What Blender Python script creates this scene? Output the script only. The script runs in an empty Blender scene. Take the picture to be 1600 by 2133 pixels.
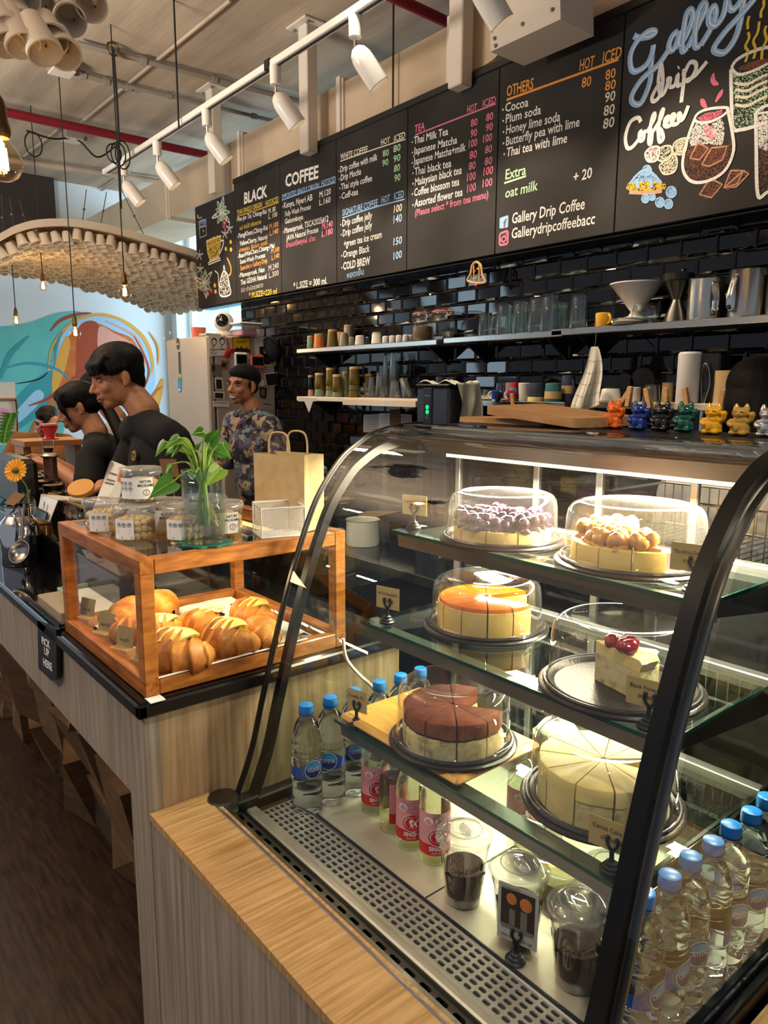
import bpy, bmesh, math, random
from mathutils import Vector, Matrix, noise as mnoise
random.seed(7)
SC = bpy.context.scene
COL = SC.collection
V = Vector
# ---------------------------------------------------------------- camera
CAMPOS = V((0, 0, 1.5)); FPX = 1530.0
CR = V((0.63327, 0.77392, 0.0039)); CD = V((0.13156, -0.10268, -0.98598)); CF = V((-0.76267, 0.6249, -0.16685))
cd_ = bpy.data.cameras.new('camera'); cam = bpy.data.objects.new('camera', cd_); COL.objects.link(cam)
cd_.sensor_fit = 'HORIZONTAL'; cd_.sensor_width = 36.0; cd_.lens = FPX / 1600 * 36; cd_.clip_start = 0.02
cam.matrix_world = Matrix(((CR.x, -CD.x, -CF.x, 0), (CR.y, -CD.y, -CF.y, 0), (CR.z, -CD.z, -CF.z, 1.5), (0, 0, 0, 1)))
SC.camera = cam
def at(px, py, ax, val):
    """world point where the sight line of a photo pixel meets the plane x/y/z = val"""
    d = CR * ((px - 800) / FPX) + CD * ((py - 1066.5) / FPX) + CF
    return CAMPOS + d * ((val - CAMPOS[ax]) / d[ax])
# ---------------------------------------------------------------- world, light, exposure
W = bpy.data.worlds.new('world'); SC.world = W; W.use_nodes = True
W.node_tree.nodes['Background'].inputs[0].default_value = (0.80, 0.86, 1.0, 1)
W.node_tree.nodes['Background'].inputs[1].default_value = 0.2
SC.view_settings.view_transform = 'Standard'; SC.view_settings.look = 'None'
SC.view_settings.gamma = 1; SC.view_settings.use_curve_mapping = False
SC.view_settings.exposure = 0.7
SC.cycles.max_bounces = 14; SC.cycles.transparent_max_bounces = 40; SC.cycles.transmission_bounces = 12
SC.cycles.glossy_bounces = 5; SC.cycles.diffuse_bounces = 4; SC.cycles.caustics_reflective = False; SC.cycles.caustics_refractive = False
SC.cycles.sample_clamp_indirect = 6
SC.cycles.use_denoising = True
def light(name, typ, loc, power, col, size=.1, size_y=None, target=None, spot=None, blend=.4):
    l = bpy.data.lights.new(name, typ); l.energy = power; l.color = col
    if typ == 'AREA':
        l.size = size
        if size_y: l.shape = 'RECTANGLE'; l.size_y = size_y
    else: l.shadow_soft_size = size
    if typ == 'SPOT': l.spot_size = spot; l.spot_blend = blend
    o = bpy.data.objects.new(name, l); COL.objects.link(o); o.location = loc
    if target is not None: o.rotation_euler = (V(target) - V(loc)).to_track_quat('-Z', 'Y').to_euler()
    return o
WARM = (1.0, .80, .58); NEUT = (1.0, .90, .76); DAY = (.62, .84, 1.0)
light('daylight_window', 'AREA', (-7.6, 5.6, 2.2), 110, DAY, 2.2, 2.6, (-8.9, 2.2, 1.5))
light('daylight_shopfront', 'AREA', (-7.4, -1.6, 2.4), 48, DAY, 2.5, 2.0, (-9.0, .6, 1.6))
light('ceiling_fill', 'AREA', (-4.0, -.9, 2.2), 215, (1, .90, .78), 1.0, 1.0, (-4.0, -.92, 3.75))  # unseen upward fill, added to brighten the ceiling
light('hall_fill_spot', 'SPOT', (.3, .1, 3.5), 95, (1, .86, .70), .05, None, (-.75, .75, .7), 1.1, .8)  # added general light from above, no fixture modelled
light('aisle_fill_spot', 'SPOT', (-2.2, -1.6, 3.4), 90, (1, .86, .70), .05, None, (-2.2, .6, .6), 1.2, .8)  # added spot for the aisle side, has no fixture
light('kitchen_fill_spot', 'SPOT', (-2.6, 1.9, 3.4), 24, NEUT, .05, None, (-2.9, 1.9, 0), 1.7, .8)  # unseen spot added as general light behind the counter
light('brew_fill_spot', 'SPOT', (-4.6, .7, 3.4), 22, NEUT, .05, None, (-4.3, 1.2, 0), 1.5, .8)  # unseen spot added over the brew bar and staff
# lamps of the display case: two tubes under the canopy and one along each rear shelf rail
light('case_tube', 'AREA', (-.83, 1.17, 1.34), 30, (1, .86, .60), .72, .03, (-.83, .9, .6))
light('shelf_strip_top', 'AREA', (-.83, 1.20, 1.165), 3.0, (1, .86, .60), .6, .015, (-.83, .9, .7))
light('shelf_strip_middle', 'AREA', (-.83, 1.20, .985), 3.0, (1, .86, .60), .6, .015, (-.83, .85, .6))
light('shelf_strip_low', 'AREA', (-.83, 1.18, .785), 1.6, (1, .86, .60), .6, .015, (-.83, .8, .55))
# unseen fill light added inside the wooden pastry box
light('pastry_fill', 'AREA', (-1.60, .66, 1.14), 1.25, (1, .66, .34), .3, .06, (-1.6, .74, .9))
# ---------------------------------------------------------------- mesh helpers
class MB:
    def __init__(s): s.v = []; s.f = []; s.m = []
    def add(s, vs, fs, mi=0, T=None):
        k = len(s.v)
        s.v += [tuple(T @ V(p)) if T else tuple(p) for p in vs]
        s.f += [tuple(i + k for i in f) for f in fs]; s.m += [mi] * len(fs); return s
    def box(s, c, d, b=0.0, T=None, mi=0):
        hx, hy, hz = d[0] / 2, d[1] / 2, d[2] / 2
        b = min(b, hx * .9, hy * .9, hz * .9)
        if b <= 0:
            vs = [(c[0] + x * hx, c[1] + y * hy, c[2] + z * hz) for x in (-1, 1) for y in (-1, 1) for z in (-1, 1)]
            return s.add(vs, [(0, 1, 3, 2), (4, 6, 7, 5), (0, 4, 5, 1), (2, 3, 7, 6), (0, 2, 6, 4), (1, 5, 7, 3)], mi, T)
        vs = []; ix = {}
        for x in (-1, 1):
            for y in (-1, 1):
                for z in (-1, 1):
                    for a in range(3):
                        h = [hx - b, hy - b, hz - b]; h[a] += b
                        ix[x, y, z, a] = len(vs); vs.append((c[0] + x * h[0], c[1] + y * h[1], c[2] + z * h[2]))
        fs = []
        sg = lambda a, q: [(p if i == a else None) for i, p in enumerate(q)]
        for a in range(3):
            u, w = (a + 1) % 3, (a + 2) % 3
            for e in (-1, 1):
                q = []
                for p, r in ((-1, -1), (1, -1), (1, 1), (-1, 1)):
                    k = [0, 0, 0]; k[a] = e; k[u] = p; k[w] = r; q.append(ix[k[0], k[1], k[2], a])
                fs.append(tuple(q if e > 0 else q[::-1]))
            for p in (-1, 1):
                for r in (-1, 1):
                    k0 = [0, 0, 0]; k0[u] = p; k0[w] = r; k0[a] = -1; k1 = list(k0); k1[a] = 1
                    q = [ix[(*k0, u)], ix[(*k1, u)], ix[(*k1, w)], ix[(*k0, w)]]
                    fs.append(tuple(q if p * r < 0 else q[::-1]))
        for x in (-1, 1):
            for y in (-1, 1):
                for z in (-1, 1):
                    q = [ix[x, y, z, 0], ix[x, y, z, 1], ix[x, y, z, 2]]
                    fs.append(tuple(q if x * y * z > 0 else q[::-1]))
        return s.add(vs, fs, mi, T)
    def span(s, a, c, b=0.0, mi=0, T=None):
        return s.box([(a[i] + c[i]) / 2 for i in range(3)], [abs(a[i] - c[i]) for i in range(3)], b, T, mi)
    def lathe(s, prof, c=(0, 0, 0), n=28, mi=0, T=None, a0=0.0, a1=None, mis=None):
        full = a1 is None; a1 = a0 + 2 * math.pi if full else a1
        m = n if full else n + 1; vs = []; fs = []; ms = []
        for r, z in prof:
            for i in range(m):
                t = a0 + (a1 - a0) * i / n
                vs.append((c[0] + r * math.cos(t), c[1] + r * math.sin(t), c[2] + z))
        for k in range(len(prof) - 1):
            if prof[k][0] < 1e-6 and prof[k + 1][0] < 1e-6: continue
            for i in range(n):
                j = (i + 1) % m
                A, B, D, E = k * m + i, k * m + j, (k + 1) * m + j, (k + 1) * m + i
                if prof[k][0] < 1e-6: fs.append((A, D, E))
                elif prof[k + 1][0] < 1e-6: fs.append((A, B, D))
                else: fs.append((A, B, D, E))
                ms.append(mis[k] if mis else mi)
        s.add(vs, fs, mi, T); s.m[-len(fs):] = ms; return s
    def tube(s, pts, r, n=8, mi=0, closed=False, T=None, caps=True):
        pts = [V(p) for p in pts]; N = len(pts); R = r if isinstance(r, (list, tuple)) else [r] * N
        vs = []; fs = []; up = None
        for i in range(N):
            if closed: t = pts[(i + 1) % N] - pts[i - 1]
            else: t = pts[min(i + 1, N - 1)] - pts[max(i - 1, 0)]
            if t.length < 1e-9: t = V((0, 0, 1))
            t.normalize()
            if up is None: up = V((0, 0, 1)) if abs(t.z) < .9 else V((1, 0, 0))
            a = t.cross(up)
            if a.length < 1e-6: a = t.orthogonal()
            a.normalize(); b2 = t.cross(a).normalized(); up = -b2 if False else a.cross(t).normalized()
            for k in range(n):
                q = 2 * math.pi * k / n; vs.append(pts[i] + (a * math.cos(q) + b2 * math.sin(q)) * R[i])
        M_ = N if closed else N - 1
        for i in range(M_):
            for k in range(n):
                j = (i + 1) % N; fs.append((i * n + k, i * n + (k + 1) % n, j * n + (k + 1) % n, j * n + k))
        if caps and not closed: fs += [tuple(range(n))[::-1], tuple((N - 1) * n + k for k in range(n))]
        return s.add(vs, fs, mi, T)
    def cyl(s, p, q, r0, r1=None, n=20, mi=0, T=None): return s.tube([p, q], [r0, r0 if r1 is None else r1], n, mi, T=T)
    def ell(s, c, r, n=16, m=10, mi=0, R=None, dis=None):
        r = (r, r, r) if isinstance(r, (int, float)) else r
        vs = [(0, 0, -1)]; fs = []
        for j in range(1, m):
            t = -math.pi / 2 + math.pi * j / m
            for i in range(n):
                a = 2 * math.pi * i / n; vs.append((math.cos(t) * math.cos(a), math.cos(t) * math.sin(a), math.sin(t)))
        vs.append((0, 0, 1))
        for i in range(n):
            fs.append((0, 1 + (i + 1) % n, 1 + i)); e = len(vs) - 1; o = 1 + (m - 2) * n; fs.append((e, o + i, o + (i + 1) % n))
        for j in range(m - 2):
            for i in range(n): a = 1 + j * n; fs.append((a + i, a + (i + 1) % n, a + n + (i + 1) % n, a + n + i))
        out = []
        for p in vs:
            q = V((p[0] * r[0], p[1] * r[1], p[2] * r[2]))
            if dis: q *= 1 + dis(V(p))
            if R: q = R @ q
            out.append(q + V(c))
        return s.add(out, fs, mi)
    def prism(s, poly, h, T=None, mi=0):
        n = len(poly); vs = [(x, y, 0) for x, y in poly] + [(x, y, h) for x, y in poly]
        fs = [tuple(range(n))[::-1], tuple(range(n, 2 * n))] + [(i, (i + 1) % n, n + (i + 1) % n, n + i) for i in range(n)]
        return s.add(vs, fs, mi, T)
    def sheet(s, fn, nu, nv, mi=0, wrap=False):
        vs = [fn(i / nu, j / nv) for j in range(nv + 1) for i in range(nu + 1)]; w = nu + 1
        fs = [(j * w + i, j * w + i + 1, (j + 1) * w + i + 1, (j + 1) * w + i) for j in range(nv) for i in range(nu)]
        return s.add(vs, fs, mi)
    def ribbon(s, pts, w, nrm=None, mi=0, lift=0.0):
        """flat chalk / paint stroke through 2-D points (x, y) mapped by nrm(x, y)"""
        N = len(pts); L = []
        for i in range(N):
            a = V(pts[max(i - 1, 0)]); b = V(pts[min(i + 1, N - 1)]); t = (b - a); t = t.normalized() if t.length > 1e-9 else V((1, 0))
            ww = w[i] if isinstance(w, (list, tuple)) else w
            n_ = V((-t.y, t.x)) * ww / 2; p = V(pts[i]); L += [p + n_, p - n_]
        return s.add([nrm(q.x, q.y) for q in L], [(2 * i, 2 * i + 1, 2 * i + 3, 2 * i + 2) for i in range(N - 1)], mi)
    def poly(s, pts, nrm, mi=0): return s.add([nrm(*p) for p in pts], [tuple(range(len(pts)))], mi)
def spl(pts, k=6, closed=False):
    """Catmull-Rom through points of any dimension"""
    P = [V(p) for p in pts]; N = len(P); out = []
    for i in range(N if closed else N - 1):
        g = lambda j: P[j % N] if closed else P[min(max(j, 0), N - 1)]
        a, b, c, d = g(i - 1), g(i), g(i + 1), g(i + 2)
        for q in range(k):
            t = q / k; out.append(.5 * ((2 * b) + (c - a) * t + (2 * a - 5 * b + 4 * c - d) * t * t + (3 * b - a - 3 * c + d) * t ** 3))
    if not closed: out.append(P[-1])
    return out
_fc = {}
def glyphs(st, off=0.0):
    key = (st, round(off, 3))
    if key in _fc: return _fc[key]
    cu = bpy.data.curves.new('t', 'FONT'); cu.body = st; cu.resolution_u = 2; cu.size = 1; cu.offset = off
    ob = bpy.data.objects.new('t', cu); COL.objects.link(ob)
    me = bpy.data.meshes.new_from_object(ob.evaluated_get(bpy.context.evaluated_depsgraph_get()))
    r = ([tuple(v.co) for v in me.vertices], [tuple(p.vertices) for p in me.polygons])
    w = max([v[0] for v in r[0]] or [0]); bpy.data.objects.remove(ob); bpy.data.curves.remove(cu); bpy.data.meshes.remove(me)
    _fc[key] = (*r, w); return _fc[key]
def txt(mb, st, fn, h, w=None, x=0, y=0, mi=0, align='l', shear=0.0, rot=0.0, bold=0.0):
    """write st with cap height h, squeezed to width w, through fn(x, y)"""
    vs, fs, gw = glyphs(st, min(bold / h * .6, .03))
    if not vs: return 0
    sy = h / .69; sx = (w / gw) if w else sy
    ww = gw * sx; ox = {'l': 0, 'c': -ww / 2, 'r': -ww}[align]; c, s_ = math.cos(rot), math.sin(rot); out = []
    for p in vs: X = p[0] * sx + ox + p[1] * sy * shear; Y = p[1] * sy; out.append(fn(x + X * c - Y * s_, y + X * s_ + Y * c))
    mb.add(out, fs, mi); return ww
MATS = {}
def obj(name, mb, m, parent=None, smooth=.6, kind=None, mesh=None):
    me = mesh
    if me is None:
        me = bpy.data.meshes.new(name); me.from_pydata([tuple(p) for p in mb.v], [], mb.f)
        me.polygons.foreach_set('material_index', mb.m)
        bm = bmesh.new(); bm.from_mesh(me); bmesh.ops.recalc_face_normals(bm, faces=bm.faces); bm.to_mesh(me); bm.free()
    for q in (m if isinstance(m, (list, tuple)) else [m]): me.materials.append(MATS[q])
    if smooth:
        me.shade_smooth(); me.set_sharp_from_angle(angle=smooth)
    o = bpy.data.objects.new(name, me); COL.objects.link(o)
    if parent:
        o.parent = parent
        b = parent
        Mw = Matrix.Identity(4); chain = []
        while b: chain.append(b); b = b.parent
        for b in reversed(chain): Mw = Mw @ b.matrix_parent_inverse @ b.matrix_basis
        if not parent.get('_l'): o.matrix_parent_inverse = Mw.inverted()
    if kind: o['kind'] = kind
    return o
def tag(o, label, cat, group=None):
    o['label'] = label; o['category'] = cat
    if group: o['group'] = group
    return o
LOCAL = []
def thing(name, label, cat, group=None, loc=(0, 0, 0)):
    """Empty at the base of a thing whose parts are modelled in place"""
    o = bpy.data.objects.new(name, None); COL.objects.link(o); o.location = loc; o.empty_display_size = .05
    return tag(o, label, cat, group)
def lthing(name):
    """Empty at the origin; parts modelled around it, then moved"""
    o = bpy.data.objects.new(name, None); COL.objects.link(o); o.empty_display_size = .05; return o
def put(o, loc, rz=0.0, label=None, cat=None, group=None, sc=None, rx=0.0, ry=0.0):
    o.location = loc; o.rotation_euler = (rx, ry, rz)
    if sc: o.scale = (sc, sc, sc) if isinstance(sc, (int, float)) else sc
    if label: o['label'] = label
    if cat: o['category'] = cat
    if group: o['group'] = group
    return o
def dup(r, loc, rz=0.0, label=None, cat=None, group=None, sc=None, rx=0.0, ry=0.0):
    def cp(o, par):
        c = o.copy(); COL.objects.link(c)
        if par: c.parent = par
        for ch in list(o.children): cp(ch, c)
        return c
    return put(cp(r, None), loc, rz, label, cat, group, sc, rx, ry)
def place(r, first, *a, **k): return put(r, *a, **k) if first else dup(r, *a, **k)
def struct(name, mb, m, smooth=.6): return obj(name, mb, m, None, smooth, 'structure')
def recolor(o, child, m):
    """give one part of a copied thing its own colour"""
    for c in o.children:
        if c.name.split('.')[0] == child:
            c.data = c.data.copy(); c.data.materials[0] = MATS[m]
# ---------------------------------------------------------------- materials
def lin(h):
    h = h.lstrip('#'); r = []
    for i in (0, 2, 4):
        c = int(h[i:i + 2], 16) / 255; r.append(c / 12.92 if c <= .04045 else ((c + .055) / 1.055) ** 2.4)
    return (*r, 1)
def mat(n, col, rough=.5, metal=0.0, noise=None, bump=None, spec=.5, coat=0.0, emit=0.0, sss=0.0, alpha=1.0, trans=0.0, ior=1.45, aniso=0):
    m = bpy.data.materials.new(n); m.use_nodes = True; nt = m.node_tree; b = nt.nodes['Principled BSDF']; L = nt.links
    c = lin(col)
    b.inputs['Base Color'].default_value = c; b.inputs['Roughness'].default_value = rough; b.inputs['Metallic'].default_value = metal
    b.inputs['Specular IOR Level'].default_value = spec; b.inputs['Coat Weight'].default_value = coat; b.inputs['IOR'].default_value = ior
    b.inputs['Coat Roughness'].default_value = .05; b.inputs['Transmission Weight'].default_value = trans
    if emit: b.inputs['Emission Color'].default_value = c; b.inputs['Emission Strength'].default_value = emit
    if sss: b.inputs['Subsurface Weight'].default_value = sss; b.inputs['Subsurface Radius'].default_value = (.012, .006, .003); b.inputs['Subsurface Scale'].default_value = .5
    def tex(sc, st, detail=4, dist=0.0):
        tc = nt.nodes.new('ShaderNodeTexCoord'); mp = nt.nodes.new('ShaderNodeMapping'); mp.inputs['Scale'].default_value = st
        L.new(tc.outputs['Object'], mp.inputs[0]); t = nt.nodes.new('ShaderNodeTexNoise'); t.inputs['Scale'].default_value = sc; t.inputs['Detail'].default_value = detail
        t.inputs['Distortion'].default_value = dist
        L.new(mp.outputs[0], t.inputs['Vector']); return t
    if noise:                      # (second colour, scale, stretch, contrast low, high)
        c2, sc, st, lo, hi = noise; t = tex(sc, st); r = nt.nodes.new('ShaderNodeValToRGB')
        r.color_ramp.elements[0].position = lo; r.color_ramp.elements[1].position = hi
        r.color_ramp.elements[0].color = c; r.color_ramp.elements[1].color = lin(c2)
        L.new(t.outputs[0], r.inputs[0]); L.new(r.outputs[0], b.inputs['Base Color'])
    if bump:
        sc, st, stren, dis = bump; t = tex(sc, st); bu = nt.nodes.new('ShaderNodeBump'); bu.inputs['Strength'].default_value = stren; bu.inputs['Distance'].default_value = dis
        L.new(t.outputs[0], bu.inputs['Height']); L.new(bu.outputs[0], b.inputs['Normal'])
    MATS[n] = m; return m
def pane(n, tint='#FFFFFF', f0=.04, gain=1.0, rough=.01, frost=0.0):
    """thin clear sheet: lets light straight through, mirrors more at a grazing angle"""
    m = bpy.data.materials.new(n); m.use_nodes = True; nt = m.node_tree; L = nt.links; nt.nodes.remove(nt.nodes['Principled BSDF'])
    tr = nt.nodes.new('ShaderNodeBsdfTransparent'); tr.inputs[0].default_value = lin(tint)
    gl = nt.nodes.new('ShaderNodeBsdfGlossy'); gl.inputs['Roughness'].default_value = rough; gl.inputs[0].default_value = (1, 1, 1, 1)
    lw = nt.nodes.new('ShaderNodeLayerWeight'); lw.inputs[0].default_value = .5
    p = nt.nodes.new('ShaderNodeMath'); p.operation = 'POWER'; p.inputs[1].default_value = 4.0; L.new(lw.outputs['Facing'], p.inputs[0])
    a = nt.nodes.new('ShaderNodeMath'); a.operation = 'MULTIPLY_ADD'; a.inputs[1].default_value = .7 * gain; a.inputs[2].default_value = f0; a.use_clamp = True; L.new(p.outputs[0], a.inputs[0])
    mx = nt.nodes.new('ShaderNodeMixShader'); L.new(a.outputs[0], mx.inputs[0]); L.new(tr.outputs[0], mx.inputs[1]); L.new(gl.outputs[0], mx.inputs[2])
    out = mx
    if frost:
        df = nt.nodes.new('ShaderNodeBsdfDiffuse'); df.inputs[0].default_value = (.9, .9, .9, 1); m2 = nt.nodes.new('ShaderNodeMixShader'); m2.inputs[0].default_value = frost
        L.new(mx.outputs[0], m2.inputs[1]); L.new(df.outputs[0], m2.inputs[2]); out = m2
    L.new(out.outputs[0], nt.nodes['Material Output'].inputs[0]); MATS[n] = m
def chalk(n, col):
    m = mat(n, col, .95, spec=.1); nt = m.node_tree; b = nt.nodes['Principled BSDF']
    tc = nt.nodes.new('ShaderNodeTexCoord'); t = nt.nodes.new('ShaderNodeTexNoise'); t.inputs['Scale'].default_value = 160; nt.links.new(tc.outputs['Object'], t.inputs['Vector'])
    r = nt.nodes.new('ShaderNodeValToRGB'); c = lin(col); r.color_ramp.elements[0].position = .3; r.color_ramp.elements[1].position = .52
    r.color_ramp.elements[0].color = (c[0] * .7, c[1] * .7, c[2] * .7, 1); r.color_ramp.elements[1].color = c
    nt.links.new(t.outputs[0], r.inputs[0]); nt.links.new(r.outputs[0], b.inputs['Base Color'])
X1 = (1, 1, 1)
mat('ceiling', '#C4B098', .9, noise=('#8F7C68', 1.6, (.35, 2.2, 1), .3, .75), bump=(9, (.4, 3, 1), .12, .02))
mat('duct', '#CDB79A', .75, noise=('#B59F84', 2.5, (1, 1, .5), .3, .75))
mat('white_paint', '#D8CCBC', .6); mat('white_gloss', '#E8E2D8', .25, coat=.4); mat('grey_paint', '#8E8578', .6)
mat('red_pipe', '#7A1622', .45); mat('far_wall', '#DCE4E8', .85); mat('dark_void', '#1B1A1E', .9); mat('brown_dark', '#3A2E26', .8)
mat('chalkboard', '#262423', .72, noise=('#322F2D', 3.0, (1, 1, 1.6), .35, .75), spec=.3); mat('black_frame', '#121112', .4)
mat('black_tile', '#0A090A', .05, spec=.5, coat=.15); mat('grout', '#050505', .8)
mat('floor', '#3D2A1D', .40, noise=('#1B110B', 5, (2.0, 16, 1), .32, .66), bump=(30, (2, 14, 1), .1, .01))
mat('laminate_v', '#B59A76', .5, noise=('#8F7652', 6, (14, 14, .5), .35, .68)); mat('laminate_shaded', '#A79A8A', .5, noise=('#7F7468', 6, (14, 14, .5), .35, .68))  # front copy greyed: the dim light on that face is painted in
mat('laminate_top', '#C4A070', .42, noise=('#9A7546', 6, (22, 1.0, 1), .35, .68))
mat('block_a', '#7A5C3C', .6, noise=('#5B422A', 5, (2, 2, 9), .3, .7)); mat('block_b', '#5C4229', .6, noise=('#422D1B', 5, (2, 2, 9), .3, .7)); mat('block_c', '#8E7350', .6, noise=('#6E5637', 5, (2, 2, 9), .3, .7))
mat('black_stone', '#0E0C0D', .07, spec=.6); mat('black_edge', '#17130F', .3); mat('black_box', '#0C0B0C', .4)
mat('teak', '#B8732F', .38, noise=('#7E4517', 5, (3, 3, 16), .3, .7), coat=.2); mat('teak_h', '#B06A2B', .38, noise=('#77400F', 5, (3, 16, 16), .3, .7), coat=.2)
mat('teak_y', '#B8732F', .38, noise=('#7E4517', 5, (16, 3, 16), .3, .7), coat=.2)
mat('steel', '#B9B7B2', .24, 1.0, bump=(60, (1, 14, 1), .08, .002)); mat('steel_bright', '#CBC6BB', .33, .7); mat('steel_dark', '#6E6C68', .28, 1.0); mat('chrome', '#D5D5D5', .08, 1.0)
mat('steel_floor', '#CFC7B6', .42, .55, bump=(14, X1, .06, .004)); mat('slot', '#060606', .6); mat('alu', '#9A9A9A', .35, .9)
mat('black_metal', '#0A0A0B', .38, spec=.4); mat('strip_grey', '#77756E', .35, .7); mat('black_plastic', '#151313', .32); mat('brown_plastic', '#241C1A', .28, bump=(240, X1, .3, .002)); mat('grey_plastic', '#6E7072', .4); mat('grey_dark', '#3C4149', .35, .4)
pane('glass', '#F4F8F6', .035, .9); pane('glass_side', '#E9F0F0', .05, 1.0); pane('glass_green', '#F2FAF6', .05, 1.0); pane('clear', '#F4F5F5', .075, 1.3, .04, .03); pane('dome', '#F9F9F8', .06, 1.25, .035, .015)
pane('jar_glass', '#F0F4F2', .07, 1.2, .03); pane('frosty', '#EEF0F0', .10, 1.2, .10, .12); pane('film', '#FFFFFF', .03, .7, .05); pane('bulb_glass', '#FFF0D8', .04, .8)
pane('amber_film', '#F5E6C8', .02, .4, .1)
mat('glass_edge', '#0A3F33', .12, spec=.8); mat('water', '#E9F3FB', .0, trans=1.0, ior=1.33); mat('solid_glass', '#F4F8F8', .0, trans=1.0, ior=1.45)
mat('bulb_hot', '#FFD9A0', .5, emit=40); mat('bulb_soft', '#FFC27A', .5, emit=3.0); mat('sky_window', '#8FDDF2', .8, emit=.9); mat('led_green', '#19E07A', .4, emit=1.2); mat('tube_glow', '#FFE9BF', .5, emit=2.2)
mat('spot_glow', '#FFE6C0', .5, emit=1.2)
for n_, c_ in dict(white='#EFECE6', cream='#EAE0C8', yellow='#E3C24A', orange='#F0A04A', pink='#E77E97', blue='#9CC4EE', green='#B5DDB0', red='#E0435F', grey='#B9B3AE', brown='#8A5A4A', peach='#CFA284').items(): chalk('chalk_' + n_, c_)
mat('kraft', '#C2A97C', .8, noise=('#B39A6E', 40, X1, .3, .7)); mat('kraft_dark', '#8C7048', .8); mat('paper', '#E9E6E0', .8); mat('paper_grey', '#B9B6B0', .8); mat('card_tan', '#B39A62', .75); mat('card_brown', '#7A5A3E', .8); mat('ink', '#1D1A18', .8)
mat('label_white', '#EDEBE6', .5); mat('label_blue', '#1E4DA6', .3); mat('label_sky', '#3E9BDD', .3); mat('label_navy', '#182A78', .3); mat('label_green', '#3FA268', .4); mat('label_red', '#C9162B', .35); mat('label_pink', '#E79AA4', .4); mat('cap_blue', '#1C7CD0', .35, sss=.1)
mat('pickle', '#E8E3B0', .1, trans=.6)
mat('croissant', '#D08E3B', .5, noise=('#99541A', 26, (1, 1, 1), .36, .68), bump=(70, X1, .4, .004), coat=.04); mat('cheese', '#F2D479', .4, sss=.1); mat('almond', '#E5C68A', .5)
mat('cheesecake', '#EBCB7C', .55, noise=('#DDB55E', 30, X1, .35, .7), sss=.15, bump=(60, X1, .2, .003)); mat('orange_jam', '#F28A12', .22, noise=('#E06F06', 16, X1, .35, .7), coat=.5); mat('cream', '#F3E09A', .5, sss=.15, noise=('#EBD384', 14, X1, .3, .7), bump=(22, X1, .25, .006))
mat('sponge', '#DCCB94', .8, noise=('#A98C52', 60, X1, .5, .72), bump=(90, X1, .4, .004)); mat('cocoa', '#8F4A28', .9, noise=('#74371B', 40, X1, .35, .7)); mat('choco', '#3A2018', .6); mat('blueberry', '#241028', .25, coat=.3, noise=('#33102A', 20, X1, .4, .7)); mat('cherry', '#A80E22', .1, coat=.7); mat('nut', '#DDA04C', .2, coat=.5, noise=('#B87727', 30, X1, .4, .7)); mat('macadamia', '#D9BD8C', .45); mat('custard', '#F2CF6E', .4, sss=.1)
mat('coffee', '#3A1C0E', .45, spec=.25); mat('latte', '#A97B56', .4)
mat('skin', '#B27C5A', .48, sss=.12); mat('skin_b', '#BA8060', .48, sss=.12); mat('skin_c', '#C08A6C', .48, sss=.12); mat('lips', '#8E4A3E', .4); mat('hair', '#0B0807', .55, spec=.25, bump=(60, (1, 1, .25), .35, .01)); mat('black_tee', '#0B0B0E', .85, bump=(7, (1, 1, .6), .3, .03)); mat('eye', '#0A0808', .15); mat('eye_white', '#D8CFC8', .3); mat('teeth', '#E8E0D4', .3)
mat('tan_shirt', '#8A561F', .85, bump=(8, X1, .3, .03)); mat('white_shirt', '#B5B0B6', .85, bump=(8, X1, .3, .03)); mat('beanie', '#0C0A0A', .9, bump=(120, (1, 1, .2), .4, .004)); mat('tee_print', '#C9C6BE', .8); mat('badge', '#8F7A2E', .7)
mat('leaf', '#4E8A1E', .32, noise=('#2F6414', 12, X1, .3, .7), sss=.0); mat('leaf_y', '#86A82A', .32, noise=('#5C8A1A', 12, X1, .3, .7)); mat('stem', '#7FA03C', .45); mat('root', '#9A8A4A', .7); mat('petal', '#F0A412', .5); mat('petal_core', '#5A6A1C', .8)
mat('fridge', '#B9B2A8', .35, spec=.5, noise=('#AFA89E', 2, X1, .3, .7)); mat('fridge_gap', '#3A3835', .6); mat('white_plastic', '#DEDCD8', .35); mat('white_ceramic', '#E2DED6', .22, coat=.4)
mat('olive_glaze', '#7F6F2A', .28, noise=('#5E4F18', 8, X1, .3, .7), coat=.3); mat('celadon', '#8E9A72', .3, coat=.3, noise=('#6E7A5A', 10, X1, .3, .7)); mat('clay', '#A88A68', .6); mat('red_glaze', '#B43A22', .25, coat=.3); mat('orange_glaze', '#D07A3A', .25, coat=.3); mat('green_glaze', '#7C9A6A', .25, coat=.3); mat('grey_glaze', '#A6A294', .3, coat=.3, noise=('#8E8A7A', 12, X1, .3, .7)); mat('navy_glaze', '#3C4658', .3, coat=.3); mat('teal_glaze', '#3F7F80', .25, coat=.3); mat('sand_glaze', '#C9AC78', .4); mat('yellow_glaze', '#E0A818', .2, coat=.4); mat('black_glaze', '#151212', .2, coat=.3); mat('blue_print', '#20419A', .3); mat('red_print', '#C03028', .3); mat('espresso_brown', '#4A2A1A', .4)
mat('towel', '#D6D1C4', .9, bump=(40, X1, .2, .004)); mat('towel_line', '#7E8474', .9); mat('towel_green', '#C6C5B0', .9)
mat('pine', '#C89F6A', .6, noise=('#B98C55', 6, (10, 1.5, 10), .3, .7)); mat('beech', '#C39768', .5, noise=('#AA7A48', 6, (1.5, 12, 12), .3, .7)); mat('bamboo', '#D6A24E', .4, noise=('#BC8434', 6, (2, 14, 2), .3, .7), coat=.2); mat('bamboo_lid', '#C98F3E', .5)
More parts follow.
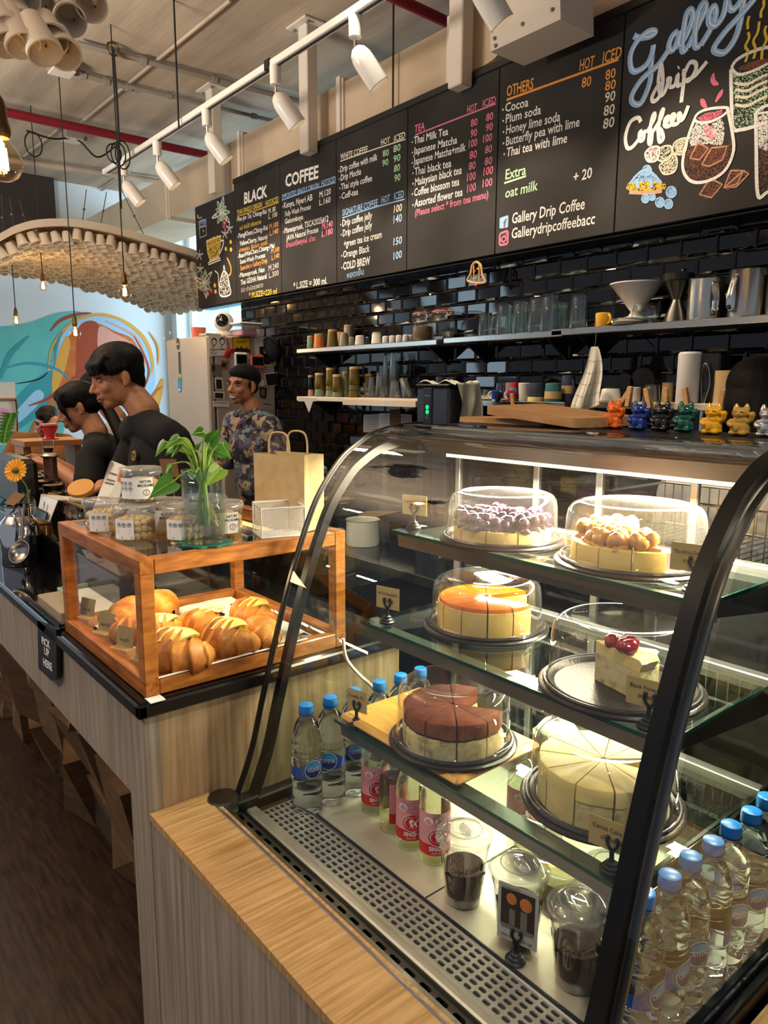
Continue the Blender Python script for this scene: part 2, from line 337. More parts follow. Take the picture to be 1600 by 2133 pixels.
for n_, c_ in dict(orange='#E0640C', blue='#12307E', black='#121214', green='#0A5040', yellow='#E5A808', gold='#B89238').items(): mat('cat_' + n_, c_, .16, coat=.6)
mat('cat_silver', '#C9C9CC', .18, .8)
mat('pot_white', '#E6D9C6', .55); mat('pot_tan', '#D3B893', .6); mat('cord_black', '#0C0B0B', .6); mat('brass', '#7A5A34', .35, .8); mat('cable_grey', '#8C8378', .6)
mat('teal_paint', '#6FC4BE', .8, noise=('#58B5B4', 2, X1, .3, .7)); mat('teal_deep', '#3F9AA4', .8); mat('mural_orange', '#D9803A', .8, noise=('#C0562A', 5, X1, .3, .7)); mat('mural_rust', '#A84A2C', .8); mat('mural_gold', '#E0A648', .8); mat('mural_pink', '#E2A08C', .8); mat('mural_sky', '#A6CDE6', .8); mat('mural_white', '#E4EBEE', .8)
mat('screen', '#15171C', .1); mat('photo_dark', '#2A2522', .4); mat('photo_warm', '#8A6A48', .4); mat('photo_grey', '#77716C', .4); mat('yellow_sign', '#E8B60A', .5); mat('coral', '#E2745A', .4); mat('green_tray', '#8DA68C', .4); mat('napkin', '#8E8474', .85); mat('red_plastic', '#C01E2E', .25, coat=.4); mat('whale', '#2C3038', .7)
mat('juice', '#E4CC6A', .3); mat('salad', '#C3C476', .6); mat('pink_paper', '#D98FA8', .7); mat('frame_wood', '#B07A4A', .5); mat('bin_white', '#C9C6BE', .4); mat('dark_wood', '#5B3A22', .5, noise=('#412814', 5, (3, 12, 3), .3, .7)); mat('teal_mat', '#0F5A4A', .6); mat('mesh_white', '#C9C9C6', .5)
def shirt_mat():
    m = mat('floral', '#4C4650', .85); nt = m.node_tree; b = nt.nodes['Principled BSDF']; L = nt.links
    tc = nt.nodes.new('ShaderNodeTexCoord'); v = nt.nodes.new('ShaderNodeTexVoronoi'); v.inputs['Scale'].default_value = 26
    n = nt.nodes.new('ShaderNodeTexNoise'); n.inputs['Scale'].default_value = 14; mx = nt.nodes.new('ShaderNodeMixRGB'); mx.inputs[0].default_value = .2
    L.new(tc.outputs['Object'], n.inputs['Vector']); L.new(tc.outputs['Object'], mx.inputs[1]); L.new(n.outputs[1], mx.inputs[2]); L.new(mx.outputs[0], v.inputs['Vector'])
    sp = nt.nodes.new('ShaderNodeSeparateColor'); L.new(v.outputs['Color'], sp.inputs[0]); r = nt.nodes.new('ShaderNodeValToRGB'); r.color_ramp.interpolation = 'CONSTANT'
    cs = ['#4A4450', '#5E7280', '#35303A', '#A39878', '#645568', '#7F949C', '#3A3440', '#AF9F8A', '#54636F']
    e = r.color_ramp.elements; e[0].color = lin(cs[0]); e[1].position = .12; e[1].color = lin(cs[1])
    for i in range(2, 9): q = e.new(i * .115); q.color = lin(cs[i])
    L.new(sp.outputs[0], r.inputs[0]); L.new(r.outputs[0], b.inputs['Base Color'])
shirt_mat()
def remesh(nm, mb, vox, it, m, parent):
    """fuse overlapping volumes into one continuous smooth surface"""
    me = bpy.data.meshes.new(nm); me.from_pydata([tuple(p) for p in mb.v], [], mb.f); o = bpy.data.objects.new('r', me); COL.objects.link(o)
    r = o.modifiers.new('r', 'REMESH'); r.mode = 'VOXEL'; r.voxel_size = vox; s = o.modifiers.new('s', 'SMOOTH'); s.iterations = it; s.factor = .5
    n = bpy.data.meshes.new_from_object(o.evaluated_get(bpy.context.evaluated_depsgraph_get())); n.name = nm; bpy.data.objects.remove(o); bpy.data.meshes.remove(me)
    return obj(nm, None, m, parent, 0, None, n) if not n.shade_smooth() else None
# ================================================================ the setting
struct('floor', MB().span((-10, -3.5, -.05), (3, 6.5, 0)), 'floor', 0)
struct('ceiling', MB().span((-10, -3.5, 3.75), (3, 6.5, 3.85)), 'ceiling', 0)
tl = MB(); tl.span((-5.5, 3.0, 0), (.4, 3.14, 2.985), mi=1)
TW, TH = .155, .0775
for r in range(20):
    z = .72 + r * TH; off = (r % 2) * TW / 2
    for k in range(40):
        x0 = max(-5.5 + k * TW - off, -5.5); x1 = min(-5.5 + (k + 1) * TW - off, .4)
        if x1 - x0 < .03: continue
        g, b_ = .0012, .011; a = (x0 + g, z + g, x1 - g, z + TH - g); i = (a[0] + b_, a[1] + b_, a[2] - b_, a[3] - b_)
        ty = random.uniform(-.002, .002); tz = random.uniform(-.0015, .0015)
        q = [(a[0], 2.999, a[1]), (a[2], 2.999, a[1]), (a[2], 2.999, a[3]), (a[0], 2.999, a[3]), (i[0], 2.991 + ty, i[1]), (i[2], 2.991 - ty, i[1]), (i[2], 2.991 - ty + tz, i[3]), (i[0], 2.991 + ty + tz, i[3])]
        tl.add(q, [(0, 1, 5, 4), (1, 2, 6, 5), (2, 3, 7, 6), (3, 0, 4, 7), (4, 5, 6, 7)])
struct('wall_back', tl, ['black_tile', 'grout'], 0)
fw = MB(); fw.span((-9.15, -3.5, 0), (-9.0, 4.22, 3.75)); fw.span((-9.15, 4.22, 2.8), (-9.0, 6.4, 3.75)); fw.span((-9.15, 4.22, 0), (-9.0, 6.4, .5))
struct('wall_far', fw, 'far_wall', 0)
struct('wall_window_side', MB().span((-10, 6.35, 0), (3, 6.5, 3.75)), 'far_wall', 0)
struct('trim_1', MB().span((-9.0, 3.92, 0), (-8.86, 4.04, 3.4), .01), 'far_wall'); struct('trim_2', MB().span((-9.0, 4.16, 0), (-8.93, 4.25, 3.4), .01), 'white_paint')
struct('window_1', MB().span((-9.12, 4.22, .5), (-9.1, 6.4, 2.8)), 'sky_window', 0)
wf = MB()
for y in (4.75, 5.3, 5.9): wf.span((-9.08, y, .5), (-9.04, y + .03, 2.8))
for z in (1.75, 2.25, 2.5): wf.span((-9.08, 4.22, z), (-9.05, 6.4, z + .02))
struct('window_2', wf, 'far_wall', 0)
struct('trim_3', MB().span((-9.0, -3.5, 3.0), (-8.9, 2.6, 3.75)), 'brown_dark', 0)
# ---- mural on the far wall: flat paint
mu = MB(); XM = -8.994
def mp(lift):
    def f(px, py): p = at(px, py, 0, XM); p.x += lift; return p
    return f
MK = [0]
def mpoly(pts, mi, lift, k=6): MK[0] += 1; mu.poly(spl([(a, b) for a, b in pts], k, True), mp(lift * .3 + .00015 * MK[0]), mi)
def mstroke(pts, w, mi, lift):
    P = spl(pts, 6); n = len(P); L = []
    MK[0] += 1
    for i, p in enumerate(P):
        f = mp(lift * .3 + .00015 * MK[0] + .000004 * i)
        a = P[max(i - 1, 0)]; b = P[min(i + 1, n - 1)]; t = (b - a).normalized(); ww = w * (.25 + .75 * math.sin(math.pi * min(max(i / (n - 1), .04), .96))) / 2
        L += [f(p.x - t.y * ww, p.y + t.x * ww), f(p.x + t.y * ww, p.y - t.x * ww)]
    mu.add(L, [(2 * i, 2 * i + 1, 2 * i + 3, 2 * i + 2) for i in range(n - 1)], mi)
mpoly([(-160, 690), (0, 680), (60, 672), (120, 652), (170, 652), (150, 700), (110, 745), (100, 800), (130, 860), (100, 930), (-160, 960)], 0, 0)
mpoly([(20, 850), (60, 800), (110, 770), (150, 780), (120, 830), (60, 880), (20, 900)], 1, .002)
mpoly([(40, 880), (90, 830), (78, 812), (50, 838), (20, 876)], 6, .003)
mpoly([(180, 655), (240, 662), (290, 690), (318, 740), (322, 800), (300, 840), (250, 850), (190, 830), (120, 800), (110, 740), (135, 690)], 6, .003)
mpoly([(125, 760), (140, 705), (172, 678), (205, 674), (240, 690), (275, 705), (288, 735), (270, 760), (240, 780), (200, 800), (160, 790), (140, 810), (120, 830), (100, 840)], 2, .004)
mpoly([(165, 680), (205, 676), (200, 760), (182, 800), (160, 830), (158, 760)], 3, .005)
mpoly([(120, 740), (138, 700), (146, 720), (132, 780), (112, 820), (108, 790)], 4, .005)
mpoly([(205, 684), (240, 695), (270, 712), (284, 735), (262, 745), (235, 760), (210, 780)], 5, .005)
mpoly([(300, 870), (330, 800), (340, 790), (336, 830), (316, 890)], 4, .004)
for pts, w, mi in (([(105, 690), (125, 668), (160, 655), (190, 652)], 7, 3), ([(100, 770), (110, 720), (150, 672), (210, 655), (265, 672), (300, 700)], 6, 4), ([(190, 655), (250, 665), (300, 705), (318, 760), (305, 790)], 8, 4),
                   ([(220, 668), (280, 700), (300, 750), (285, 790), (270, 800)], 7, 5), ([(0, 770), (60, 756), (120, 770), (165, 810)], 6, 1), ([(170, 770), (140, 800), (100, 830), (60, 845)], 7, 3), ([(160, 790), (110, 850), (75, 880), (50, 940)], 10, 2),
                   ([(30, 800), (80, 790), (100, 775)], 3, 7), ([(60, 700), (20, 740), (0, 790)], 10, 1), ([(130, 690), (118, 720), (112, 770)], 6, 1), ([(310, 690), (328, 720), (330, 760)], 4, 4), ([(305, 850), (325, 815), (338, 805)], 6, 2), ([(280, 700), (310, 770), (290, 830)], 4, 3)):
    mstroke(pts, w, mi, .007)
mo = obj('mural', mu, ['teal_paint', 'teal_deep', 'mural_orange', 'mural_rust', 'mural_gold', 'mural_pink', 'mural_sky', 'ink'], None, 0)
tag(mo, 'teal and orange jellyfish mural painted on the far wall', 'mural')
# ================================================================ duct, pipes, ceiling services
t = thing('air_duct', 'long beige sheet metal air duct running above the menu boards', 'duct', None, (-4, 3.2, 3.02))
obj('duct_body', MB().span((-8.98, 2.96, 3.03), (-.9, 3.5, 3.39)), 'duct', t, 0)
fl = []
for x in (-6.72, -5.35, -4.05, -3.05): obj('flange', MB().span((x - .02, 2.93, 3.0), (x + .02, 3.52, 3.42)).span((x - .035, 2.945, 3.01), (x + .035, 2.96, 3.41)), 'white_paint', t, 0)
obj('joint_flange', MB().span((-2.95, 2.94, 3.0), (-2.7, 3.5, 3.3), .02), 'white_paint', t)
g = thing('angled_duct', 'white sheet metal angled duct box with rounded end at ceiling top', 'duct', None, (-2.3, 2.6, 3.1))
P = [at(1020, -40, 1, 2.55), at(1165, -80, 1, 2.55), at(1168, 40, 1, 2.55), at(1022, 108, 1, 2.55)]
bx = MB(); bx.add(P + [p + V((0, .22, 0)) for p in P], [(0, 1, 2, 3), (7, 6, 5, 4), (0, 4, 5, 1), (1, 5, 6, 2), (2, 6, 7, 3), (3, 7, 4, 0)]); obj('duct_panel', bx, 'white_paint', g, 0)
P = [at(px, py, 1, 3.0) for px, py in spl([(990, -60), (1062, 90), (1065, 120), (1040, 143), (1003, 156), (985, 130)], 5, True)]
n_ = len(P); bx = MB().add([p + V((0, -.09, 0)) for p in P] + [p + V((0, .3, 0)) for p in P], [tuple(range(n_)), tuple(range(2 * n_ - 1, n_ - 1, -1))] + [(i, (i + 1) % n_, n_ + (i + 1) % n_, n_ + i) for i in range(n_)]); obj('duct_elbow', bx, 'duct', g)
rv = MB()
for px, py in ((1030, 80), (1088, 50), (1150, 20), (1032, 95)): rv.ell(at(px, py, 1, 2.546), .008, 8, 6)
obj('rivet', rv, 'grey_paint', g)
for i, (x, lab) in enumerate(((-5.54, 'white square steel post hanging from ceiling near left end of menu boards'), (-4.235, 'white square steel post above the COFFEE menu board'), (-2.864, 'white square steel post above the TEA menu board'))):
    t = thing('ceiling_post', lab, 'post', 'white posts holding the menu boards', (x, 2.84, 3.0))
    obj('post', MB().span((x - .05, 2.79, 2.99), (x + .05, 2.87, 3.745), .006), 'white_paint', t); obj('plate', MB().span((x - .11, 2.74, 3.735), (x + .11, 2.92, 3.748), .003), 'white_paint', t)
    for e in (-.08, .08): obj('bolt', MB().cyl((x + e, 2.78, 3.72), (x + e, 2.78, 3.74), .012, n=8), 'grey_paint', t)
def pipe(name, pts, r, m, lab, cat='pipe'):
    o = obj(name, MB().tube(spl(pts, 3) if len(pts) > 2 else pts, r, 10), m); return tag(o, lab, cat)
cz = 3.70
pipe('sprinkler_pipe', [at(-60, 218, 2, 3.62), at(440, 325, 2, 3.62), at(560, 350, 2, 3.62)], .035, 'red_pipe', 'dark red sprinkler pipe crossing the ceiling above the bulbs')
pipe('sprinkler_pipe', [at(-40, 426, 2, 3.62), at(215, 452, 2, 3.62), at(300, 462, 2, 3.62)], .035, 'red_pipe', 'dark red sprinkler pipe far back above the pot arch')
pipe('sprinkler_pipe', [at(790, -20, 2, 3.6), at(940, 50, 2, 3.6), at(1010, 82, 2, 3.6)], .03, 'red_pipe', 'dark red sprinkler pipe at the top behind the first spotlight')
for a, b, r, lab in (((160, 90), (640, 215), .02, 'grey conduit pipe on ceiling running from the pot cluster to the posts'), ((130, 145), (290, 188), .02, 'grey conduit pipe leaving the ceiling junction box'), ((270, 180), (570, 252), .016, 'grey conduit pipe crossing behind the light rail'),
                     ((0, 330), (345, 380), .03, 'pale ceiling batten in line with the end of the light rail'), ((0, 385), (250, 425), .025, 'pale ceiling batten above the pot arch')):
    o = obj('conduit', MB().tube([at(*a, 2, cz), at(*b, 2, cz)], r, 8), 'cable_grey' if r < .022 else 'ceiling'); tag(o, lab, 'pipe')
    if r < .022:
        for k in (.25, .55, .85):
            p = at(*a, 2, cz).lerp(at(*b, 2, cz), k); d = (at(*b, 2, cz) - at(*a, 2, cz)).normalized(); obj('clip', MB().cyl(p - d * .02, p + d * .02, r * 1.5, n=10), 'cable_grey', o)
for a, b, lab in (((160, 262), (480, 0), 'thin beige ceiling joint strip crossing the conduits'), ((50, 325), (120, 270), 'short thin ceiling joint strip behind the large bulb'), ((150, 435), (270, 360), 'thin ceiling strip near the end of the duct')):
    tag(obj('ceiling_strip', MB().tube([at(*a, 2, 3.73), at(*b, 2, 3.73)], .012, 6), 'ceiling'), lab, 'strip')
for px, py, lab in ((128, 138, 'small grey junction box on ceiling beside the pot cluster'), (150, 283, 'small grey junction box with black cables under the red pipe')):
    p = at(px, py, 2, 3.70); t = thing('junction_box', lab, 'junction box', None, p); obj('box', MB().box(p, (.17, .17, .07), .015), 'cable_grey', t); obj('cover', MB().box(p + V((0, 0, -.04)), (.15, .15, .012), .004), 'white_paint', t)
    obj('gland', MB().cyl(p + V((0, .08, 0)), p + V((0, .13, 0)), .018, n=10), 'cable_grey', t)
# hanging cables and wires
def hang(px0, py0, z0, px1, py1, lab, r=.006, ax=None):
    p = at(px0, py0, 2, z0); d = (p - CAMPOS); hd = math.hypot(d.x, d.y); e = at(px1, py1, 0, p.x)
    return tag(obj('hanging_cable', MB().tube([p, V((p.x, p.y, e.z))], r, 6), 'cord_black'), lab, 'cable')
hang(362, 0, 3.75, 366, 265, 'thin dark rod dropping from ceiling to the light rail'); hang(820, -40, 3.75, 822, 240, 'thin dark rod dropping behind the light rail near the TEA board')
pc = at(235, 102, 2, 3.7)
bn = MB(); 
for dx in (-.012, 0, .014): bn.tube(spl([pc + V((dx, 0, 0)), pc + V((dx * .4, .01, -.4)), pc + V((dx * .8, 0, -.75)), V((pc.x, pc.y, 2.7))], 5), .006, 6)
tt = thing('cable_bundle', 'bundle of black cables hanging from ceiling to the end of the light rail', 'cable', None, pc); obj('cable', bn, 'cord_black', tt)
cp = at(240, 320, 0, pc.x); cp.y = pc.y
lo = MB()
for k in range(3): lo.tube([cp + V((.0, math.cos(a) * .05 + .03 * (k - 1), math.sin(a) * (.06 + .015 * k))) for a in [i * .42 for i in range(15)]], .005, 6, closed=True)
obj('loop', lo, 'cord_black', tt); obj('hook', MB().tube([pc + V((0, .04 * math.cos(a), .04 * math.sin(a))) for a in [i * .6 for i in range(10)]], .008, 6), 'brass', tt)
q0 = at(55, 272, 2, 3.66); q1 = at(160, 290, 2, 3.66); q2 = at(240, 305, 2, 3.66)
lo = MB().tube(spl([q0, q0.lerp(q1, .5) + V((0, 0, -.03)), q1, q1.lerp(q2, .5) + V((0, 0, -.12)), q2], 6), .008, 6)
lo.tube([q0 + V((0, .07 * math.cos(a) + .05, .10 * math.sin(a) - .1)) for a in [i * .42 for i in range(15)]], .006, 6, closed=True)
tag(obj('slack_cable', lo, 'cord_black'), 'black slack cable looped along ceiling below the red pipe', 'cable')
# ================================================================ light rail and spotlights
RY, RZ = 2.1, 3.09
t = thing('light_rail', 'long white ceiling light rail carrying the white spotlights', 'track', None, (-3.6, RY, RZ))
obj('rail', MB().span((-5.87, RY - .022, RZ - .012), (-1.9, RY + .022, RZ + .022), .003), 'white_gloss', t); obj('groove', MB().span((-5.85, RY - .008, RZ - .0135), (-1.9, RY + .008, RZ - .011)), 'fridge_gap', t, 0)
obj('end_cap', MB().span((-5.9, RY - .024, RZ - .015), (-5.86, RY + .024, RZ + .024), .004), 'white_plastic', t); obj('clamp', MB().span((-3.50, RY - .028, RZ - .02), (-3.45, RY + .028, RZ + .03), .004), 'black_metal', t)
def make_spot():
    t = lthing('track_spotlight'); t['_l'] = 1
    obj('adapter', MB().cyl((0, 0, 0), (0, 0, -.085), .03, .028, 20), 'white_gloss', t); obj('stem', MB().cyl((0, 0, -.085), (0, 0, -.13), .007, n=8), 'chrome', t)
    R = Matrix.Translation((0, 0, -.125)) @ Matrix.Rotation(math.radians(37), 4, 'X')
    h = obj('lamp_head', MB().lathe([(0, .0), (.02, -.002), (.037, -.018), (.046, -.045), (.048, -.07), (.048, -.175), (.045, -.177), (.042, -.15), (0, -.15)], T=R, n=28), 'white_gloss', t)
    obj('bulb', MB().lathe([(0, -.155), (.032, -.155), (.034, -.152), (0, -.151)], T=R), 'spot_glow', h); return t
sp = make_spot()
for i, (px, w) in enumerate(((740, 'nearest the camera, first'), (574, 'second'), (431, 'third'), (328, 'fourth'), (258, 'at the far left end, fifth'))):
    x = at(px, [75, 165, 250, 325, 365][i], 1, RY).x
    place(sp, i == 0, (x, RY, RZ - .012), -.5, 'white track spotlight ' + w + ' along the ceiling rail', 'spotlight', 'white spotlights on the rail')
    light('spot_lamp', 'SPOT', (x + .01, RY + .11, RZ - .30), 26, WARM, .03, None, (x + .45, 2.95, 1.9), 1.35, .6)
x = at(990, -30, 1, RY).x
dup(sp, (x, RY, RZ - .012), -.5, 'white track spotlight cut off by the top edge of the picture', 'spotlight', 'white spotlights on the rail'); light('spot_lamp', 'SPOT', (x + .01, RY + .11, RZ - .30), 26, WARM, .03, None, (x + .6, 2.95, 1.9), 1.35, .6)
light('spot_lamp', 'SPOT', (-.9, RY + .11, RZ - .30), 26, WARM, .03, None, (-.6, 2.95, 1.9), 1.35, .6)
# ================================================================ menu boards
BY = 2.88
def bd(zx, zy, sc=1, ox=0, oy=0): return at(ox + zx * sc, oy + zy * sc, 1, BY - .0035)
XS = [at(a, b, 1, BY).x for a, b in ((410, 530), (491, 520), (586, 500), (702, 480), (849, 400), (1036, 360), (1291, 270))] + [-.72]
ZB, ZT = 2.165, 3.03
t = thing('menu_bulkhead', 'black bulkhead box running along the wall behind the chalk menu boards', 'frame', None, (-3, 2.95, ZB))
obj('frame_box', MB().span((XS[1] - .0, BY + .02, ZB - .01), (-.70, 2.955, ZT + .03), .004), 'black_frame', t); obj('under_panel', MB().span((XS[0], BY + .02, ZB - .012), (-.70, 2.998, ZB + .004)), 'black_box', t, 0)
obj('top_edge', MB().span((XS[1], BY - .012, ZT - .002), (-.70, BY + .03, ZT + .035), .004), 'black_frame', t)
BL = ['chalk drawing of coffee flowers, grinder, dripper and kettle', 'BLACK coffee menu in white and yellow chalk', 'imported single origin COFFEE menu in chalk', 'WHITE COFFEE and SIGNATURE COFFEE menu', 'TEA menu with pink prices', 'OTHERS menu with orange prices and social media names', 'Gallery drip Coffee chalk lettering with drink drawings']
BOARDS = []
for i in range(7):
    o = lthing('chalkboard'); o.location = (XS[i], BY, ZB); tag(o, 'black chalkboard panel with ' + BL[i], 'chalkboard', 'chalkboard panels of the menu wall'); BOARDS.append(o)
    zt = ZT - (.05 if i == 0 else 0); y0 = BY - (.012 if i == 0 else 0)
    obj('panel', MB().span((XS[i] + .0025, BY - .003, ZB), (XS[i + 1] - .0025, BY + .02, zt), .002), 'chalkboard', o)
CH = ['chalk_white', 'chalk_cream', 'chalk_yellow', 'chalk_orange', 'chalk_pink', 'chalk_blue', 'chalk_green', 'chalk_red', 'chalk_grey', 'chalk_brown', 'chalk_peach']
wh, cr, ye, og, pk, bl, gn, rd, gy, br, pe = range(11)
class Chalk:
    def __init__(s, i, sc, ox, oy): s.i = i; s.k = (sc, ox, oy); s.mb = MB(); s.n = 0
    def P(s, x, y): return bd(x, y, *s.k)
    def line(s, st, x0, y0, x1, y1, h, c, bold=.0):
        a, b = s.P(x0, y0), s.P(x1, y1); hh = s.P(x0, y0 - h).z - a.z
        d = b - a; w = d.length; d.normalize(); up = V((0, 0, 1)); bj = random.uniform(.02, .1)
        bs = 0
        if st[0] == '•':
            r = hh * .13; s.mb.add([a + d * (r * math.cos(q) + r) + up * (hh * .35 + r * math.sin(q)) for q in [k * .785 for k in range(8)]], [tuple(range(8))], c)
            st = st[1:]; a = a + d * hh * .45; w -= hh * .45
        txt(s.mb, st, lambda x, y: a + d * x + up * y, hh, w, mi=c, shear=bj, bold=bold or hh * .022)
    def st(s, pts, w, c, smooth=True, closed=False, lift=0):
        P = [s.P(*p) for p in (spl(pts, 6, closed) if smooth else pts)]
        if closed: P.append(P[0])
        k0 = len(s.mb.v); s.n += 1; s.mb.ribbon([(p.x, p.z) for p in P], w, lambda x, z: V((x, BY - .0036 - lift, z)), c)
        for q in range(k0, len(s.mb.v)): v = s.mb.v[q]; s.mb.v[q] = (v[0], v[1] - .00003 * s.n - .000016 * (q - k0), v[2])
    def fill(s, pts, c, smooth=True, lift=-.0002): s.mb.add([s.P(*p) + V((0, -lift, 0)) for p in (spl(pts, 5, True) if smooth else pts)], [tuple(range(len(pts) * (5 if smooth else 1)))], c)
    def speck(s, pts, n, r, c):
        P = [s.P(*p) for p in (spl(pts, 4, True))]; xs = [p.x for p in P]; zs = [p.z for p in P]; k = 0; n = int(n * .6); r *= .75
        def inside(x, z):
            r_ = False; j = len(P) - 1
            for i in range(len(P)):
                if (P[i].z > z) != (P[j].z > z) and x < (P[j].x - P[i].x) * (z - P[i].z) / (P[j].z - P[i].z) + P[i].x: r_ = not r_
                j = i
            return r_
        while k < n:
            x, z = random.uniform(min(xs), max(xs)), random.uniform(min(zs), max(zs)); k += 1
            if inside(x, z):
                q = r * random.uniform(.35, .9); w = random.uniform(0, 3); yy = BY - .0034 - random.uniform(0, .0012); s.mb.add([V((x + q * math.cos(w + a), yy, z + q * math.sin(w + a))) for a in (0, 2.1, 4.2)], [(0, 1, 2)], c)
    def done(s): obj('chalk_writing', s.mb, CH, BOARDS[s.i], 0)
c = Chalk(1, .2875, 400, 330)
for a in (('BLACK', 375, 330, 545, 275, 78, wh, .004), ('THAI SINGLE ORIGIN', 325, 412, 507, 352, 36, ye), ('HOT/ICED', 532, 345, 628, 310, 36, ye), ('•Mae Jan Tai, Chiang-Rai', 320, 460, 540, 398, 32, wh), ('M. 80', 552, 400, 605, 382, 36, cr), ('L. 100', 553, 440, 618, 420, 34, cr), ('แม่ จันใต้ เชียงราย', 345, 520, 500, 472, 26, ye),
          ('•PangKhon,Ching-Rai', 330, 580, 550, 515, 34, wh), ('M.100', 560, 515, 625, 492, 38, og), ('L.140', 562, 562, 625, 540, 36, og), ('YellowCherry, Natural', 345, 634, 545, 582, 32, wh), ('ปางขอน, ยีแรดะ เชอรี่', 340, 682, 545, 622, 26, og), ('•BaanWatChan,Chiang-Mai', 332, 725, 598, 645, 32, wh),
          ('M.100', 572, 690, 632, 672, 34, og), ('L.140', 575, 738, 632, 717, 34, og), ('Semi-Wash Process', 347, 767, 530, 715, 32, wh), ('Saenchai x Gallery Drip', 350, 812, 545, 755, 32, og), ('•Maneepruek, Nan', 340, 865, 525, 820, 34, wh), ('M.240', 553, 817, 628, 792, 40, gy), ('L.300', 555, 868, 628, 845, 38, gy),
          ('Thai GESHA Natural', 352, 918, 540, 870, 36, wh), ('ปีป่า กำเนิดดวงดาว', 355, 972, 515, 930, 30, gy), ('* M.SIZE=220 ml', 412, 1012, 615, 980, 40, ye)): c.line(*a)
c.st([(328, 420), (430, 388), (630, 318)], .006, ye); c.done()
c = Chalk(2, .2875, 400, 330)
for a in (('COFFEE', 675, 207, 915, 140, 85, wh, .005), ('IMPORTED SINGLE ORIGIN', 652, 298, 920, 212, 36, bl), ('HOT/ICED', 937, 200, 1042, 165, 38, bl), ('•Kenya, Nyeri AB', 655, 365, 872, 302, 42, wh), ('M.120', 922, 285, 1005, 257, 42, wh), ('L.160', 920, 342, 1003, 318, 42, wh), ('Fully Wash Process', 672, 422, 860, 366, 36, wh), ('Gatomboya', 672, 475, 805, 440, 36, wh),
          ('•Maneepruek, TSCA2025#12', 660, 547, 988, 455, 40, wh), ('JAVA Natural Process', 685, 597, 915, 532, 38, wh), ('M.140', 940, 515, 1018, 492, 42, pk), ('L.180', 938, 570, 1020, 545, 42, pk), ('บ้านมณีพฤกษ์, น่าน', 680, 648, 892, 594, 34, pk), ('* L.SIZE = 300 ml.', 735, 947, 978, 907, 46, wh)): c.line(*a)
c.st([(652, 304), (850, 232), (1042, 174)], .006, bl); c.done()
c = Chalk(3, 1, 0, 0)
for a in (('WHITE COFFEE', 709, 333, 766, 316, 12, cr), ('HOT', 793, 303, 812, 297, 12, cr), ('ICED', 820, 296, 844, 287, 13, cr), ('•Drip coffee with milk', 705, 361, 786, 333, 13, wh), ('•Drip Mocha', 706, 378, 752, 363, 13, wh), ('•Thai style coffee', 707, 397, 775, 377, 13, wh), ('•Coff-tea', 708, 416, 746, 405, 13, wh),
          ('80', 797, 327, 810, 323, 13, gn), ('90', 796, 347, 809, 343, 13, gn), ('80', 819, 318, 834, 313, 14, gn), ('90', 819, 339, 834, 334, 14, gn), ('80', 820, 359, 833, 355, 14, gn), ('90', 821, 379, 834, 375, 14, gn), ('SIGNATURE COFFEE', 713, 450, 787, 428, 13, bl), ('HOT', 794, 424, 812, 419, 14, bl), ('ICED', 820, 417, 841, 411, 15, bl),
          ('•Drip coffee jelly', 709, 473, 775, 455, 14, wh), ('100', 818, 444, 837, 439, 15, cr), ('•Drip coffee jelly', 710, 494, 775, 475, 14, wh), ('140', 817, 466, 837, 461, 16, bl), ('+green tea ice cream', 716, 515, 795, 495, 14, wh), ('150', 817, 512, 837, 507, 15, bl), ('•Orange Black', 711, 538, 770, 524, 14, wh), ('100', 817, 542, 837, 536, 15, bl), ('•COLD BREW', 711, 563, 771, 550, 15, wh, .004), ('หยดเย็น', 722, 580, 758, 571, 12, bl)): c.line(*a)
c.st([(709, 336), (780, 311), (845, 290)], .006, cr); c.st([(713, 454), (780, 432), (843, 415)], .007, bl); c.done()
c = Chalk(4, .3, 820, 60)
for a in (('TEA', 145, 722, 215, 698, 50, pk), ('HOT', 508, 585, 578, 565, 48, pk), ('ICED', 615, 545, 708, 515, 48, pk), ('•Thai Milk Tea', 126, 805, 378, 735, 50, wh), ('•Japanese Matcha', 126, 878, 440, 795, 50, wh), ('•Japanese Matcha+milk', 126, 950, 500, 845, 50, wh), ('•Thai black tea', 130, 1022, 400, 958, 52, wh), ('•Malaysian black tea', 130, 1095, 472, 1005, 52, wh), ('•Coffee blossom tea', 126, 1167, 455, 1085, 52, wh), ('•Assorted flower tea', 130, 1242, 478, 1158, 52, wh), ('(Please select * from tea menu)', 146, 1303, 657, 1172, 46, pk),
          ('80', 535, 682, 582, 668, 50, pk), ('80', 640, 642, 690, 628, 50, pk), ('90', 532, 755, 577, 742, 50, pk), ('90', 638, 714, 687, 700, 50, pk), ('100', 512, 830, 578, 812, 52, pk), ('100', 612, 793, 683, 776, 52, pk), ('80', 525, 905, 577, 893, 52, pk), ('80', 632, 868, 682, 855, 52, pk), ('80', 520, 982, 568, 970, 52, pk), ('80', 630, 950, 682, 938, 52, pk), ('100', 500, 1062, 570, 1045, 54, pk), ('100', 613, 1022, 688, 1005, 54, pk), ('100', 500, 1140, 570, 1122, 54, pk), ('100', 608, 1104, 685, 1088, 54, pk)): c.line(*a)
c.st([(150, 737), (420, 632), (710, 520)], .007, pk); c.done()
c = Chalk(5, .3, 820, 60)
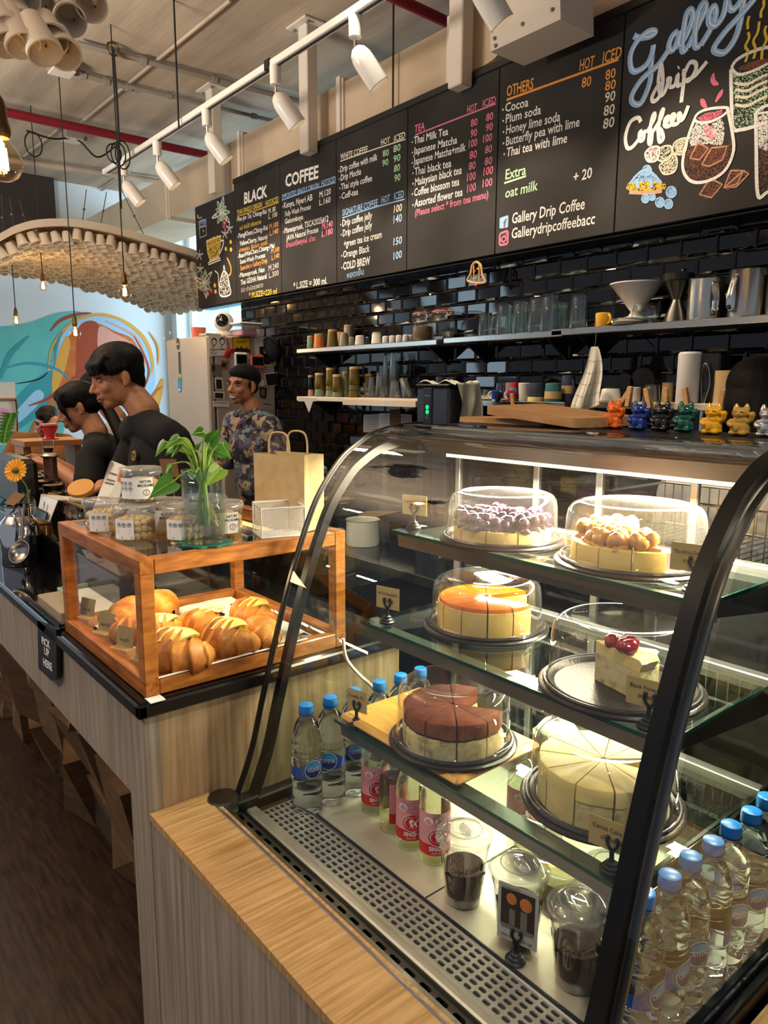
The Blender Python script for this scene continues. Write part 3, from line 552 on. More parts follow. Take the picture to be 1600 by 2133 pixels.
for a in (('OTHERS', 783, 472, 970, 415, 72, og), ('HOT', 1287, 292, 1390, 262, 74, og), ('ICED', 1445, 242, 1580, 198, 76, og), ('•Cocoa', 753, 584, 935, 537, 60, wh), ('•Plum soda', 755, 662, 1022, 590, 60, wh), ('•Honey lime soda', 757, 738, 1155, 638, 60, wh), ('•Butterfly pea with lime', 757, 818, 1290, 675, 60, wh), ('•Thai tea with lime', 762, 893, 1203, 788, 60, wh),
          ('80', 1303, 410, 1370, 393, 66, og), ('80', 1468, 357, 1540, 337, 66, og), ('80', 1465, 432, 1540, 413, 64, og), ('90', 1463, 513, 1537, 494, 66, cr), ('80', 1455, 607, 1532, 588, 68, cr), ('80', 1450, 697, 1530, 677, 68, cr), ('Extra', 772, 1048, 918, 1010, 68, gn), ('oat milk', 772, 1175, 1000, 1118, 66, gn), ('+ 20', 1243, 1067, 1375, 1032, 70, wh), ('Gallery Drip Coffee', 818, 1354, 1325, 1250, 72, wh), ('Gallerydripcoffeebacc', 815, 1457, 1395, 1353, 70, wh)): c.line(*a)
c.st([(785, 494), (1150, 362), (1562, 213)], .010, og); c.st([(768, 1072), (920, 1022)], .009, gn, False)
c.fill([(740, 1312), (792, 1294), (797, 1300), (795, 1372), (788, 1380), (740, 1388), (735, 1382), (736, 1316)], bl, False); c.line('f', 762, 1380, 782, 1374, 52, br, .004)
c.st([(738, 1428), (744, 1420), (786, 1404), (794, 1410), (792, 1486), (784, 1494), (744, 1502), (736, 1494)], .011, pk, False, True); c.st([(750, 1460), (765, 1440), (780, 1450), (775, 1472), (758, 1478)], .009, pk, True, True); c.st([(778, 1428), (784, 1426)], .012, pk, False); c.done()
# --- Gallery drip Coffee lettering and drawings
c = Chalk(6, .225, 1280, 0)
for w, col in ((.024, bl), (.005, wh)):
    o_ = 0 if col == bl else 10
    for pts in ([(180 + o_, 330), (230, 350), (330, 335), (380, 300), (350, 285), (290, 310), (200, 400), (150, 520), (160, 640), (210, 660), (300, 600), (350, 500), (365, 415)], [(365, 415), (340, 600), (330, 760), (250, 950), (175, 955), (165, 880), (260, 730), (400, 610), (500, 470)], [(590, 290), (540, 330), (505, 420), (520, 470), (560, 440), (600, 330), (610, 285), (590, 400), (610, 430)],
                [(610, 430), (680, 300), (725, 160), (710, 90), (670, 130), (640, 300), (630, 470), (680, 440)], [(680, 440), (770, 250), (845, 80), (825, 25), (780, 110), (750, 280), (750, 430), (800, 420)], [(800, 420), (890, 270), (940, 130), (920, 60), (880, 130), (880, 220), (940, 235), (1010, 140), (1050, -30)],
                [(1050, -30), (1060, 60), (1100, 90), (1150, 40), (1200, -40)], [(1200, -60), (1180, 120), (1130, 330), (1030, 480), (940, 480), (930, 430), (1040, 280), (1180, 130), (1300, -10)]):
        c.st([(x + o_, y) for x, y in pts], w, col, lift=0 if col == bl else .0004)
for pts in ([(455, 760), (400, 800), (350, 900), (365, 940), (420, 890), (450, 760), (440, 610), (430, 620), (410, 760), (430, 880), (470, 850), (500, 760)], [(500, 760), (495, 730), (520, 735), (510, 800), (560, 790), (590, 690), (585, 790), (620, 780)], [(590, 630), (600, 620)], [(640, 700), (650, 640), (640, 780), (620, 950)], [(645, 690), (700, 580), (755, 590), (750, 660), (700, 740), (670, 745), (750, 700), (860, 570)],
            [(245, 1130), (220, 1090), (150, 1130), (105, 1260), (120, 1365), (170, 1360), (240, 1270), (260, 1210)], [(260, 1210), (235, 1230), (235, 1300), (270, 1290), (280, 1220), (300, 1230)], [(300, 1230), (370, 1100), (370, 1050), (345, 1120), (320, 1300), (340, 1330), (350, 1220), (320, 1220)], [(350, 1230), (430, 1100), (455, 1010), (430, 1060), (410, 1200), (420, 1310), (455, 1280), (430, 1200), (390, 1210)],
            [(450, 1170), (490, 1130), (500, 1080), (470, 1110), (480, 1170), (530, 1150), (560, 1070), (535, 1070), (540, 1150), (590, 1140), (620, 1080), (600, 1050), (600, 1110), (640, 1100), (690, 980)]): c.st(pts, .016, wh)
for p in ((895, 740), (920, 680), (930, 740), (965, 780), (920, 785)), ((940, 945), (955, 890), (1000, 830), (1000, 870), (965, 920)), ((800, 925), (830, 925), (850, 970), (855, 1000), (815, 980)): c.speck(p, 500, .008, pk); c.st(p, .004, pk, closed=True)
# stemless glass of iced tea
G = [(745, 1100), (690, 1250), (640, 1450), (640, 1580), (700, 1670), (800, 1690), (930, 1650), (1040, 1560), (1105, 1400), (1095, 1230), (1050, 1000)]
c.st(G, .012, wh); c.st([(745, 1100), (790, 1040), (900, 1005), (1050, 1000), (1020, 1060), (900, 1125), (790, 1135)], .010, wh, closed=True); c.speck([(770, 1100), (850, 1050), (1000, 1020), (960, 1080), (850, 1120)], 900, .005, pk)
c.speck([(755, 1150), (900, 1150), (1000, 1110), (1000, 1330), (850, 1330), (690, 1340)], 2600, .006, wh); c.speck([(690, 1350), (850, 1345), (1010, 1340), (1080, 1300), (1080, 1430), (1020, 1560), (900, 1640), (760, 1670), (670, 1600), (650, 1480)], 1900, .006, br); c.speck([(830, 1190), (900, 1170), (940, 1260), (870, 1280)], 300, .008, pk)
for p in ([(775, 1320), (870, 1375), (790, 1480), (700, 1465)], [(900, 1370), (1045, 1355), (1000, 1480), (880, 1540), (810, 1525)], [(890, 1650), (1000, 1710), (900, 1830), (790, 1800)], [(1080, 1580), (1195, 1580), (1140, 1700), (1015, 1740)], [(1195, 1580), (1245, 1610), (1130, 1730), (1015, 1740)]): c.st(p, .006, pe, False, True); c.speck(p, 700, .006, br)
# green tea bowl with steam
c.st([(1085, 630), (1130, 560), (1250, 490), (1422, 440), (1600, 470), (1650, 560)], .012, wh); c.st([(1085, 630), (1150, 690), (1280, 660), (1422, 590)], .010, wh); c.st([(1080, 640), (1085, 900), (1100, 1180), (1180, 1200), (1300, 1170), (1420, 1130)], .013, wh)
c.speck([(1150, 640), (1250, 580), (1422, 540), (1422, 590), (1300, 640)], 900, .006, br); c.speck([(1100, 690), (1250, 690), (1422, 620), (1422, 900), (1300, 1140), (1120, 1170)], 1500, .006, gn)
for y in (740, 800, 860, 940): c.st([(1120, y + 30), (1230, y + 40), (1350, y - 20), (1420, y - 50)], .010, cr)
for p in ([(1215, 575), (1240, 480), (1215, 430), (1250, 350), (1240, 300)], [(1240, 270), (1235, 220), (1250, 150)], [(1290, 545), (1310, 460), (1290, 380), (1330, 300), (1345, 200)], [(1360, 165), (1360, 110), (1385, 60), (1385, 0)], [(1365, 550), (1375, 450), (1410, 370), (1395, 290), (1410, 240)]): c.st(p, .010, ye)
# tall iced glass at the right
c.st([(1310, 1040), (1315, 1300), (1330, 1800), (1422, 1780), (1600, 1730)], .013, wh); c.st([(1310, 1040), (1380, 990), (1500, 960), (1600, 960)], .011, wh); c.st([(1330, 1050), (1422, 1040), (1600, 1010)], .008, wh); c.speck([(1340, 1080), (1560, 1060), (1560, 1350), (1345, 1370)], 1800, .007, wh); c.speck([(1345, 1380), (1560, 1360), (1560, 1720), (1355, 1760)], 900, .006, br)
# sweets, cake and blueberries
for p, q, n in (([(290, 1410), (350, 1360), (420, 1370), (400, 1480), (330, 1500), (295, 1470)], wh, 700), ([(400, 1400), (460, 1355), (530, 1360), (525, 1450), (470, 1490), (410, 1480)], cr, 300), ([(560, 1320), (640, 1280), (680, 1300), (650, 1420), (580, 1430), (545, 1400)], cr, 700), ([(430, 1520), (540, 1430), (585, 1490), (560, 1590), (470, 1615), (430, 1570)], cr, 700)): c.st(p, .006, q, closed=True); c.speck(p, n, .006, q)
c.speck([(310, 1390), (350, 1360), (415, 1370), (390, 1400)], 400, .006, pk)
c.speck([(145, 1690), (250, 1580), (330, 1580), (440, 1690), (300, 1680)], 1800, .007, bl); c.st([(145, 1695), (250, 1585), (340, 1590), (440, 1695)], .008, bl); c.speck([(145, 1690), (440, 1690), (445, 1760), (145, 1765)], 1600, .007, ye); c.st([(140, 1780), (300, 1785), (445, 1770)], .015, pe)
for x in (215, 340): c.st([(x, 1660), (x + 5, 1740)], .014, bl)
for x, y, r in ((305, 1580, 42), (290, 1840, 34), (355, 1825, 28), (530, 1780, 46), (425, 1875, 40), (505, 1890, 38)): c.st([(x + r * math.cos(a), y + r * math.sin(a) * 1.1) for a in (0, 1.05, 2.1, 3.14, 4.2, 5.2)], .006, bl, closed=True); c.speck([(x + r * math.cos(a), y + r * math.sin(a) * 1.1) for a in (0, 1.05, 2.1, 3.14, 4.2, 5.2)], 550, .007, bl)
c.done()
# --- drawing on the first narrow panel
c = Chalk(0, .2875, 400, 330)
c.st([(50, 460), (100, 440), (105, 555), (58, 575)], .010, gy, False, True); c.st([(52, 505), (103, 485)], .008, gy, False); c.st([(70, 455), (70, 425), (45, 435)], .008, gy, False); c.st([(40, 410), (46, 430)], .02, og, False); c.speck([(60, 450), (98, 440), (100, 490), (60, 500)], 200, .01, bl); c.st([(80, 520), (85, 530)], .02, og, False)
c.st([(105, 600), (210, 560), (195, 710), (130, 740)], .012, cr, False, True); c.speck([(108, 605), (208, 565), (190, 705), (130, 735)], 1500, .013, ye); c.st([(205, 600), (228, 595), (222, 640), (200, 690)], .014, wh); c.st([(118, 755), (205, 720), (207, 735), (120, 770)], .010, wh, False, True)
c.st([(165, 815), (190, 840), (195, 920), (215, 930)], .012, wh); c.st([(215, 850), (230, 820), (255, 840), (275, 930), (280, 980), (240, 1000), (205, 990), (200, 930)], .013, wh, closed=True); c.speck([(215, 850), (255, 845), (275, 960), (210, 985)], 700, .01, wh); c.st([(228, 820), (232, 775), (240, 815)], .010, wh); c.st([(255, 720), (280, 780), (282, 830), (265, 850)], .016, og)
for cx, cy, fl in ((215, 390, 1), (90, 900, 1)):
    for k in range(9):
        a = k * .7 + cx; r = 40 + 14 * (k % 3); tx, ty = cx + r * 1.1 * math.cos(a), cy + r * 1.7 * math.sin(a); mx, my = (cx + tx) / 2, (cy + ty) / 2; nx, ny = -math.sin(a) * 12, math.cos(a) * 14
        lf = [(cx, cy), (mx + nx, my + ny), (tx, ty), (mx - nx, my - ny)]; c.st(lf, .006, (gy, gn, wh)[k % 3], closed=True); c.speck(lf, 150, .01, (gy, gn, wh)[k % 3])
for x, y, q in ((235, 470, pk), (250, 430, pk), (210, 440, og), (230, 490, rd), (60, 905, rd), (115, 980, pk), (140, 960, rd), (60, 940, pk), (280, 605, ye), (282, 660, ye), (245, 655, ye), (165, 920, ye), (170, 965, ye)): c.fill([(x + 9 * math.cos(a), y + 16 * math.sin(a)) for a in (0, 1.05, 2.1, 3.14, 4.2, 5.2)], q)
for x, y in ((240, 545), (272, 505), (55, 700), (60, 800)):
    for k in range(5): a = k * 1.257 + 1; c.st([(x, y), (x + 26 * math.cos(a), y + 40 * math.sin(a))], .014, gy, False)
c.done()
# ================================================================ service counter
CX, CY = -1.33, .49                       # corner of the counter
t = thing('service_counter', 'long service counter with pale laminate front and black polished top', 'counter', None, (-3.5, .8, 0))
obj('countertop', MB().span((-6.2, CY - .012, .872), (CX + .01, 1.15, .90), .004), ['black_stone'], t); obj('black_edge', MB().span((-6.2, CY - .016, .868), (CX + .014, CY + .004, .897), .004).span((CX - .004, CY - .016, .868), (CX + .014, 1.15, .897), .004), 'black_edge', t)
obj('front_panel', MB().span((-6.2, CY, .665), (CX, CY + .03, .868)), 'laminate_shaded', t, 0); obj('corner_post', MB().span((-1.43, CY, 0), (CX, CY + .03, .665)), 'laminate_shaded', t, 0)
obj('side_panel', MB().span((CX - .03, CY + .03, 0), (CX, 1.14, .868)), 'laminate_v', t, 0); obj('carcass', MB().span((-6.2, .70, .02), (-1.40, 1.13, .868)), 'brown_dark', t, 0)
# angled timber blocks of the lower front
fb = thing('block_cladding', 'brown faceted timber block cladding along the foot of the counter', 'cladding', None, (-3.5, .6, 0))
x = -1.43; k = 0; random.seed(3)
while x > -5.6:
    w = random.uniform(.16, .30); zc = 0.0
    rows = [(.0, random.uniform(.2, .3)), (None, random.uniform(.4, .5)), (None, .665)]
    z0 = 0.0
    for _, z1 in rows:
        d = [random.uniform(.0, .09) for _ in range(4)]; xa, xb = x - w, x; sk = random.uniform(-.05, .05)
        p = [(xa + sk, .53 + d[0] + .12 * (1 - z0 / .66), z0), (xb + sk, .53 + d[1] + .12 * (1 - z0 / .66), z0), (xb, .53 + d[2] + .12 * (1 - z1 / .66), z1), (xa, .53 + d[3] + .12 * (1 - z1 / .66), z1)]
        b_ = [(q[0], .72, q[2]) for q in p]
        obj('timber_block', MB().add(p + b_, [(0, 1, 2, 3), (7, 6, 5, 4), (0, 4, 5, 1), (1, 5, 6, 2), (2, 6, 7, 3), (3, 7, 4, 0)]), 'block_' + 'abc'[(k * 2 + int(z0 * 9)) % 3], fb, 0); z0 = z1; k += 1
    x -= w
random.seed(11)
# raised black tier at the back of the counter
tag(obj('raised_shelf', MB().span((-6.2, .66, .9006), (-1.92, 1.06, 1.0), .004), 'black_stone'), 'raised black polished shelf on the counter behind the wooden pastry box', 'shelf')
# ledge under the display case
t = thing('case_plinth', 'pale oak laminate plinth with a wide ledge in front of the display case', 'plinth', None, (-.4, .8, 0))
obj('ledge_top', MB().span((CX + .002, CY, .648), (1.2, .615, .664)), 'laminate_top', t, 0); obj('front_panel', MB().span((CX + .002, CY + .002, 0), (1.2, CY + .02, .648)), 'laminate_shaded', t, 0); obj('inner_support', MB().span((CX + .002, CY + .03, 0), (.8, 1.3, .56)), 'brown_dark', t, 0)
tag(obj('end_ledge', MB().span((-.385, .63, .58), (.9, 1.4, .60)), 'laminate_top', None, 0), 'pale wooden ledge to the right of the display case, below its end glass', 'ledge')
tag(obj('pick_up_sign', MB().add([at(px, py, 1, .474) for px, py in ((78, 1292), (117, 1312), (118, 1405), (115, 1414), (108, 1419), (80, 1392))] + [at(px, py, 1, .474) + V((0, .01, 0)) for px, py in ((78, 1292), (117, 1312), (118, 1405), (115, 1414), (108, 1419), (80, 1392))], [(0, 1, 2, 3, 4, 5), (11, 10, 9, 8, 7, 6)] + [(i, (i + 1) % 6, 6 + (i + 1) % 6, 6 + i) for i in range(6)]), 'black_plastic'), 'black PICK UP HERE sign hanging over the counter front', 'sign')
sg = bpy.data.objects['pick_up_sign']; wr = MB()
for st, x0, y0, x1, y1 in (('PICK', 87, 1340, 105, 1352), ('UP', 92, 1362, 103, 1369), ('HERE', 90, 1385, 109, 1398)):
    a, b = at(x0, y0, 1, .4735), at(x1, y1, 1, .4735); txt(wr, st, lambda x, y: a + (b - a).normalized() * x + V((0, 0, y)), at(x0, y0 - 14, 1, .4735).z - a.z, (b - a).length, bold=.0015)
obj('lettering', wr, 'label_white', sg, 0)
# ================================================================ wooden pastry box on the counter
A0, A1, B0, B1, Z0, Z1 = -1.855, -1.337, .497, .982, .901, 1.177
t = thing('pastry_box', 'teak framed glass pastry box full of croissants on the counter', 'display box', None, (-1.6, .74, .9)); s_ = .03
fr = MB()
for y in (B0, B1 - s_): obj('top_rail', MB().span((A0, y, Z1 - .032), (A1, y + s_, Z1), .002), 'teak_h', t); obj('bottom_rail', MB().span((A0, y, Z0), (A1, y + s_, Z0 + .034), .002), 'teak_h', t)
for x in (A0, A1 - s_): obj('top_rail', MB().span((x, B0 + s_, Z1 - .0325), (x + s_, B1 - s_, Z1 - .0004), .002), 'teak_y', t); obj('bottom_rail', MB().span((x, B0 + s_, Z0 + .0004), (x + s_, B1 - s_, Z0 + .0335), .002), 'teak_y', t)
for x in (A0, A1 - s_):
    for y in (B0, B1 - s_): obj('post', MB().span((x + .0005, y + .0005, Z0 + .03), (x + s_ - .0005, y + s_ - .0005, Z1 - .03), .002), 'teak', t)
obj('floor_board', MB().span((A0 + s_, B0 + s_, Z0), (A1 - s_, B1 - s_, Z0 + .010)), 'teak_h', t, 0)
obj('glass_top', MB().span((A0 + s_, B0 + s_, Z1 - .006), (A1 - s_, B1 - s_, Z1 - .001)), 'glass_side', t, 0)
for a, b in (((A0 + s_, B0 + .012, Z0 + .034), (A1 - s_, B0 + .012, Z1 - .032)), ((A1 - .012, B0 + s_, Z0 + .034), (A1 - .012, B1 - s_, Z1 - .032)), ((A0 + .012, B0 + s_, Z0 + .034), (A0 + .012, B1 - s_, Z1 - .032))):
    if a[1] == b[1]: q = [(a[0], a[1], a[2]), (b[0], a[1], a[2]), (b[0], a[1], b[2]), (a[0], a[1], b[2])]
    else: q = [(a[0], a[1], a[2]), (a[0], b[1], a[2]), (a[0], b[1], b[2]), (a[0], a[1], b[2])]
    obj('glass_pane', MB().add(q, [(0, 1, 2, 3)]), 'glass', t, 0)
obj('led_strip', MB().span((A0 + .05, B1 - .05, Z1 - .04), (A1 - .05, B1 - .035, Z1 - .034)), 'bulb_soft', t, 0)
obj('tape', MB().tube([at(330, 1412, 0, A1 + .001), at(480, 1372, 0, A1 + .001), at(640, 1330, 0, A1 + .001)], .002, 6).box((A1 + .01, B0 + .015, Z0 - .001), (.03, .03, .002)), 'label_white', t)
ty = tag(obj('slate_board', MB().span((-1.80, .555, .9112), (-1.375, .93, .918), .003), 'black_plastic'), 'dark slate board under the baking paper in the pastry box', 'board')
pp = MB().sheet(lambda u, v: (-1.815 + u * .455, .548 + v * .385, .9195 + .0018 * math.sin(u * 17 + v * 9) + .001 * math.sin(v * 31)), 14, 12); tag(obj('baking_paper', pp, 'paper'), 'crinkled white baking paper under the croissants', 'paper')
def make_croissant(seed, cheese, nuts=False, long=1.0):
    random.seed(seed); t = lthing('croissant'); t['_l'] = 1
    mb = MB(); N, Mn = 96, 22
    def f(u, v):
        s = u * 2 - 1; a = v * 2 * math.pi; ang = s * .95; q = abs(s)
        saw = (q * 3.4 + .25 + .10 * math.sin(2 * a + seed) + .05 * math.sin(5 * a + seed * 2)) % 1.0; saw = saw / .82 if saw < .82 else (1 - saw) / .18
        rr = (.036 * max(0, 1 - q ** 1.8) ** .75 + .007) * (1.12 - .20 * saw) * (1 + .05 * math.sin(3 * a + seed + s * 4)); fl = rr * math.cos(a) * 1.02; z = rr * math.sin(a) * 1.02
        R_ = .082 * long; return ((R_ - fl * .8) * math.sin(ang), R_ * (1 - math.cos(ang)) - .02 + fl * math.cos(ang), max(z + .031, .0015 * (1 + math.cos(a))))
    mb.sheet(f, N, Mn); obj('crust', mb, 'croissant', t, .9)
    if cheese:
        for dx, dy, r in ((-.012, -.012, .3), (.016, -.006, -.5)):
            sl = MB(); R = Matrix.Rotation(r, 3, 'Z')
            def g(u, v, R=R, dx=dx, dy=dy):
                p = R @ V(((u - .5) * .042, (v - .5) * .05, 0)); x, y = p.x + dx, p.y + dy
                return (x, y - .006, .0775 - 3.5 * x * x - 9.5 * y * y)
            sl.sheet(g, 5, 5); sl.sheet(lambda u, v: (lambda q: (q[0], q[1], q[2] - .003))(g(u, v)), 5, 5); obj('cheese_slice', sl, 'cheese', t, .8)
    if nuts:
        for k in range(5):
            a = k * 1.3; obj('almond_flake', MB().ell((.02 * math.cos(a), .018 * math.sin(a) + .004, .0745), (.013, .009, .0025), 10, 5, R=Matrix.Rotation(a, 3, 'Z')), 'almond', t)
    return t
cp, cc, cn = make_croissant(1, 0), make_croissant(4, 1), make_croissant(9, 0, True)
CL = [(cp, 252, 1292, 2.5, 1.0, 'plain golden croissant at the left of the pastry box, beside the price blocks'), (cp, 350, 1268, -.4, .95, 'plain croissant at the back left behind the corner post'), (cc, 374, 1368, .55, 1.12, 'big croissant with cheese slice and sausage end nearest the glass corner'),
      (cc, 482, 1340, .35, 1.05, 'croissant with a cheese square at the front right of the paper'), (cn, 440, 1318, .15, 1.05, 'croissant with pale toppings in the middle of the paper'), (cc, 335, 1322, .9, .95, 'croissant with cheese behind the big sausage croissant'), (cp, 398, 1300, 1.9, .8, 'small croissant tip between the middle croissants'),
      (cc, 535, 1290, .2, 1.0, 'croissant with cheese slices at the back right of the paper'), (cp, 562, 1326, -.5, .95, 'croissant at the right edge behind the case glass'), (cp, 290, 1318, 1.2, .9, 'croissant half hidden behind the teak corner post')]
seen = set()
for o, px, py, rz, sc, lab in CL:
    p = at(px, py, 2, .945); place(o, id(o) not in seen, (p.x, p.y, .9225), rz, lab, 'croissant', 'croissants on the baking paper', sc); seen.add(id(o))
random.seed(5)
tag(obj('chocolate_chip', MB().box((-1.415, .68, .926), (.016, .012, .006), .002), 'choco'), 'small brown chocolate piece on the baking paper', 'chocolate')
def make_block(txts):
    t = lthing('price_block'); t['_l'] = 1
    obj('wood_block', MB().box((0, 0, .0155), (.052, .03, .031), .002), 'pine', t)
    cd = obj('price_card', MB().sheet(lambda u, v: (-.026 + .052 * u, .004 + .008 * v * v, .028 + .044 * v), 4, 5).sheet(lambda u, v: (-.026 + .052 * u, .0048 + .008 * v * v, .028 + .044 * v), 4, 5), 'card_tan', t)
    m = MB(); txt(m, txts, lambda x, y: (x, .0035 + .008 * ((y + .014) / .044) ** 2 - .0004, .042 + y), .007, .032, -.016); obj('lettering', m, 'ink', cd, 0); return t
for i, (px, py, s, n) in enumerate(((170, 1310, 'Plain 85.-', 'farthest left'), (208, 1344, 'Apple 95.-', 'second from left'), (247, 1378, 'Sausage 85.-', 'third from left'), (287, 1403, 'Ham 95.-', 'partly behind the teak corner post,'))):
    p = at(px, py, 2, .911); b = make_block(s); put(b, (p.x, p.y + .012, .9115), .35, 'small wooden price block with card, %s' % n, 'price block', 'price blocks in the pastry box')
# ================================================================ refrigerated display case
LX0, LX1 = -1.285, -.405                  # end glass planes
ZF = .625
t = thing('display_case', 'curved glass refrigerated cake display case with black frame', 'display case', None, (-.85, .95, .6))
PR = [(.652, .648), (.693, .743), (.722, .848), (.752, .956), (.782, 1.056), (.819, 1.16), (.866, 1.266), (.925, 1.343), (.972, 1.378), (1.022, 1.402), (1.09, 1.416), (1.17, 1.42)]
prof = spl(PR, 5)
gl = MB(); n_ = len(prof)
gl.add([(x, p[0], p[1]) for x in (LX0 + .0, LX1 - .0) for p in prof], [(i, i + 1, n_ + i + 1, n_ + i) for i in range(n_ - 1)]); obj('front_glass', gl, 'glass', t, 1.2)
def frame_curve(x, off, w, d, m, nm):
    P = []
    for i, p in enumerate(prof):
        a = prof[max(i - 1, 0)]; b = prof[min(i + 1, n_ - 1)]; tg = (b - a).normalized(); nn = V((tg.y, -tg.x)); P.append((p + nn * off, nn))
    m_ = MB(); vs = []
    for q, nn in P:
        for dx, dn in ((-w / 2, 0), (w / 2, 0), (w / 2, d), (-w / 2, d)): r = q + nn * dn; vs.append((x + dx, r.x, r.y))
    fs = [(4 * i + k, 4 * i + (k + 1) % 4, 4 * i + 4 + (k + 1) % 4, 4 * i + 4 + k) for i in range(len(P) - 1) for k in range(4)] + [(3, 2, 1, 0), tuple(4 * (len(P) - 1) + k for k in range(4))]
    return obj(nm, m_.add(vs, fs), m, t, .5)
frame_curve(LX0 + .003, .030, .018, .018, 'black_metal', 'end_frame'); frame_curve(LX0 - .003, -.002, .007, .005, 'black_plastic', 'glass_edge'); frame_curve(LX0 - .003, .003, .010, .004, 'black_metal', 'gasket')
frame_curve(LX1 - .030, -.008, .022, .024, 'black_metal', 'end_frame'); frame_curve(LX1 - .012, .010, .010, .006, 'steel_dark', 'gasket')
for x in (LX0 + .004, LX1 + .002):        # end glass, standing between the curve and the rear post
    P = [p for p in prof if p.y < 1.411]; vs = [(x, p.x + .012, p.y) for p in P] + [(x, 1.27, 1.405), (x, 1.27, .64)]
    obj('end_glass', MB().add(vs, [tuple(range(len(vs)))]), 'glass_side', t, 0)
obj('end_sill', MB().span((LX0 - .01, .66, .622), (LX0 + .02, 1.27, .650), .004), 'black_metal', t); obj('end_sill', MB().span((LX1 - .012, .68, .612), (LX1 + .002, 1.27, .640), .003).span((LX1 + .006, .68, .600), (LX1 + .022, 1.27, .628), .003), 'black_metal', t)
obj('sill_trim', MB().span((LX1 + .002, .68, .626), (LX1 + .006, 1.27, .638)), 'chrome', t, 0)
obj('canopy_top', MB().span((LX0 - .002, 1.16, 1.395), (LX1 + .01, 1.46, 1.415), .003), 'black_metal', t); obj('canopy_trim', MB().span((LX0 - .0, 1.150, 1.388), (LX1 + .012, 1.163, 1.413), .004), 'alu', t)
obj('canopy_soffit', MB().add([(x, y, z) for x in (LX0 + .02, LX1 - .03) for y, z in ((1.14, 1.396), (1.14, 1.384), (1.175, 1.352), (1.24, 1.350), (1.25, 1.396))], [(0, 1, 6, 5), (1, 2, 7, 6), (2, 3, 8, 7), (3, 4, 9, 8), (4, 3, 2, 1, 0), (5, 6, 7, 8, 9)]), 'brown_dark', t, 0)
obj('tube_cover', MB().span((LX0 + .06, 1.19, 1.343), (LX1 - .06, 1.225, 1.350)), 'tube_glow', t, 0); obj('top_corner', MB().span((LX0 - .012, 1.10, 1.386), (LX0 + .05, 1.17, 1.418), .008), 'black_metal', t)
# rear: posts, sliding glass doors and rails
for x in (-1.26, -1.02, -.86, -.66, -.435): obj('rear_post', MB().span((x - .008, 1.262, .63), (x + .008, 1.274, 1.40), .002), 'alu', t)
for a, b, y in ((-1.25, -.83, 1.284), (-.87, -.43, 1.292)): obj('sliding_door', MB().add([(a, y, .65), (b, y, .65), (b, y, 1.39), (a, y, 1.39)], [(0, 1, 2, 3)]), 'glass', t, 0)
obj('door_track', MB().span((LX0, 1.26, .62), (LX1, 1.31, .65), .002).span((LX0, 1.26, 1.375), (LX1, 1.31, 1.396), .002), 'alu', t)
# base well
obj('base_tray', MB().span((LX0 - .02, .80, .60), (LX1, 1.3, .606)).span((LX0, .78, .61), (LX1 - .01, 1.27, ZF)), 'steel_floor', t, 0)
obj('tray_seam', MB().span((-.842, .782, ZF), (-.839, 1.26, ZF + .0006)), 'slot', t, 0)
obj('base_body', MB().span((LX0 - .02, .615, .50), (LX1 + .03, 1.32, .60)), 'steel_dark', t, 0)
def rack(nm, y0, y1, x0, x1, z, rows, pitch, sl, sw, m, th=.0, tilt=0.0):
    """perforated sheet: rows of rounded slots cut through it"""
    mb = MB(); cols = int((x1 - x0) / pitch); rw = (y1 - y0) / rows; K = 3
    for r in range(rows):
        for c_ in range(cols):
            cx, cy = x0 + (c_ + .5) * pitch, y0 + (r + .5) * rw; hw, hh = pitch / 2, rw / 2
            out = []; inn = []
            a, b = (sl / 2, sw / 2); R_ = min(a, b)
            for q in range(4 * K):
                an = math.pi / 4 + 2 * math.pi * q / (4 * K) + .0; cxn, syn = math.cos(an), math.sin(an); k = 1 / max(abs(cxn), abs(syn)); out.append((cx + hw * cxn * k, cy + hh * syn * k, z))
                ux = (a - R_) * (1 if cxn > 0.01 else -1 if cxn < -.01 else 0); uy = (b - R_) * (1 if syn > 0.01 else -1 if syn < -.01 else 0); inn.append((cx + ux + R_ * cxn, cy + uy + R_ * syn, z))
            low = [(p[0], p[1], z - .003) for p in inn]; n4 = 4 * K
            mb.add(out + inn + low, [(i, (i + 1) % n4, n4 + (i + 1) % n4, n4 + i) for i in range(n4)] + [(n4 + i, n4 + (i + 1) % n4, 2 * n4 + (i + 1) % n4, 2 * n4 + i) for i in range(n4)])
    return obj(nm, mb, m, t, 0)
rack('air_grille', .692, .766, LX0 + .045, LX1 - .03, ZF + .008, 6, .0186, .0138, .0078, 'steel_bright'); obj('grille_edge', MB().span((LX0 + .03, .766, ZF - .01), (LX1 - .02, .772, ZF + .010), .002).span((LX0 + .02, .780, ZF - .01), (LX1 - .02, .783, ZF + .003)), 'steel_dark', t)
obj('grille_well', MB().span((LX0 + .03, .68, .575), (LX1 - .02, .775, .585)), 'slot', t, 0)
obj('front_lip', MB().span((LX0 + .022, .667, .60), (LX1 - .02, .692, ZF + .012), .003), 'steel_bright', t); obj('glass_channel', MB().span((LX0 + .01, .652, .59), (LX1 - .0, .668, .632), .002), 'black_metal', t)
rack('slot_strip', .634, .653, LX0 + .03, LX1, .640, 1, .0345, .0225, .0085, 'steel_dark'); obj('strip_well', MB().span((LX0 + .02, .630, .60), (LX1, .655, .615)), 'slot', t, 0)
obj('front_rail', MB().add([(x, y, z) for x in (LX0 - .008, LX1 + .03) for y, z in ((.600, .600), (.597, .655), (.604, .667), (.633, .650), (.633, .600))], [(0, 1, 6, 5), (1, 2, 7, 6), (2, 3, 8, 7), (3, 4, 9, 8), (4, 3, 2, 1, 0), (5, 6, 7, 8, 9)]), 'steel', t)
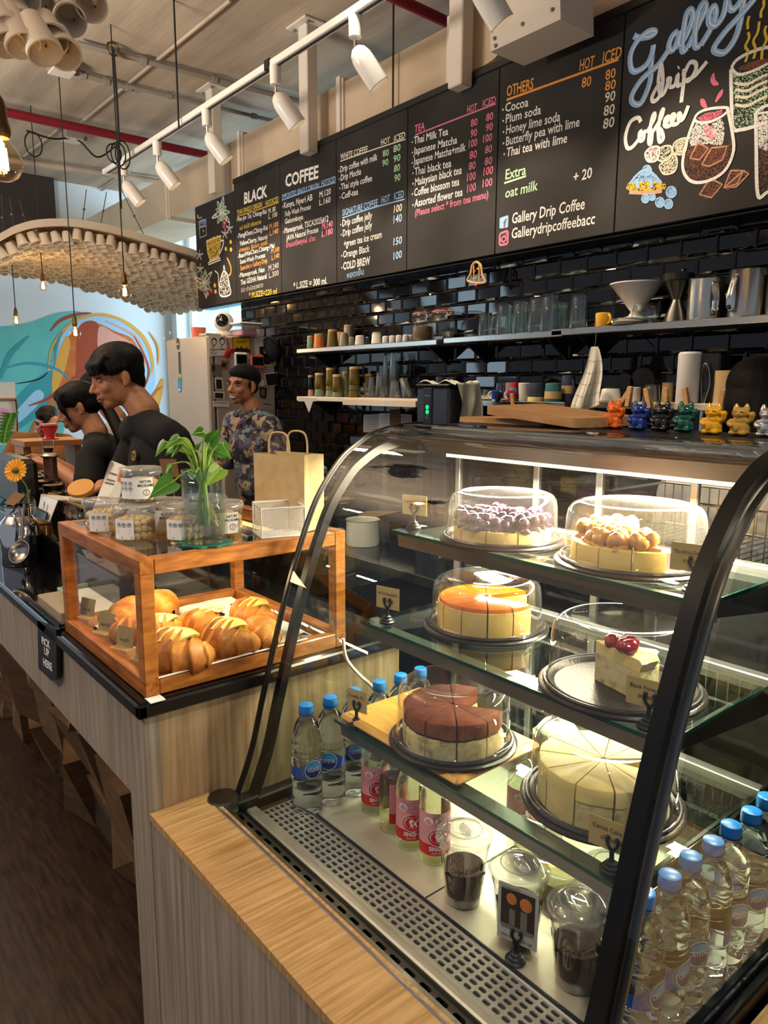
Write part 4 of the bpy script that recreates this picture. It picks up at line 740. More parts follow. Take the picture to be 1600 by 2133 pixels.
obj('rail_end', MB().lathe([(.0, .0), (.03, .0), (.034, -.006), (.034, -.05)], c=(LX0 - .004, .63, .668), n=20), 'steel_dark', t)
obj('corner_foot', MB().span((LX0 - .012, .640, .628), (LX0 + .022, .70, .656), .003), 'black_metal', t)
# glass shelves (each lifts out)
SH = [(1.205, .975, 'top'), (1.023, .893, 'middle'), (.826, .824, 'lowest')]
SX0, SX1 = -1.165, -.480; SB = 1.225
for z, y, nm in SH:
    s = thing('glass_shelf', 'green edged glass shelf, %s of the three in the display case' % nm, 'shelf', 'glass shelves of the display case', (-.82, 1.05, z))
    obj('shelf_glass', MB().span((SX0, y, z - .006), (SX1, SB, z)), 'glass_green', s, 0)
    obj('polished_edge', MB().span((SX0 - .0006, y - .0006, z - .0062), (SX1 + .0006, y + .0004, z + .0002)).span((SX1 - .0004, y, z - .0062), (SX1 + .0006, SB, z + .0002)), 'glass_edge', s, 0)
    obj('front_strip', MB().add([(x, yy, zz) for x in (SX0 + .012, SX1 - .004) for yy, zz in ((y + .006, z - .0075), (y + .010, z - .034), (y + .045, z - .038), (y + .040, z - .0075))], [(0, 1, 5, 4), (1, 2, 6, 5), (2, 3, 7, 6), (3, 0, 4, 7), (3, 2, 1, 0), (4, 5, 6, 7)]), 'strip_grey', s, 0)
    for x in (SX0 + .01, SX1 - .012): obj('bracket', MB().add([(x + e, yy, zz) for e in (-.003, .003) for yy, zz in ((y + .02, z - .0075), (y + .022, z - .03), (SB, z - .062), (SB + .03, z - .062), (SB + .03, z - .0075))], [(4, 3, 2, 1, 0), (5, 6, 7, 8, 9), (0, 1, 6, 5), (1, 2, 7, 6), (2, 3, 8, 7), (3, 4, 9, 8), (4, 0, 5, 9)]), 'black_metal', s, 0)
    obj('rear_strip', MB().span((SX0, SB - .012, z - .02), (SX1, SB + .012, z + .008), .002), 'alu', s); obj('end_clip', MB().box((SX1 + .003, SB, z), (.006, .026, .03), .001), 'black_metal', s)
# ================================================================ cakes
def make_tray(r):
    t = lthing('cake_tray'); t['_l'] = 1
    obj('tray', MB().lathe([(0, .004), (r * .80, .004), (r * .83, .009), (r * .88, .012), (r * .90, .007), (r * .96, .007), (r, .004), (r, .0), (r * .96, .001), (0, .0)], n=56), 'brown_plastic', t); obj('rim', MB().tube([(r * .925 * math.cos(a), r * .925 * math.sin(a), .0095) for a in [k * math.pi / 28 for k in range(56)]], .0028, 6, closed=True), 'black_plastic', t); return t
def make_dome(r, h):
    t = lthing('cake_dome'); t['_l'] = 1; q = r * .885
    pf = [(r * .95, .0085), (r * .93, .013), (q + .003, .013), (q, .017), (q * .995, .023), (q * .99, .030), (q * .975, h * .72), (q * .95, h * .86), (q * .90, h * .94), (q * .82, h * .985), (q * .74, h), (q * .70, h * .985), (q * .4, h * .978), (0, h * .975)]
    obj('dome', MB().lathe(pf, n=64), 'dome', t, 1.0); return t
def wedge(a0, a1, r, z0, z1, g=.0012, n=8, rag=0.0, seed=0):
    """one cut slice between two angles, with a rounded top edge"""
    mb = MB(); ri = .004; am = (a0 + a1) / 2; c0 = (g * math.cos(am), g * math.sin(am))
    prof = [(0, z0), (1, z0), (1, z1 - .006), (.985, z1 - .001), (.96, z1), (0, z1)]
    vs = []; N = n + 1
    for k, (f, z) in enumerate(prof):
        for i in range(N):
            a = a0 + (a1 - a0) * i / n; rr = max(f * r, ri) * (1 + rag * mnoise.noise(V((a * 5, z * 60, seed)))); vs.append((c0[0] + rr * math.cos(a), c0[1] + rr * math.sin(a), z + (rag * .02 * mnoise.noise(V((a * 7, f * 9, seed))) if 0 < k and f < .99 else 0)))
    fs = []
    for k in range(len(prof)):
        k2 = (k + 1) % len(prof)
        for i in range(n): fs.append((k * N + i, k * N + i + 1, k2 * N + i + 1, k2 * N + i))
    fs.append(tuple(k * N for k in range(len(prof)))[::-1]); fs.append(tuple(k * N + n for k in range(len(prof)))); return mb.add(vs, fs)
def film_strip(a0, a1, r, z0, z1): return MB().add([(r * math.cos(a0 + (a1 - a0) * i / 8), r * math.sin(a0 + (a1 - a0) * i / 8), z) for z in (z0, z1) for i in range(9)], [(i, i + 1, 10 + i, 9 + i) for i in range(8)])
def blob(c_, r, sq=1.0): return MB().ell(c_, (r, r, r * sq), 12, 8, dis=lambda p: .14 * mnoise.noise(p * 1.8 + V(c_) * 90))
def slice_(kind, a0, a1, r, z, seed, label, group):
    t = thing('cake_slice', label, 'cake slice', group, (0, 0, 0)); t['_l'] = 1; am = (a0 + a1) / 2; random.seed(seed)
    def inside(k, q0=.2, q1=.92):
        for _ in range(k):
            rr = r * math.sqrt(random.uniform(q0 * q0, q1 * q1)); a = am + (a1 - a0) * .5 * random.uniform(-1, 1) * max(.1, 1 - .012 / max(rr, .01)); yield rr * math.cos(a), rr * math.sin(a)
    if kind == 'orange':
        obj('cheesecake', wedge(a0, a1, r, z, z + .050), 'cheesecake', t, .5); obj('jam_top', wedge(a0, a1, r * .965, z + .0502, z + .058), 'orange_jam', t, .5); obj('film', film_strip(a0, a1, r + .001, z, z + .058), 'film', t)
    elif kind == 'carrot':
        obj('sponge', wedge(a0, a1, r * .985, z, z + .05, rag=.03, seed=seed), 'sponge', t, .5); cb = wedge(a0, a1, r * 1.0, z + .044, z + .069, rag=.03, seed=seed); obj('cream_top', cb, 'cream', t, .5)
        obj('cream_side', MB().add([((r * 1.004 - .0015 * abs(mnoise.noise(V((i, zz * 70, seed))))) * math.cos(a0 + (a1 - a0) * i / 10), (r * 1.004) * math.sin(a0 + (a1 - a0) * i / 10), z + zz) for zz in (.0, .018 + .006 * math.sin(seed), .05) for i in range(11)], [(k * 11 + i, k * 11 + i + 1, k * 11 + 12 + i, k * 11 + 11 + i) for k in range(2 if seed % 3 else 1) for i in range(10)]), 'cream', t); obj('film', film_strip(a0, a1, r + .002, z, z + .06), 'film', t)
    elif kind == 'cocoa':
        obj('sponge', wedge(a0, a1, r, z, z + .036, rag=.05, seed=seed), 'sponge', t, .5); obj('choco_layer', wedge(a0, a1, r * .97, z + .0365, z + .041, rag=.04, seed=seed), 'choco', t, .5); obj('cocoa_top', wedge(a0, a1, r * 1.0, z + .0412, z + .068, rag=.05, seed=seed), 'cocoa', t, .5); obj('film', film_strip(a0, a1, r + .001, z, z + .068), 'film', t)
    elif kind == 'blue':
        obj('cheesecake', wedge(a0, a1, r, z, z + .026), 'cheesecake', t, .5)
        for x, y in inside(13): obj('blueberry', blob((x, y, z + .034 + random.uniform(0, .012)), .0115), 'blueberry', t, 1.2)
        obj('sauce', wedge(a0 + .05, a1 - .05, r * .97, z + .025, z + .034, rag=.2, seed=seed), 'blueberry', t, 1.0); obj('film', film_strip(a0, a1, r + .001, z, z + .06), 'film', t)
    elif kind == 'nut':
        obj('cheesecake', wedge(a0, a1, r, z, z + .036), 'custard', t, .5)
        for x, y in inside(11, .25, .86): obj('macadamia', blob((x, y, z + .043 + random.uniform(0, .012)), .0125), 'nut', t, 1.2)
        obj('caramel', wedge(a0 + .06, a1 - .06, r * .9, z + .035, z + .043, rag=.2, seed=seed), 'nut', t, 1.0); obj('film', film_strip(a0, a1, r + .001, z, z + .062), 'film', t)
    else:
        obj('sponge', wedge(a0, a1, r, z, z + .046, rag=.06, seed=3), 'sponge', t, .5); obj('cream_top', wedge(a0, a1, r * .99, z + .0462, z + .066, rag=.14, seed=4), 'cream', t, .6)
        for x, y in inside(7, .15, .75): obj('cherry', blob((x, y, z + .072 + random.uniform(0, .008)), .0125), 'cherry', t, 1.2)
        obj('film', film_strip(a0, a1, r + .001, z, z + .07), 'film', t)
    return t
def cake(kind, px, py, z, R, h, ang, n, skip, lab, glab, zt=0.0):
    p = at(px, py, 2, z + .006); rc = R * .885 - .014
    o = make_tray(R); put(o, (p.x, p.y, z + .0006), 0, 'round black plastic cake tray under the ' + lab, 'cake tray', 'cake trays'); d = make_dome(R, h); put(d, (p.x, p.y, z + .001), 0, 'clear plastic dome covering the ' + lab, 'dome', 'clear cake domes')
    st = 2 * math.pi / n
    for k in range(n):
        if k in skip: continue
        s = slice_(kind, ang + k * st + .012, ang + (k + 1) * st - .012, rc, 0, k + n, glab, 'slices of the ' + lab); o_ = .045 if kind == 'bf' else 0; put(s, (p.x - o_, p.y - o_ * .3, z + .0054))
cake('blue', 1045, 1118, 1.205, .122, .095, .1, 10, (), 'blueberry cheesecake', 'slice topped with glossy blueberries on the left of the top glass shelf')
cake('nut', 1318, 1166, 1.205, .132, .105, -2.6, 12, (4, 5, 6, 7, 8), 'macadamia cheesecake', 'yellow slice topped with caramel macadamias on the right of the top shelf')
cake('orange', 1012, 1298, 1.023, .126, .102, .25, 12, (0, 1), 'orange topped cheesecake', 'cheesecake slice with smooth orange jam top on the middle glass shelf')
cake('bf', 1293, 1425, 1.023, .131, .115, -.25, 9, (1, 2, 3, 4, 5, 6, 7, 8), 'last slice of cherry cake', 'last cream cake slice with red cherries on the nearly empty tray')
cake('cocoa', 943, 1535, .843, .121, .118, .55, 10, (0, 1), 'cocoa dusted sponge cake', 'sponge slice thickly dusted with brown cocoa on the bamboo board')
cake('carrot', 1253, 1660, .826, .133, .112, .9, 11, (10,), 'white cream carrot cake', 'carrot cake slice covered in pale yellow cream on the lowest shelf')
bq = at(943, 1545, 2, .84); bb = MB()
bb.box((0, 0, .007), (.342, .224, .014), .006).box((0, 0, .0145), (.312, .194, .001)); b = obj('bamboo_board', bb, 'bamboo'); put(b, (-.984, .941, .8266), 0, 'bamboo serving board under the cocoa cake on the lowest shelf', 'board')
# ---- name cards on little black hands holders
def make_holder(w, h, lines, rz, m='card_tan', photo=False):
    t = lthing('card_holder'); t['_l'] = 1
    obj('base', MB().lathe([(0, 0), (.016, 0), (.0165, .004), (.013, .006), (.0125, .009), (.009, .011), (.0085, .014), (.005, .016), (.0035, .02), (.0035, .032), (.0055, .034), (0, .035)], n=20), 'black_metal', t)
    for e in (-1, 1): obj('claw', MB().tube(spl([(0, 0, .032), (e * .006, 0, .038), (e * .008, 0, .046), (e * .006, -.001, .05)], 4), .0022, 6).ell((e * .0065, -.001, .05), .0035, 8, 6), 'black_metal', t)
    c_ = obj('card', MB().box((0, .002, .029 + h / 2), (w, .0012, h), .0004), m, t); q = MB()
    if photo: obj('photo', MB().add([(-w * .42, .001, .033 + h * .22), (w * .42, .001, .033 + h * .22), (w * .42, .001, .025 + h * .97), (-w * .42, .001, .025 + h * .97)], [(0, 1, 2, 3)]), 'photo_dark', c_, 0); obj('photo_lamps', MB().ell((-w * .16, .0008, .025 + h * .80), (w * .13, .0003, h * .10)).ell((w * .2, .0008, .025 + h * .78), (w * .15, .0003, h * .12)), 'orange_glaze', c_, 0); obj('photo_glasses', MB().span((-w * .2, .0006, .029 + h * .3), (-w * .06, .0008, .029 + h * .58)).span((w * .08, .0006, .029 + h * .27), (w * .24, .0008, .029 + h * .6)).span((-w * .4, .0006, .029 + h * .22), (w * .4, .0007, .029 + h * .29)), 'photo_grey', c_, 0)
    for st, yy, hh, ww in lines: txt(q, st, lambda x, y: (x, .0008, yy - .011 + y), hh, ww, -ww / 2)
    if lines: obj('lettering', q, 'ink', c_, 0)
    return t
def card(px, py, z, l1, l2, lab, w=.062, h=.042, rz=.25):
    p = at(px, py, 2, z); a = make_holder(w, h, [(l1, .04 + h * .62, h * .15, w * .86), (l2, .04 + h * .3, h * .15, w * .5)], 0); put(a, (p.x, p.y + .012, z + .0004), rz, lab, 'card holder', 'cake name cards')
card(853, 1103, 1.205, 'Blueberry Cheesecake 85.-', 'บลูเบอร์รี่', 'tan Blueberry Cheesecake name card at the left end of the top shelf')
card(1435, 1236, 1.205, 'Macadamia Cheesecake 90.-', 'ความสุขที่สุด', 'tan Macadamia Cheesecake name card behind the thick black frame', .072, .042)
card(797, 1300, 1.023, 'New York Cheesecake 85.-', 'นิวยอร์ก', 'tan New York Cheesecake name card at the left end of the middle shelf', .058, .046)
card(1340, 1522, 1.023, 'Black Forest 115.-', 'พะโพกอนิล', 'tan Black Forest name card in front of the last slice', .07, .042, .2)
card(733, 1515, .826, 'Castilla 75.-', 'ชอคโก', 'tan name card at the left end of the lowest shelf', .05, .046)
card(1262, 1822, .826, 'Carrot Cake 120.-', 'เค้กแครอท', 'tan Carrot Cake name card in front of the white cake', .072, .046, .2)
p = at(1063, 2010, 2, ZF); a = make_holder(.066, .096, [('drip coffee in ice cup', .046, .006, .05)], 0, 'paper_grey', True); put(a, (p.x, p.y + .012, ZF + .0004), .3, 'instant photo card on black holder in front of the iced coffees', 'card holder')
# ================================================================ bottles and cups in the case
def make_water():
    t = lthing('water_bottle'); t['_l'] = 1; mb = MB(); n = 40
    P = [(.010, .006), (.022, .0), (.029, .004), (.0315, .014), (.0305, .024), (.0318, .03), (.0318, .055), (.0305, .060), (.0318, .066), (.0322, .085), (.0322, .125), (.0312, .129), (.0300, .134), (.0312, .139), (.0305, .146), (.0318, .152), (.0312, .165), (.029, .18), (.024, .194), (.017, .205), (.0135, .210), (.0132, .216), (.0155, .217), (.0155, .219), (.0128, .220)]
    prof = spl(P, 3); vs = []; fs = []
    for r, z in prof:
        for i in range(n):
            a = 2 * math.pi * i / n; q = r
            if z < .02: q *= 1 + .07 * math.cos(5 * a) * (1 - z / .02)
            if .03 < z < .06: q *= 1 - .022 * abs(math.sin(4 * a + (z - .03) * 90))
            if .139 < z < .19: q *= 1 - .03 * abs(math.sin(4 * a + (z - .139) * 60))
            vs.append((q * math.cos(a), q * math.sin(a), z))
    m = len(prof); fs = [(k * n + i, k * n + (i + 1) % n, (k + 1) * n + (i + 1) % n, (k + 1) * n + i) for k in range(m - 1) for i in range(n)]
    vs += [(0, 0, .007), (0, 0, .221)]; e = len(vs); fs += [(e - 2, (i + 1) % n, i) for i in range(n)] + [(e - 1, (m - 1) * n + i, (m - 1) * n + (i + 1) % n) for i in range(n)]
    obj('bottle_body', mb.add(vs, fs), 'water', t, 1.2)
    cp = MB(); cp.lathe([(0, .2365), (.012, .2365), (.0142, .235), (.0150, .231), (.0152, .221), (.0148, .219)], n=40); obj('cap', cp, 'cap_blue', t); obj('cap_ring', MB().lathe([(.0156, .2195), (.0156, .216), (.0148, .2155)], n=28), 'cap_blue', t)
    R = .0326
    def wr(x, y, o=0.0): a = x / R; return ((R + o) * math.cos(a), (R + o) * math.sin(a), y)
    W2 = math.pi * R * .62
    lb = obj('label', MB().sheet(lambda u, v: wr((u - .5) * 2 * W2, .088 + v * (.020 + .020 * (.5 + .5 * math.cos((u - .5) * 9)))), 40, 3), 'label_blue', t, 1)
    el = lambda cx, cy, rx, ry, o, k=22: [wr(cx + rx * math.cos(a), cy + ry * math.sin(a), o) for a in [q * 2 * math.pi / k for q in range(k)]]
    for nm, rx, ry, o, m_, dx in (('green_swoosh', .0205, .0205, .0003, 'label_green', -.003), ('white_ring', .0185, .0195, .0006, 'label_white', 0), ('oval_badge', .0172, .0182, .0009, 'label_navy', 0)):
        k = 22; P = el(dx, .107, rx, ry, o, k); c0 = wr(dx, .107, o); obj(nm, MB().add(P + [c0], [(i, (i + 1) % k, k) for i in range(k)]), m_, lb, 1)
    k = 12; P = [wr(.0165 * math.cos(a), .1085 + .015 * math.sin(a), .0011) for a in [q * math.pi / k for q in range(k + 1)]]; obj('badge_shine', MB().add(P + [wr(0, .1085, .0011)], [(i, i + 1, k + 1) for i in range(k)]), 'label_sky', lb, 1)
    m = MB(); txt(m, 'CRYSTAL', lambda x, y: wr(x, .104 + y, .0014), .0078, .030, -.015); obj('lettering', m, 'label_white', lb, 0)
    return t
wt = make_water()
def thai(t_):                             # the other face of the label carries the Thai word
    for c_ in t_.children:
        if c_.name.startswith('label'):
            for g in c_.children:
                if g.name.startswith('lettering'):
                    m = MB(); R = .0326; txt(m, 'คริสตัล', lambda x, y: ((R + .0014) * math.cos(x / R), (R + .0014) * math.sin(x / R), .103 + y), .010, .026, -.013); g.data = bpy.data.meshes.new('lettering'); g.data.from_pydata([tuple(q) for q in m.v], [], m.f); g.data.materials.append(MATS['label_white'])
wl = dup(wt, (0, 0, 0)); thai(wl)
LW = ['nearest the front glass at left end', 'second from the front at the left end', 'third from the front at the left end', 'fourth from the front at the left end', 'fifth from the front at the left end', 'rearmost of the left row']
used = set()
def water(src, loc, rz, lab, grp):
    o = place(src, src.name not in used, loc, rz, lab, 'bottle', grp); used.add(src.name)
for i, (y, k, rz) in enumerate(((.775, 1, -.15), (.835, 0, -.75), (.897, 0, -.4), (.968, 1, -.9), (1.03, 0, -.6), (1.09, 0, -.6))): water((wt, wl)[k], (-1.195, y, ZF + .0006), rz, 'water bottle with blue cap, %s of the case' % LW[i], 'water bottles along the left end')
RWL = ['nearest the camera', 'second', 'third', 'fourth', 'fifth', 'sixth', 'seventh']
for i, (y, k, rz) in enumerate(((.802, 0, .0), (.86, 0, .0), (.92, 0, -.45), (.978, 1, 1.6), (1.038, 1, -.5), (1.098, 1, -.5), (1.158, 0, -.4))): water((wt, wl)[k], (-.446 + .003 * (i % 2), y, ZF + .0006), rz, 'blue capped water bottle, %s in the right row' % RWL[i], 'water bottles along the right end')
def make_soda():
    t = lthing('soda_bottle'); t['_l'] = 1; R = .0292
    P = spl([(0, .003), (.022, .0), (.028, .004), (.029, .012), (.029, .118), (.0275, .132), (.022, .148), (.0155, .162), (.013, .172), (.013, .18)], 3)
    obj('bottle_body', MB().lathe([(p.x, p.y) for p in P], n=36), 'jar_glass', t, 1.2); obj('soda', MB().lathe([(0, .006), (.0262, .006), (.0266, .012), (.0266, .117), (.025, .13), (0, .131)], n=28), 'pickle_clear', t, 1); obj('crown_cap', MB().lathe([(.014, .178), (.0142, .183), (.011, .186), (0, .186)], n=21), 'label_red', t)
    def wr(x, y, o=0.0): a = x / (R + .0003); return ((R + .0003 + o) * math.cos(a), (R + .0003 + o) * math.sin(a), y)
    W2 = math.pi * R * .8
    lb = obj('label', MB().sheet(lambda u, v: wr((u - .5) * 2 * W2, .024 + v * .022), 32, 1), 'label_red', t, 1); obj('pale_label', MB().sheet(lambda u, v: wr((u - .5) * 2 * W2, .046 + v * .062), 32, 2), 'label_pink', lb, 1)
    k = 24
    for nm, rx, ry, o, m_ in (('oval_border', .0215, .0185, .0003, 'label_white'), ('oval_crest', .0200, .0170, .0006, 'label_red'), ('oval_line', .0152, .0125, .0008, 'label_white'), ('oval_inner', .0145, .0118, .001, 'label_red')):
        pts = [wr(rx * math.cos(q * 2 * math.pi / k), .061 + ry * math.sin(q * 2 * math.pi / k), o) for q in range(k)] + [wr(0, .061, o)]; obj(nm, MB().add(pts, [(i, (i + 1) % k, k) for i in range(k)]), m_, lb, 1)
    m = MB(); txt(m, 'SINGHA', lambda x, y: wr(x, .034 + y, .0006), .008, .036, -.018, bold=.0004); txt(m, 'SODA WATER', lambda x, y: wr(x, .0275 + y, .0006), .0036, .026, -.013)
    for j, ch in enumerate('SODA  WATER'):
        if ch == ' ': continue
        an = math.pi * (.93 - .86 * j / 10); txt(m, ch, lambda x, y, an=an: wr(.0165 * math.cos(an) + x * math.sin(an) + y * math.cos(an), .061 + .0135 * math.sin(an) - x * math.cos(an) + y * math.sin(an), .0012), .0034, None, -.001)
    lion = [(-.006, -.009), (-.0045, -.004), (-.006, .0), (-.0075, .004), (-.0045, .008), (0, .009), (.001, .005), (.004, .0035), (.0065, .006), (.0085, .004), (.007, .008), (.010, .008), (.0095, .002), (.006, .001), (.007, -.003), (.009, -.008), (.006, -.0085), (.004, -.004), (.0, -.003), (.0005, -.0085), (-.003, -.009), (-.0025, -.004)]
    m.add([wr(x, .061 + y, .0012) for x, y in lion], [tuple(range(len(lion)))]); obj('lettering', m, 'label_white', lb, 0)
    w = MB()
    for q, rr in ((-.02, .012), (.004, .014), (.03, .012)): w.add([wr(q + rr * math.cos(a) * .8, .092 + .008 * math.sin(a), .0003) for a in [j * .52 for j in range(12)]], [tuple(range(12))])
    txt(w, 'WATER', lambda x, y: wr(x, .102 + y, .0005), .005, .03, -.015); obj('pale_pattern', w, 'label_white', lb, 1)
    return t
pane('pickle_clear', '#F6F6DE', .03, .3)
sd = make_soda()
for i, (px, py, rz, lab) in enumerate(((772, 1690, -.45, 'leftmost of the row of four'), (810, 1727, 1.5, 'turned away, second from left, showing its barcode side'), (846, 1762, -.6, 'third from left'), (895, 1793, -.5, 'nearest the plastic coffee cups'))):
    p = at(px, py, 2, ZF); place(sd, i == 0, (p.x, p.y + .012, ZF + .0006), rz, 'red labelled glass soda water bottle, ' + lab, 'bottle', 'soda water bottles')
p = at(1165, 1690, 2, ZF); dup(sd, (-.86, 1.06, ZF + .0006), -.4, 'soda water bottle farther back under the lowest shelf', 'bottle', 'soda water bottles')
def make_cup(fill=.55):
    t = lthing('coffee_cup'); t['_l'] = 1; H, r0, r1 = .122, .030, .044
    rr = lambda z: r0 + (r1 - r0) * z / H
    obj('cup', MB().lathe([(0, .002), (r0 - .004, .0), (r0, .003), (rr(.018), .018), (rr(.018) + .001, .020), (rr(.022), .022), (rr(.06), .06), (r1 - .003, H - .02), (r1 - .001, H - .017), (r1, H - .003), (r1 + .003, H), (r1, H + .002)], n=44), 'clear', t, 1.2); zf = H * fill
    obj('coffee', MB().lathe([(0, .004), (r0 - .002, .004), (rr(zf) - .0025, zf), (0, zf)], n=36), 'coffee', t, .5)
    obj('lid', MB().lathe([(r1 + .004, H - .004), (r1 + .005, H + .001), (r1 + .004, H + .005), (r1 - .002, H + .006), (r1 - .004, H + .004), (r1 - .010, H + .011), (r1 - .013, H + .012), (.018, H + .0125), (.017, H + .011), (0, H + .011)], n=44), 'frosty', t, 1)
    obj('lid_tab', MB().ell((.006, 0, H + .0135), (.022, .010, .003), 16, 8).tube([(.030 * math.cos(a), .030 * math.sin(a), H + .0125) for a in [q * .25 for q in range(25)]], .0012, 6, closed=True), 'frosty', t, 1)
    m = MB(); wr = lambda x, y: ((rr(y) + .0008) * math.cos(x / .036), (rr(y) + .0008) * math.sin(x / .036), y)
    txt(m, 'Drip Coffee', lambda x, y: wr(x, .076 + y + .15 * x), .009, .052, -.03, shear=.3)
    for c0 in (-.035, .03):                 # little printed faces and marks
        P = [(c0 + .008 * math.cos(a), .055 + .010 * math.sin(a)) for a in [q * .42 for q in range(16)]]; m.ribbon(P, .0008, lambda x, y: wr(x, y)); m.add([wr(c0 + .009 * math.cos(a), .060 + .008 * math.sin(a)) for a in [q * .35 for q in range(10)]], [tuple(range(10))])
        for e in (-.003, .003): m.add([wr(c0 + e + .0009 * math.cos(a), .055 + .0012 * math.sin(a)) for a in (0, 1.5, 3.1, 4.6)], [(0, 1, 2, 3)])
        m.ribbon([(c0 - .003, .05), (c0, .0485), (c0 + .003, .05)], .0008, lambda x, y: wr(x, y))
    for x0 in (-.012, -.006, .012, .05, .058, .066): m.ribbon([(x0, .045), (x0 + .002, .06), (x0 - .001, .07)], .0009, lambda x, y: wr(x, y))
    for x0 in (.018, -.055): m.add([wr(x0 + a, .088 + b) for a, b in ((0, 0), (.004, .004), (.008, -.002), (.006, -.014), (.002, -.010))], [(0, 1, 2, 3, 4)])
    obj('print', m, 'ink', t, 1); return t
cf = make_cup()
for i, (px, py, rz, lab) in enumerate(((958, 1878, -.6, 'beside the soda water bottles'), (1070, 1960, -.4, 'behind the instant photo card'), (1193, 2050, -.8, 'nearest the camera'), (1262, 1960, -.3, 'half hidden behind the thick black frame'))):
    p = at(px, py, 2, ZF); place(cf, i == 0, (p.x, p.y + .008, ZF + .0006), rz, 'clear plastic cup of dark iced coffee with lid, ' + lab, 'coffee cup', 'iced coffees on the case floor')
def make_tub():
    t = lthing('salad_tub'); t['_l'] = 1; obj('tub', MB().lathe([(0, .001), (.034, .0), (.038, .004), (.046, .052), (.049, .054), (.048, .057)], n=36), 'clear', t, 1); obj('salad', MB().lathe([(0, .003), (.035, .003), (.041, .035), (.03, .038), (0, .036)], n=24), 'salad', t, 1); obj('lid', MB().lathe([(.050, .054), (.051, .059), (.044, .061), (.040, .058), (0, .058)], n=36), 'clear', t, 1); obj('lid_ring', MB().tube([(.0475 * math.cos(a), .0475 * math.sin(a), .0605) for a in [q * .2 for q in range(32)]], .0012, 6, closed=True), 'frosty', t); return t
tb = make_tub()
for i, (x, y, lab) in enumerate(((-.79, 1.02, 'leftmost'), (-.70, .98, 'second'), (-.61, .95, 'third'), (-.54, .90, 'nearest the carrot cake card'), (-.53, 1.03, 'rear right'))): place(tb, i == 0, (x, y, ZF + .0006), i * .6, 'small clear lidded tub of greenish salad under the carrot cake, ' + lab, 'tub', 'salad tubs under the lowest shelf')
t = thing('juice_jug', 'white capped pale yellow juice jug behind the bamboo board', 'jug', None, (-.86, 1.165, ZF)); t['_l'] = 1; obj('jug', MB().box((0, 0, .10), (.10, .075, .195), .02), 'juice', t); obj('shoulder', MB().lathe([(.042, .19), (.03, .205), (.014, .212), (.012, .24), (0, .24)], n=24), 'white_plastic', t); obj('strap', MB().tube(spl([(-.012, 0, .236), (-.03, 0, .24), (-.04, 0, .215)], 4), .003, 6), 'white_plastic', t)
tag(obj('power_cord', MB().tube(spl([at(px, py, 0, -1.27) for px, py in ((715, 1330), (722, 1372), (748, 1405), (775, 1430), (800, 1470))], 5), .004, 6), 'bin_white'), 'thin white cord inside the left end of the display case', 'cord')
# ================================================================ fridge and what hangs on it
FX0, FX1, FY0, FY1, FZ = -5.69, -4.97, 2.43, 2.985, 1.865
t = thing('fridge', 'tall pale grey two door fridge standing against the black tile wall', 'fridge', None, (-5.3, 2.7, 0))
obj('body', MB().span((FX0, FY0 + .06, .02), (FX1, FY1, FZ), .008), 'fridge', t); d_ = obj('upper_door', MB().span((FX0, FY0, .62), (FX1, FY0 + .05, FZ), .012), 'fridge', t); obj('lower_door', MB().span((FX0, FY0, .04), (FX1, FY0 + .05, .605), .012), 'fridge', t)
obj('door_seal', MB().span((FX0 + .01, FY0 + .05, .04), (FX1 - .012, FY0 + .06, FZ - .01)), 'fridge_gap', t, 0); obj('hinge_cover', MB().span((FX1 - .14, FY0 + .005, FZ), (FX1 - .02, FY0 + .12, FZ + .018), .004), 'fridge', t)
obj('display_strip', MB().span((FX0 + .22, FY0 - .004, 1.56), (FX0 + .27, FY0 + .001, 1.77), .002), 'fridge', d_); obj('display_window', MB().span((FX0 + .23, FY0 - .006, 1.60), (FX0 + .262, FY0 - .002, 1.765), .001), 'screen', d_)
def disc(nm, px, py, r, sq, m, par=None, ax=1, v=FY0 - .004, th=.003):
    p = at(px, py, ax, v); mb = MB(); P = []
    for k in range(24):
        a = k * math.pi / 12; P.append(p + (V((r * math.cos(a), 0, r * sq * math.sin(a))) if ax == 1 else V((0, r * math.cos(a), r * sq * math.sin(a)))))
    o = V((0, th, 0)) if ax == 1 else V((-th, 0, 0)); n_ = 24
    return obj(nm, mb.add(P + [q + o for q in P], [tuple(range(n_)), tuple(range(2 * n_ - 1, n_ - 1, -1))] + [(i, (i + 1) % n_, n_ + (i + 1) % n_, n_ + i) for i in range(n_)]), m, par)
s = disc('oval_sticker', 370, 716, .028, 1.6, 'photo_dark'); tag(s, 'dark oval sticker near the top of the fridge door', 'sticker'); obj('stripe', MB().box(at(370, 717, 1, FY0 - .0045), (.05, .001, .014)), 'fridge', s, 0)
s = disc('oval_sticker', 374, 802, .034, 1.7, 'label_sky'); tag(s, 'blue and green oval energy sticker below the fridge display', 'sticker'); p = at(374, 794, 1, FY0 - .0045); obj('green_top', MB().add([p + V((.031 * math.cos(a), 0, .038 * math.sin(a) * .9 + .0)) for a in [k * math.pi / 12 for k in range(13)]], [tuple(range(13))]), 'label_green', s, 0); obj('white_foot', MB().box(at(374, 812, 1, FY0 - .0045), (.04, .001, .012)), 'label_white', s, 0)
for px, py, l in ((342, 705, 'left'), (354, 693, 'right')): tag(disc('hinge_button', px, py, .012, 1, 'white_plastic'), 'small white button at the upper left corner of the fridge door, ' + l, 'button')
FS = FX1 + .003
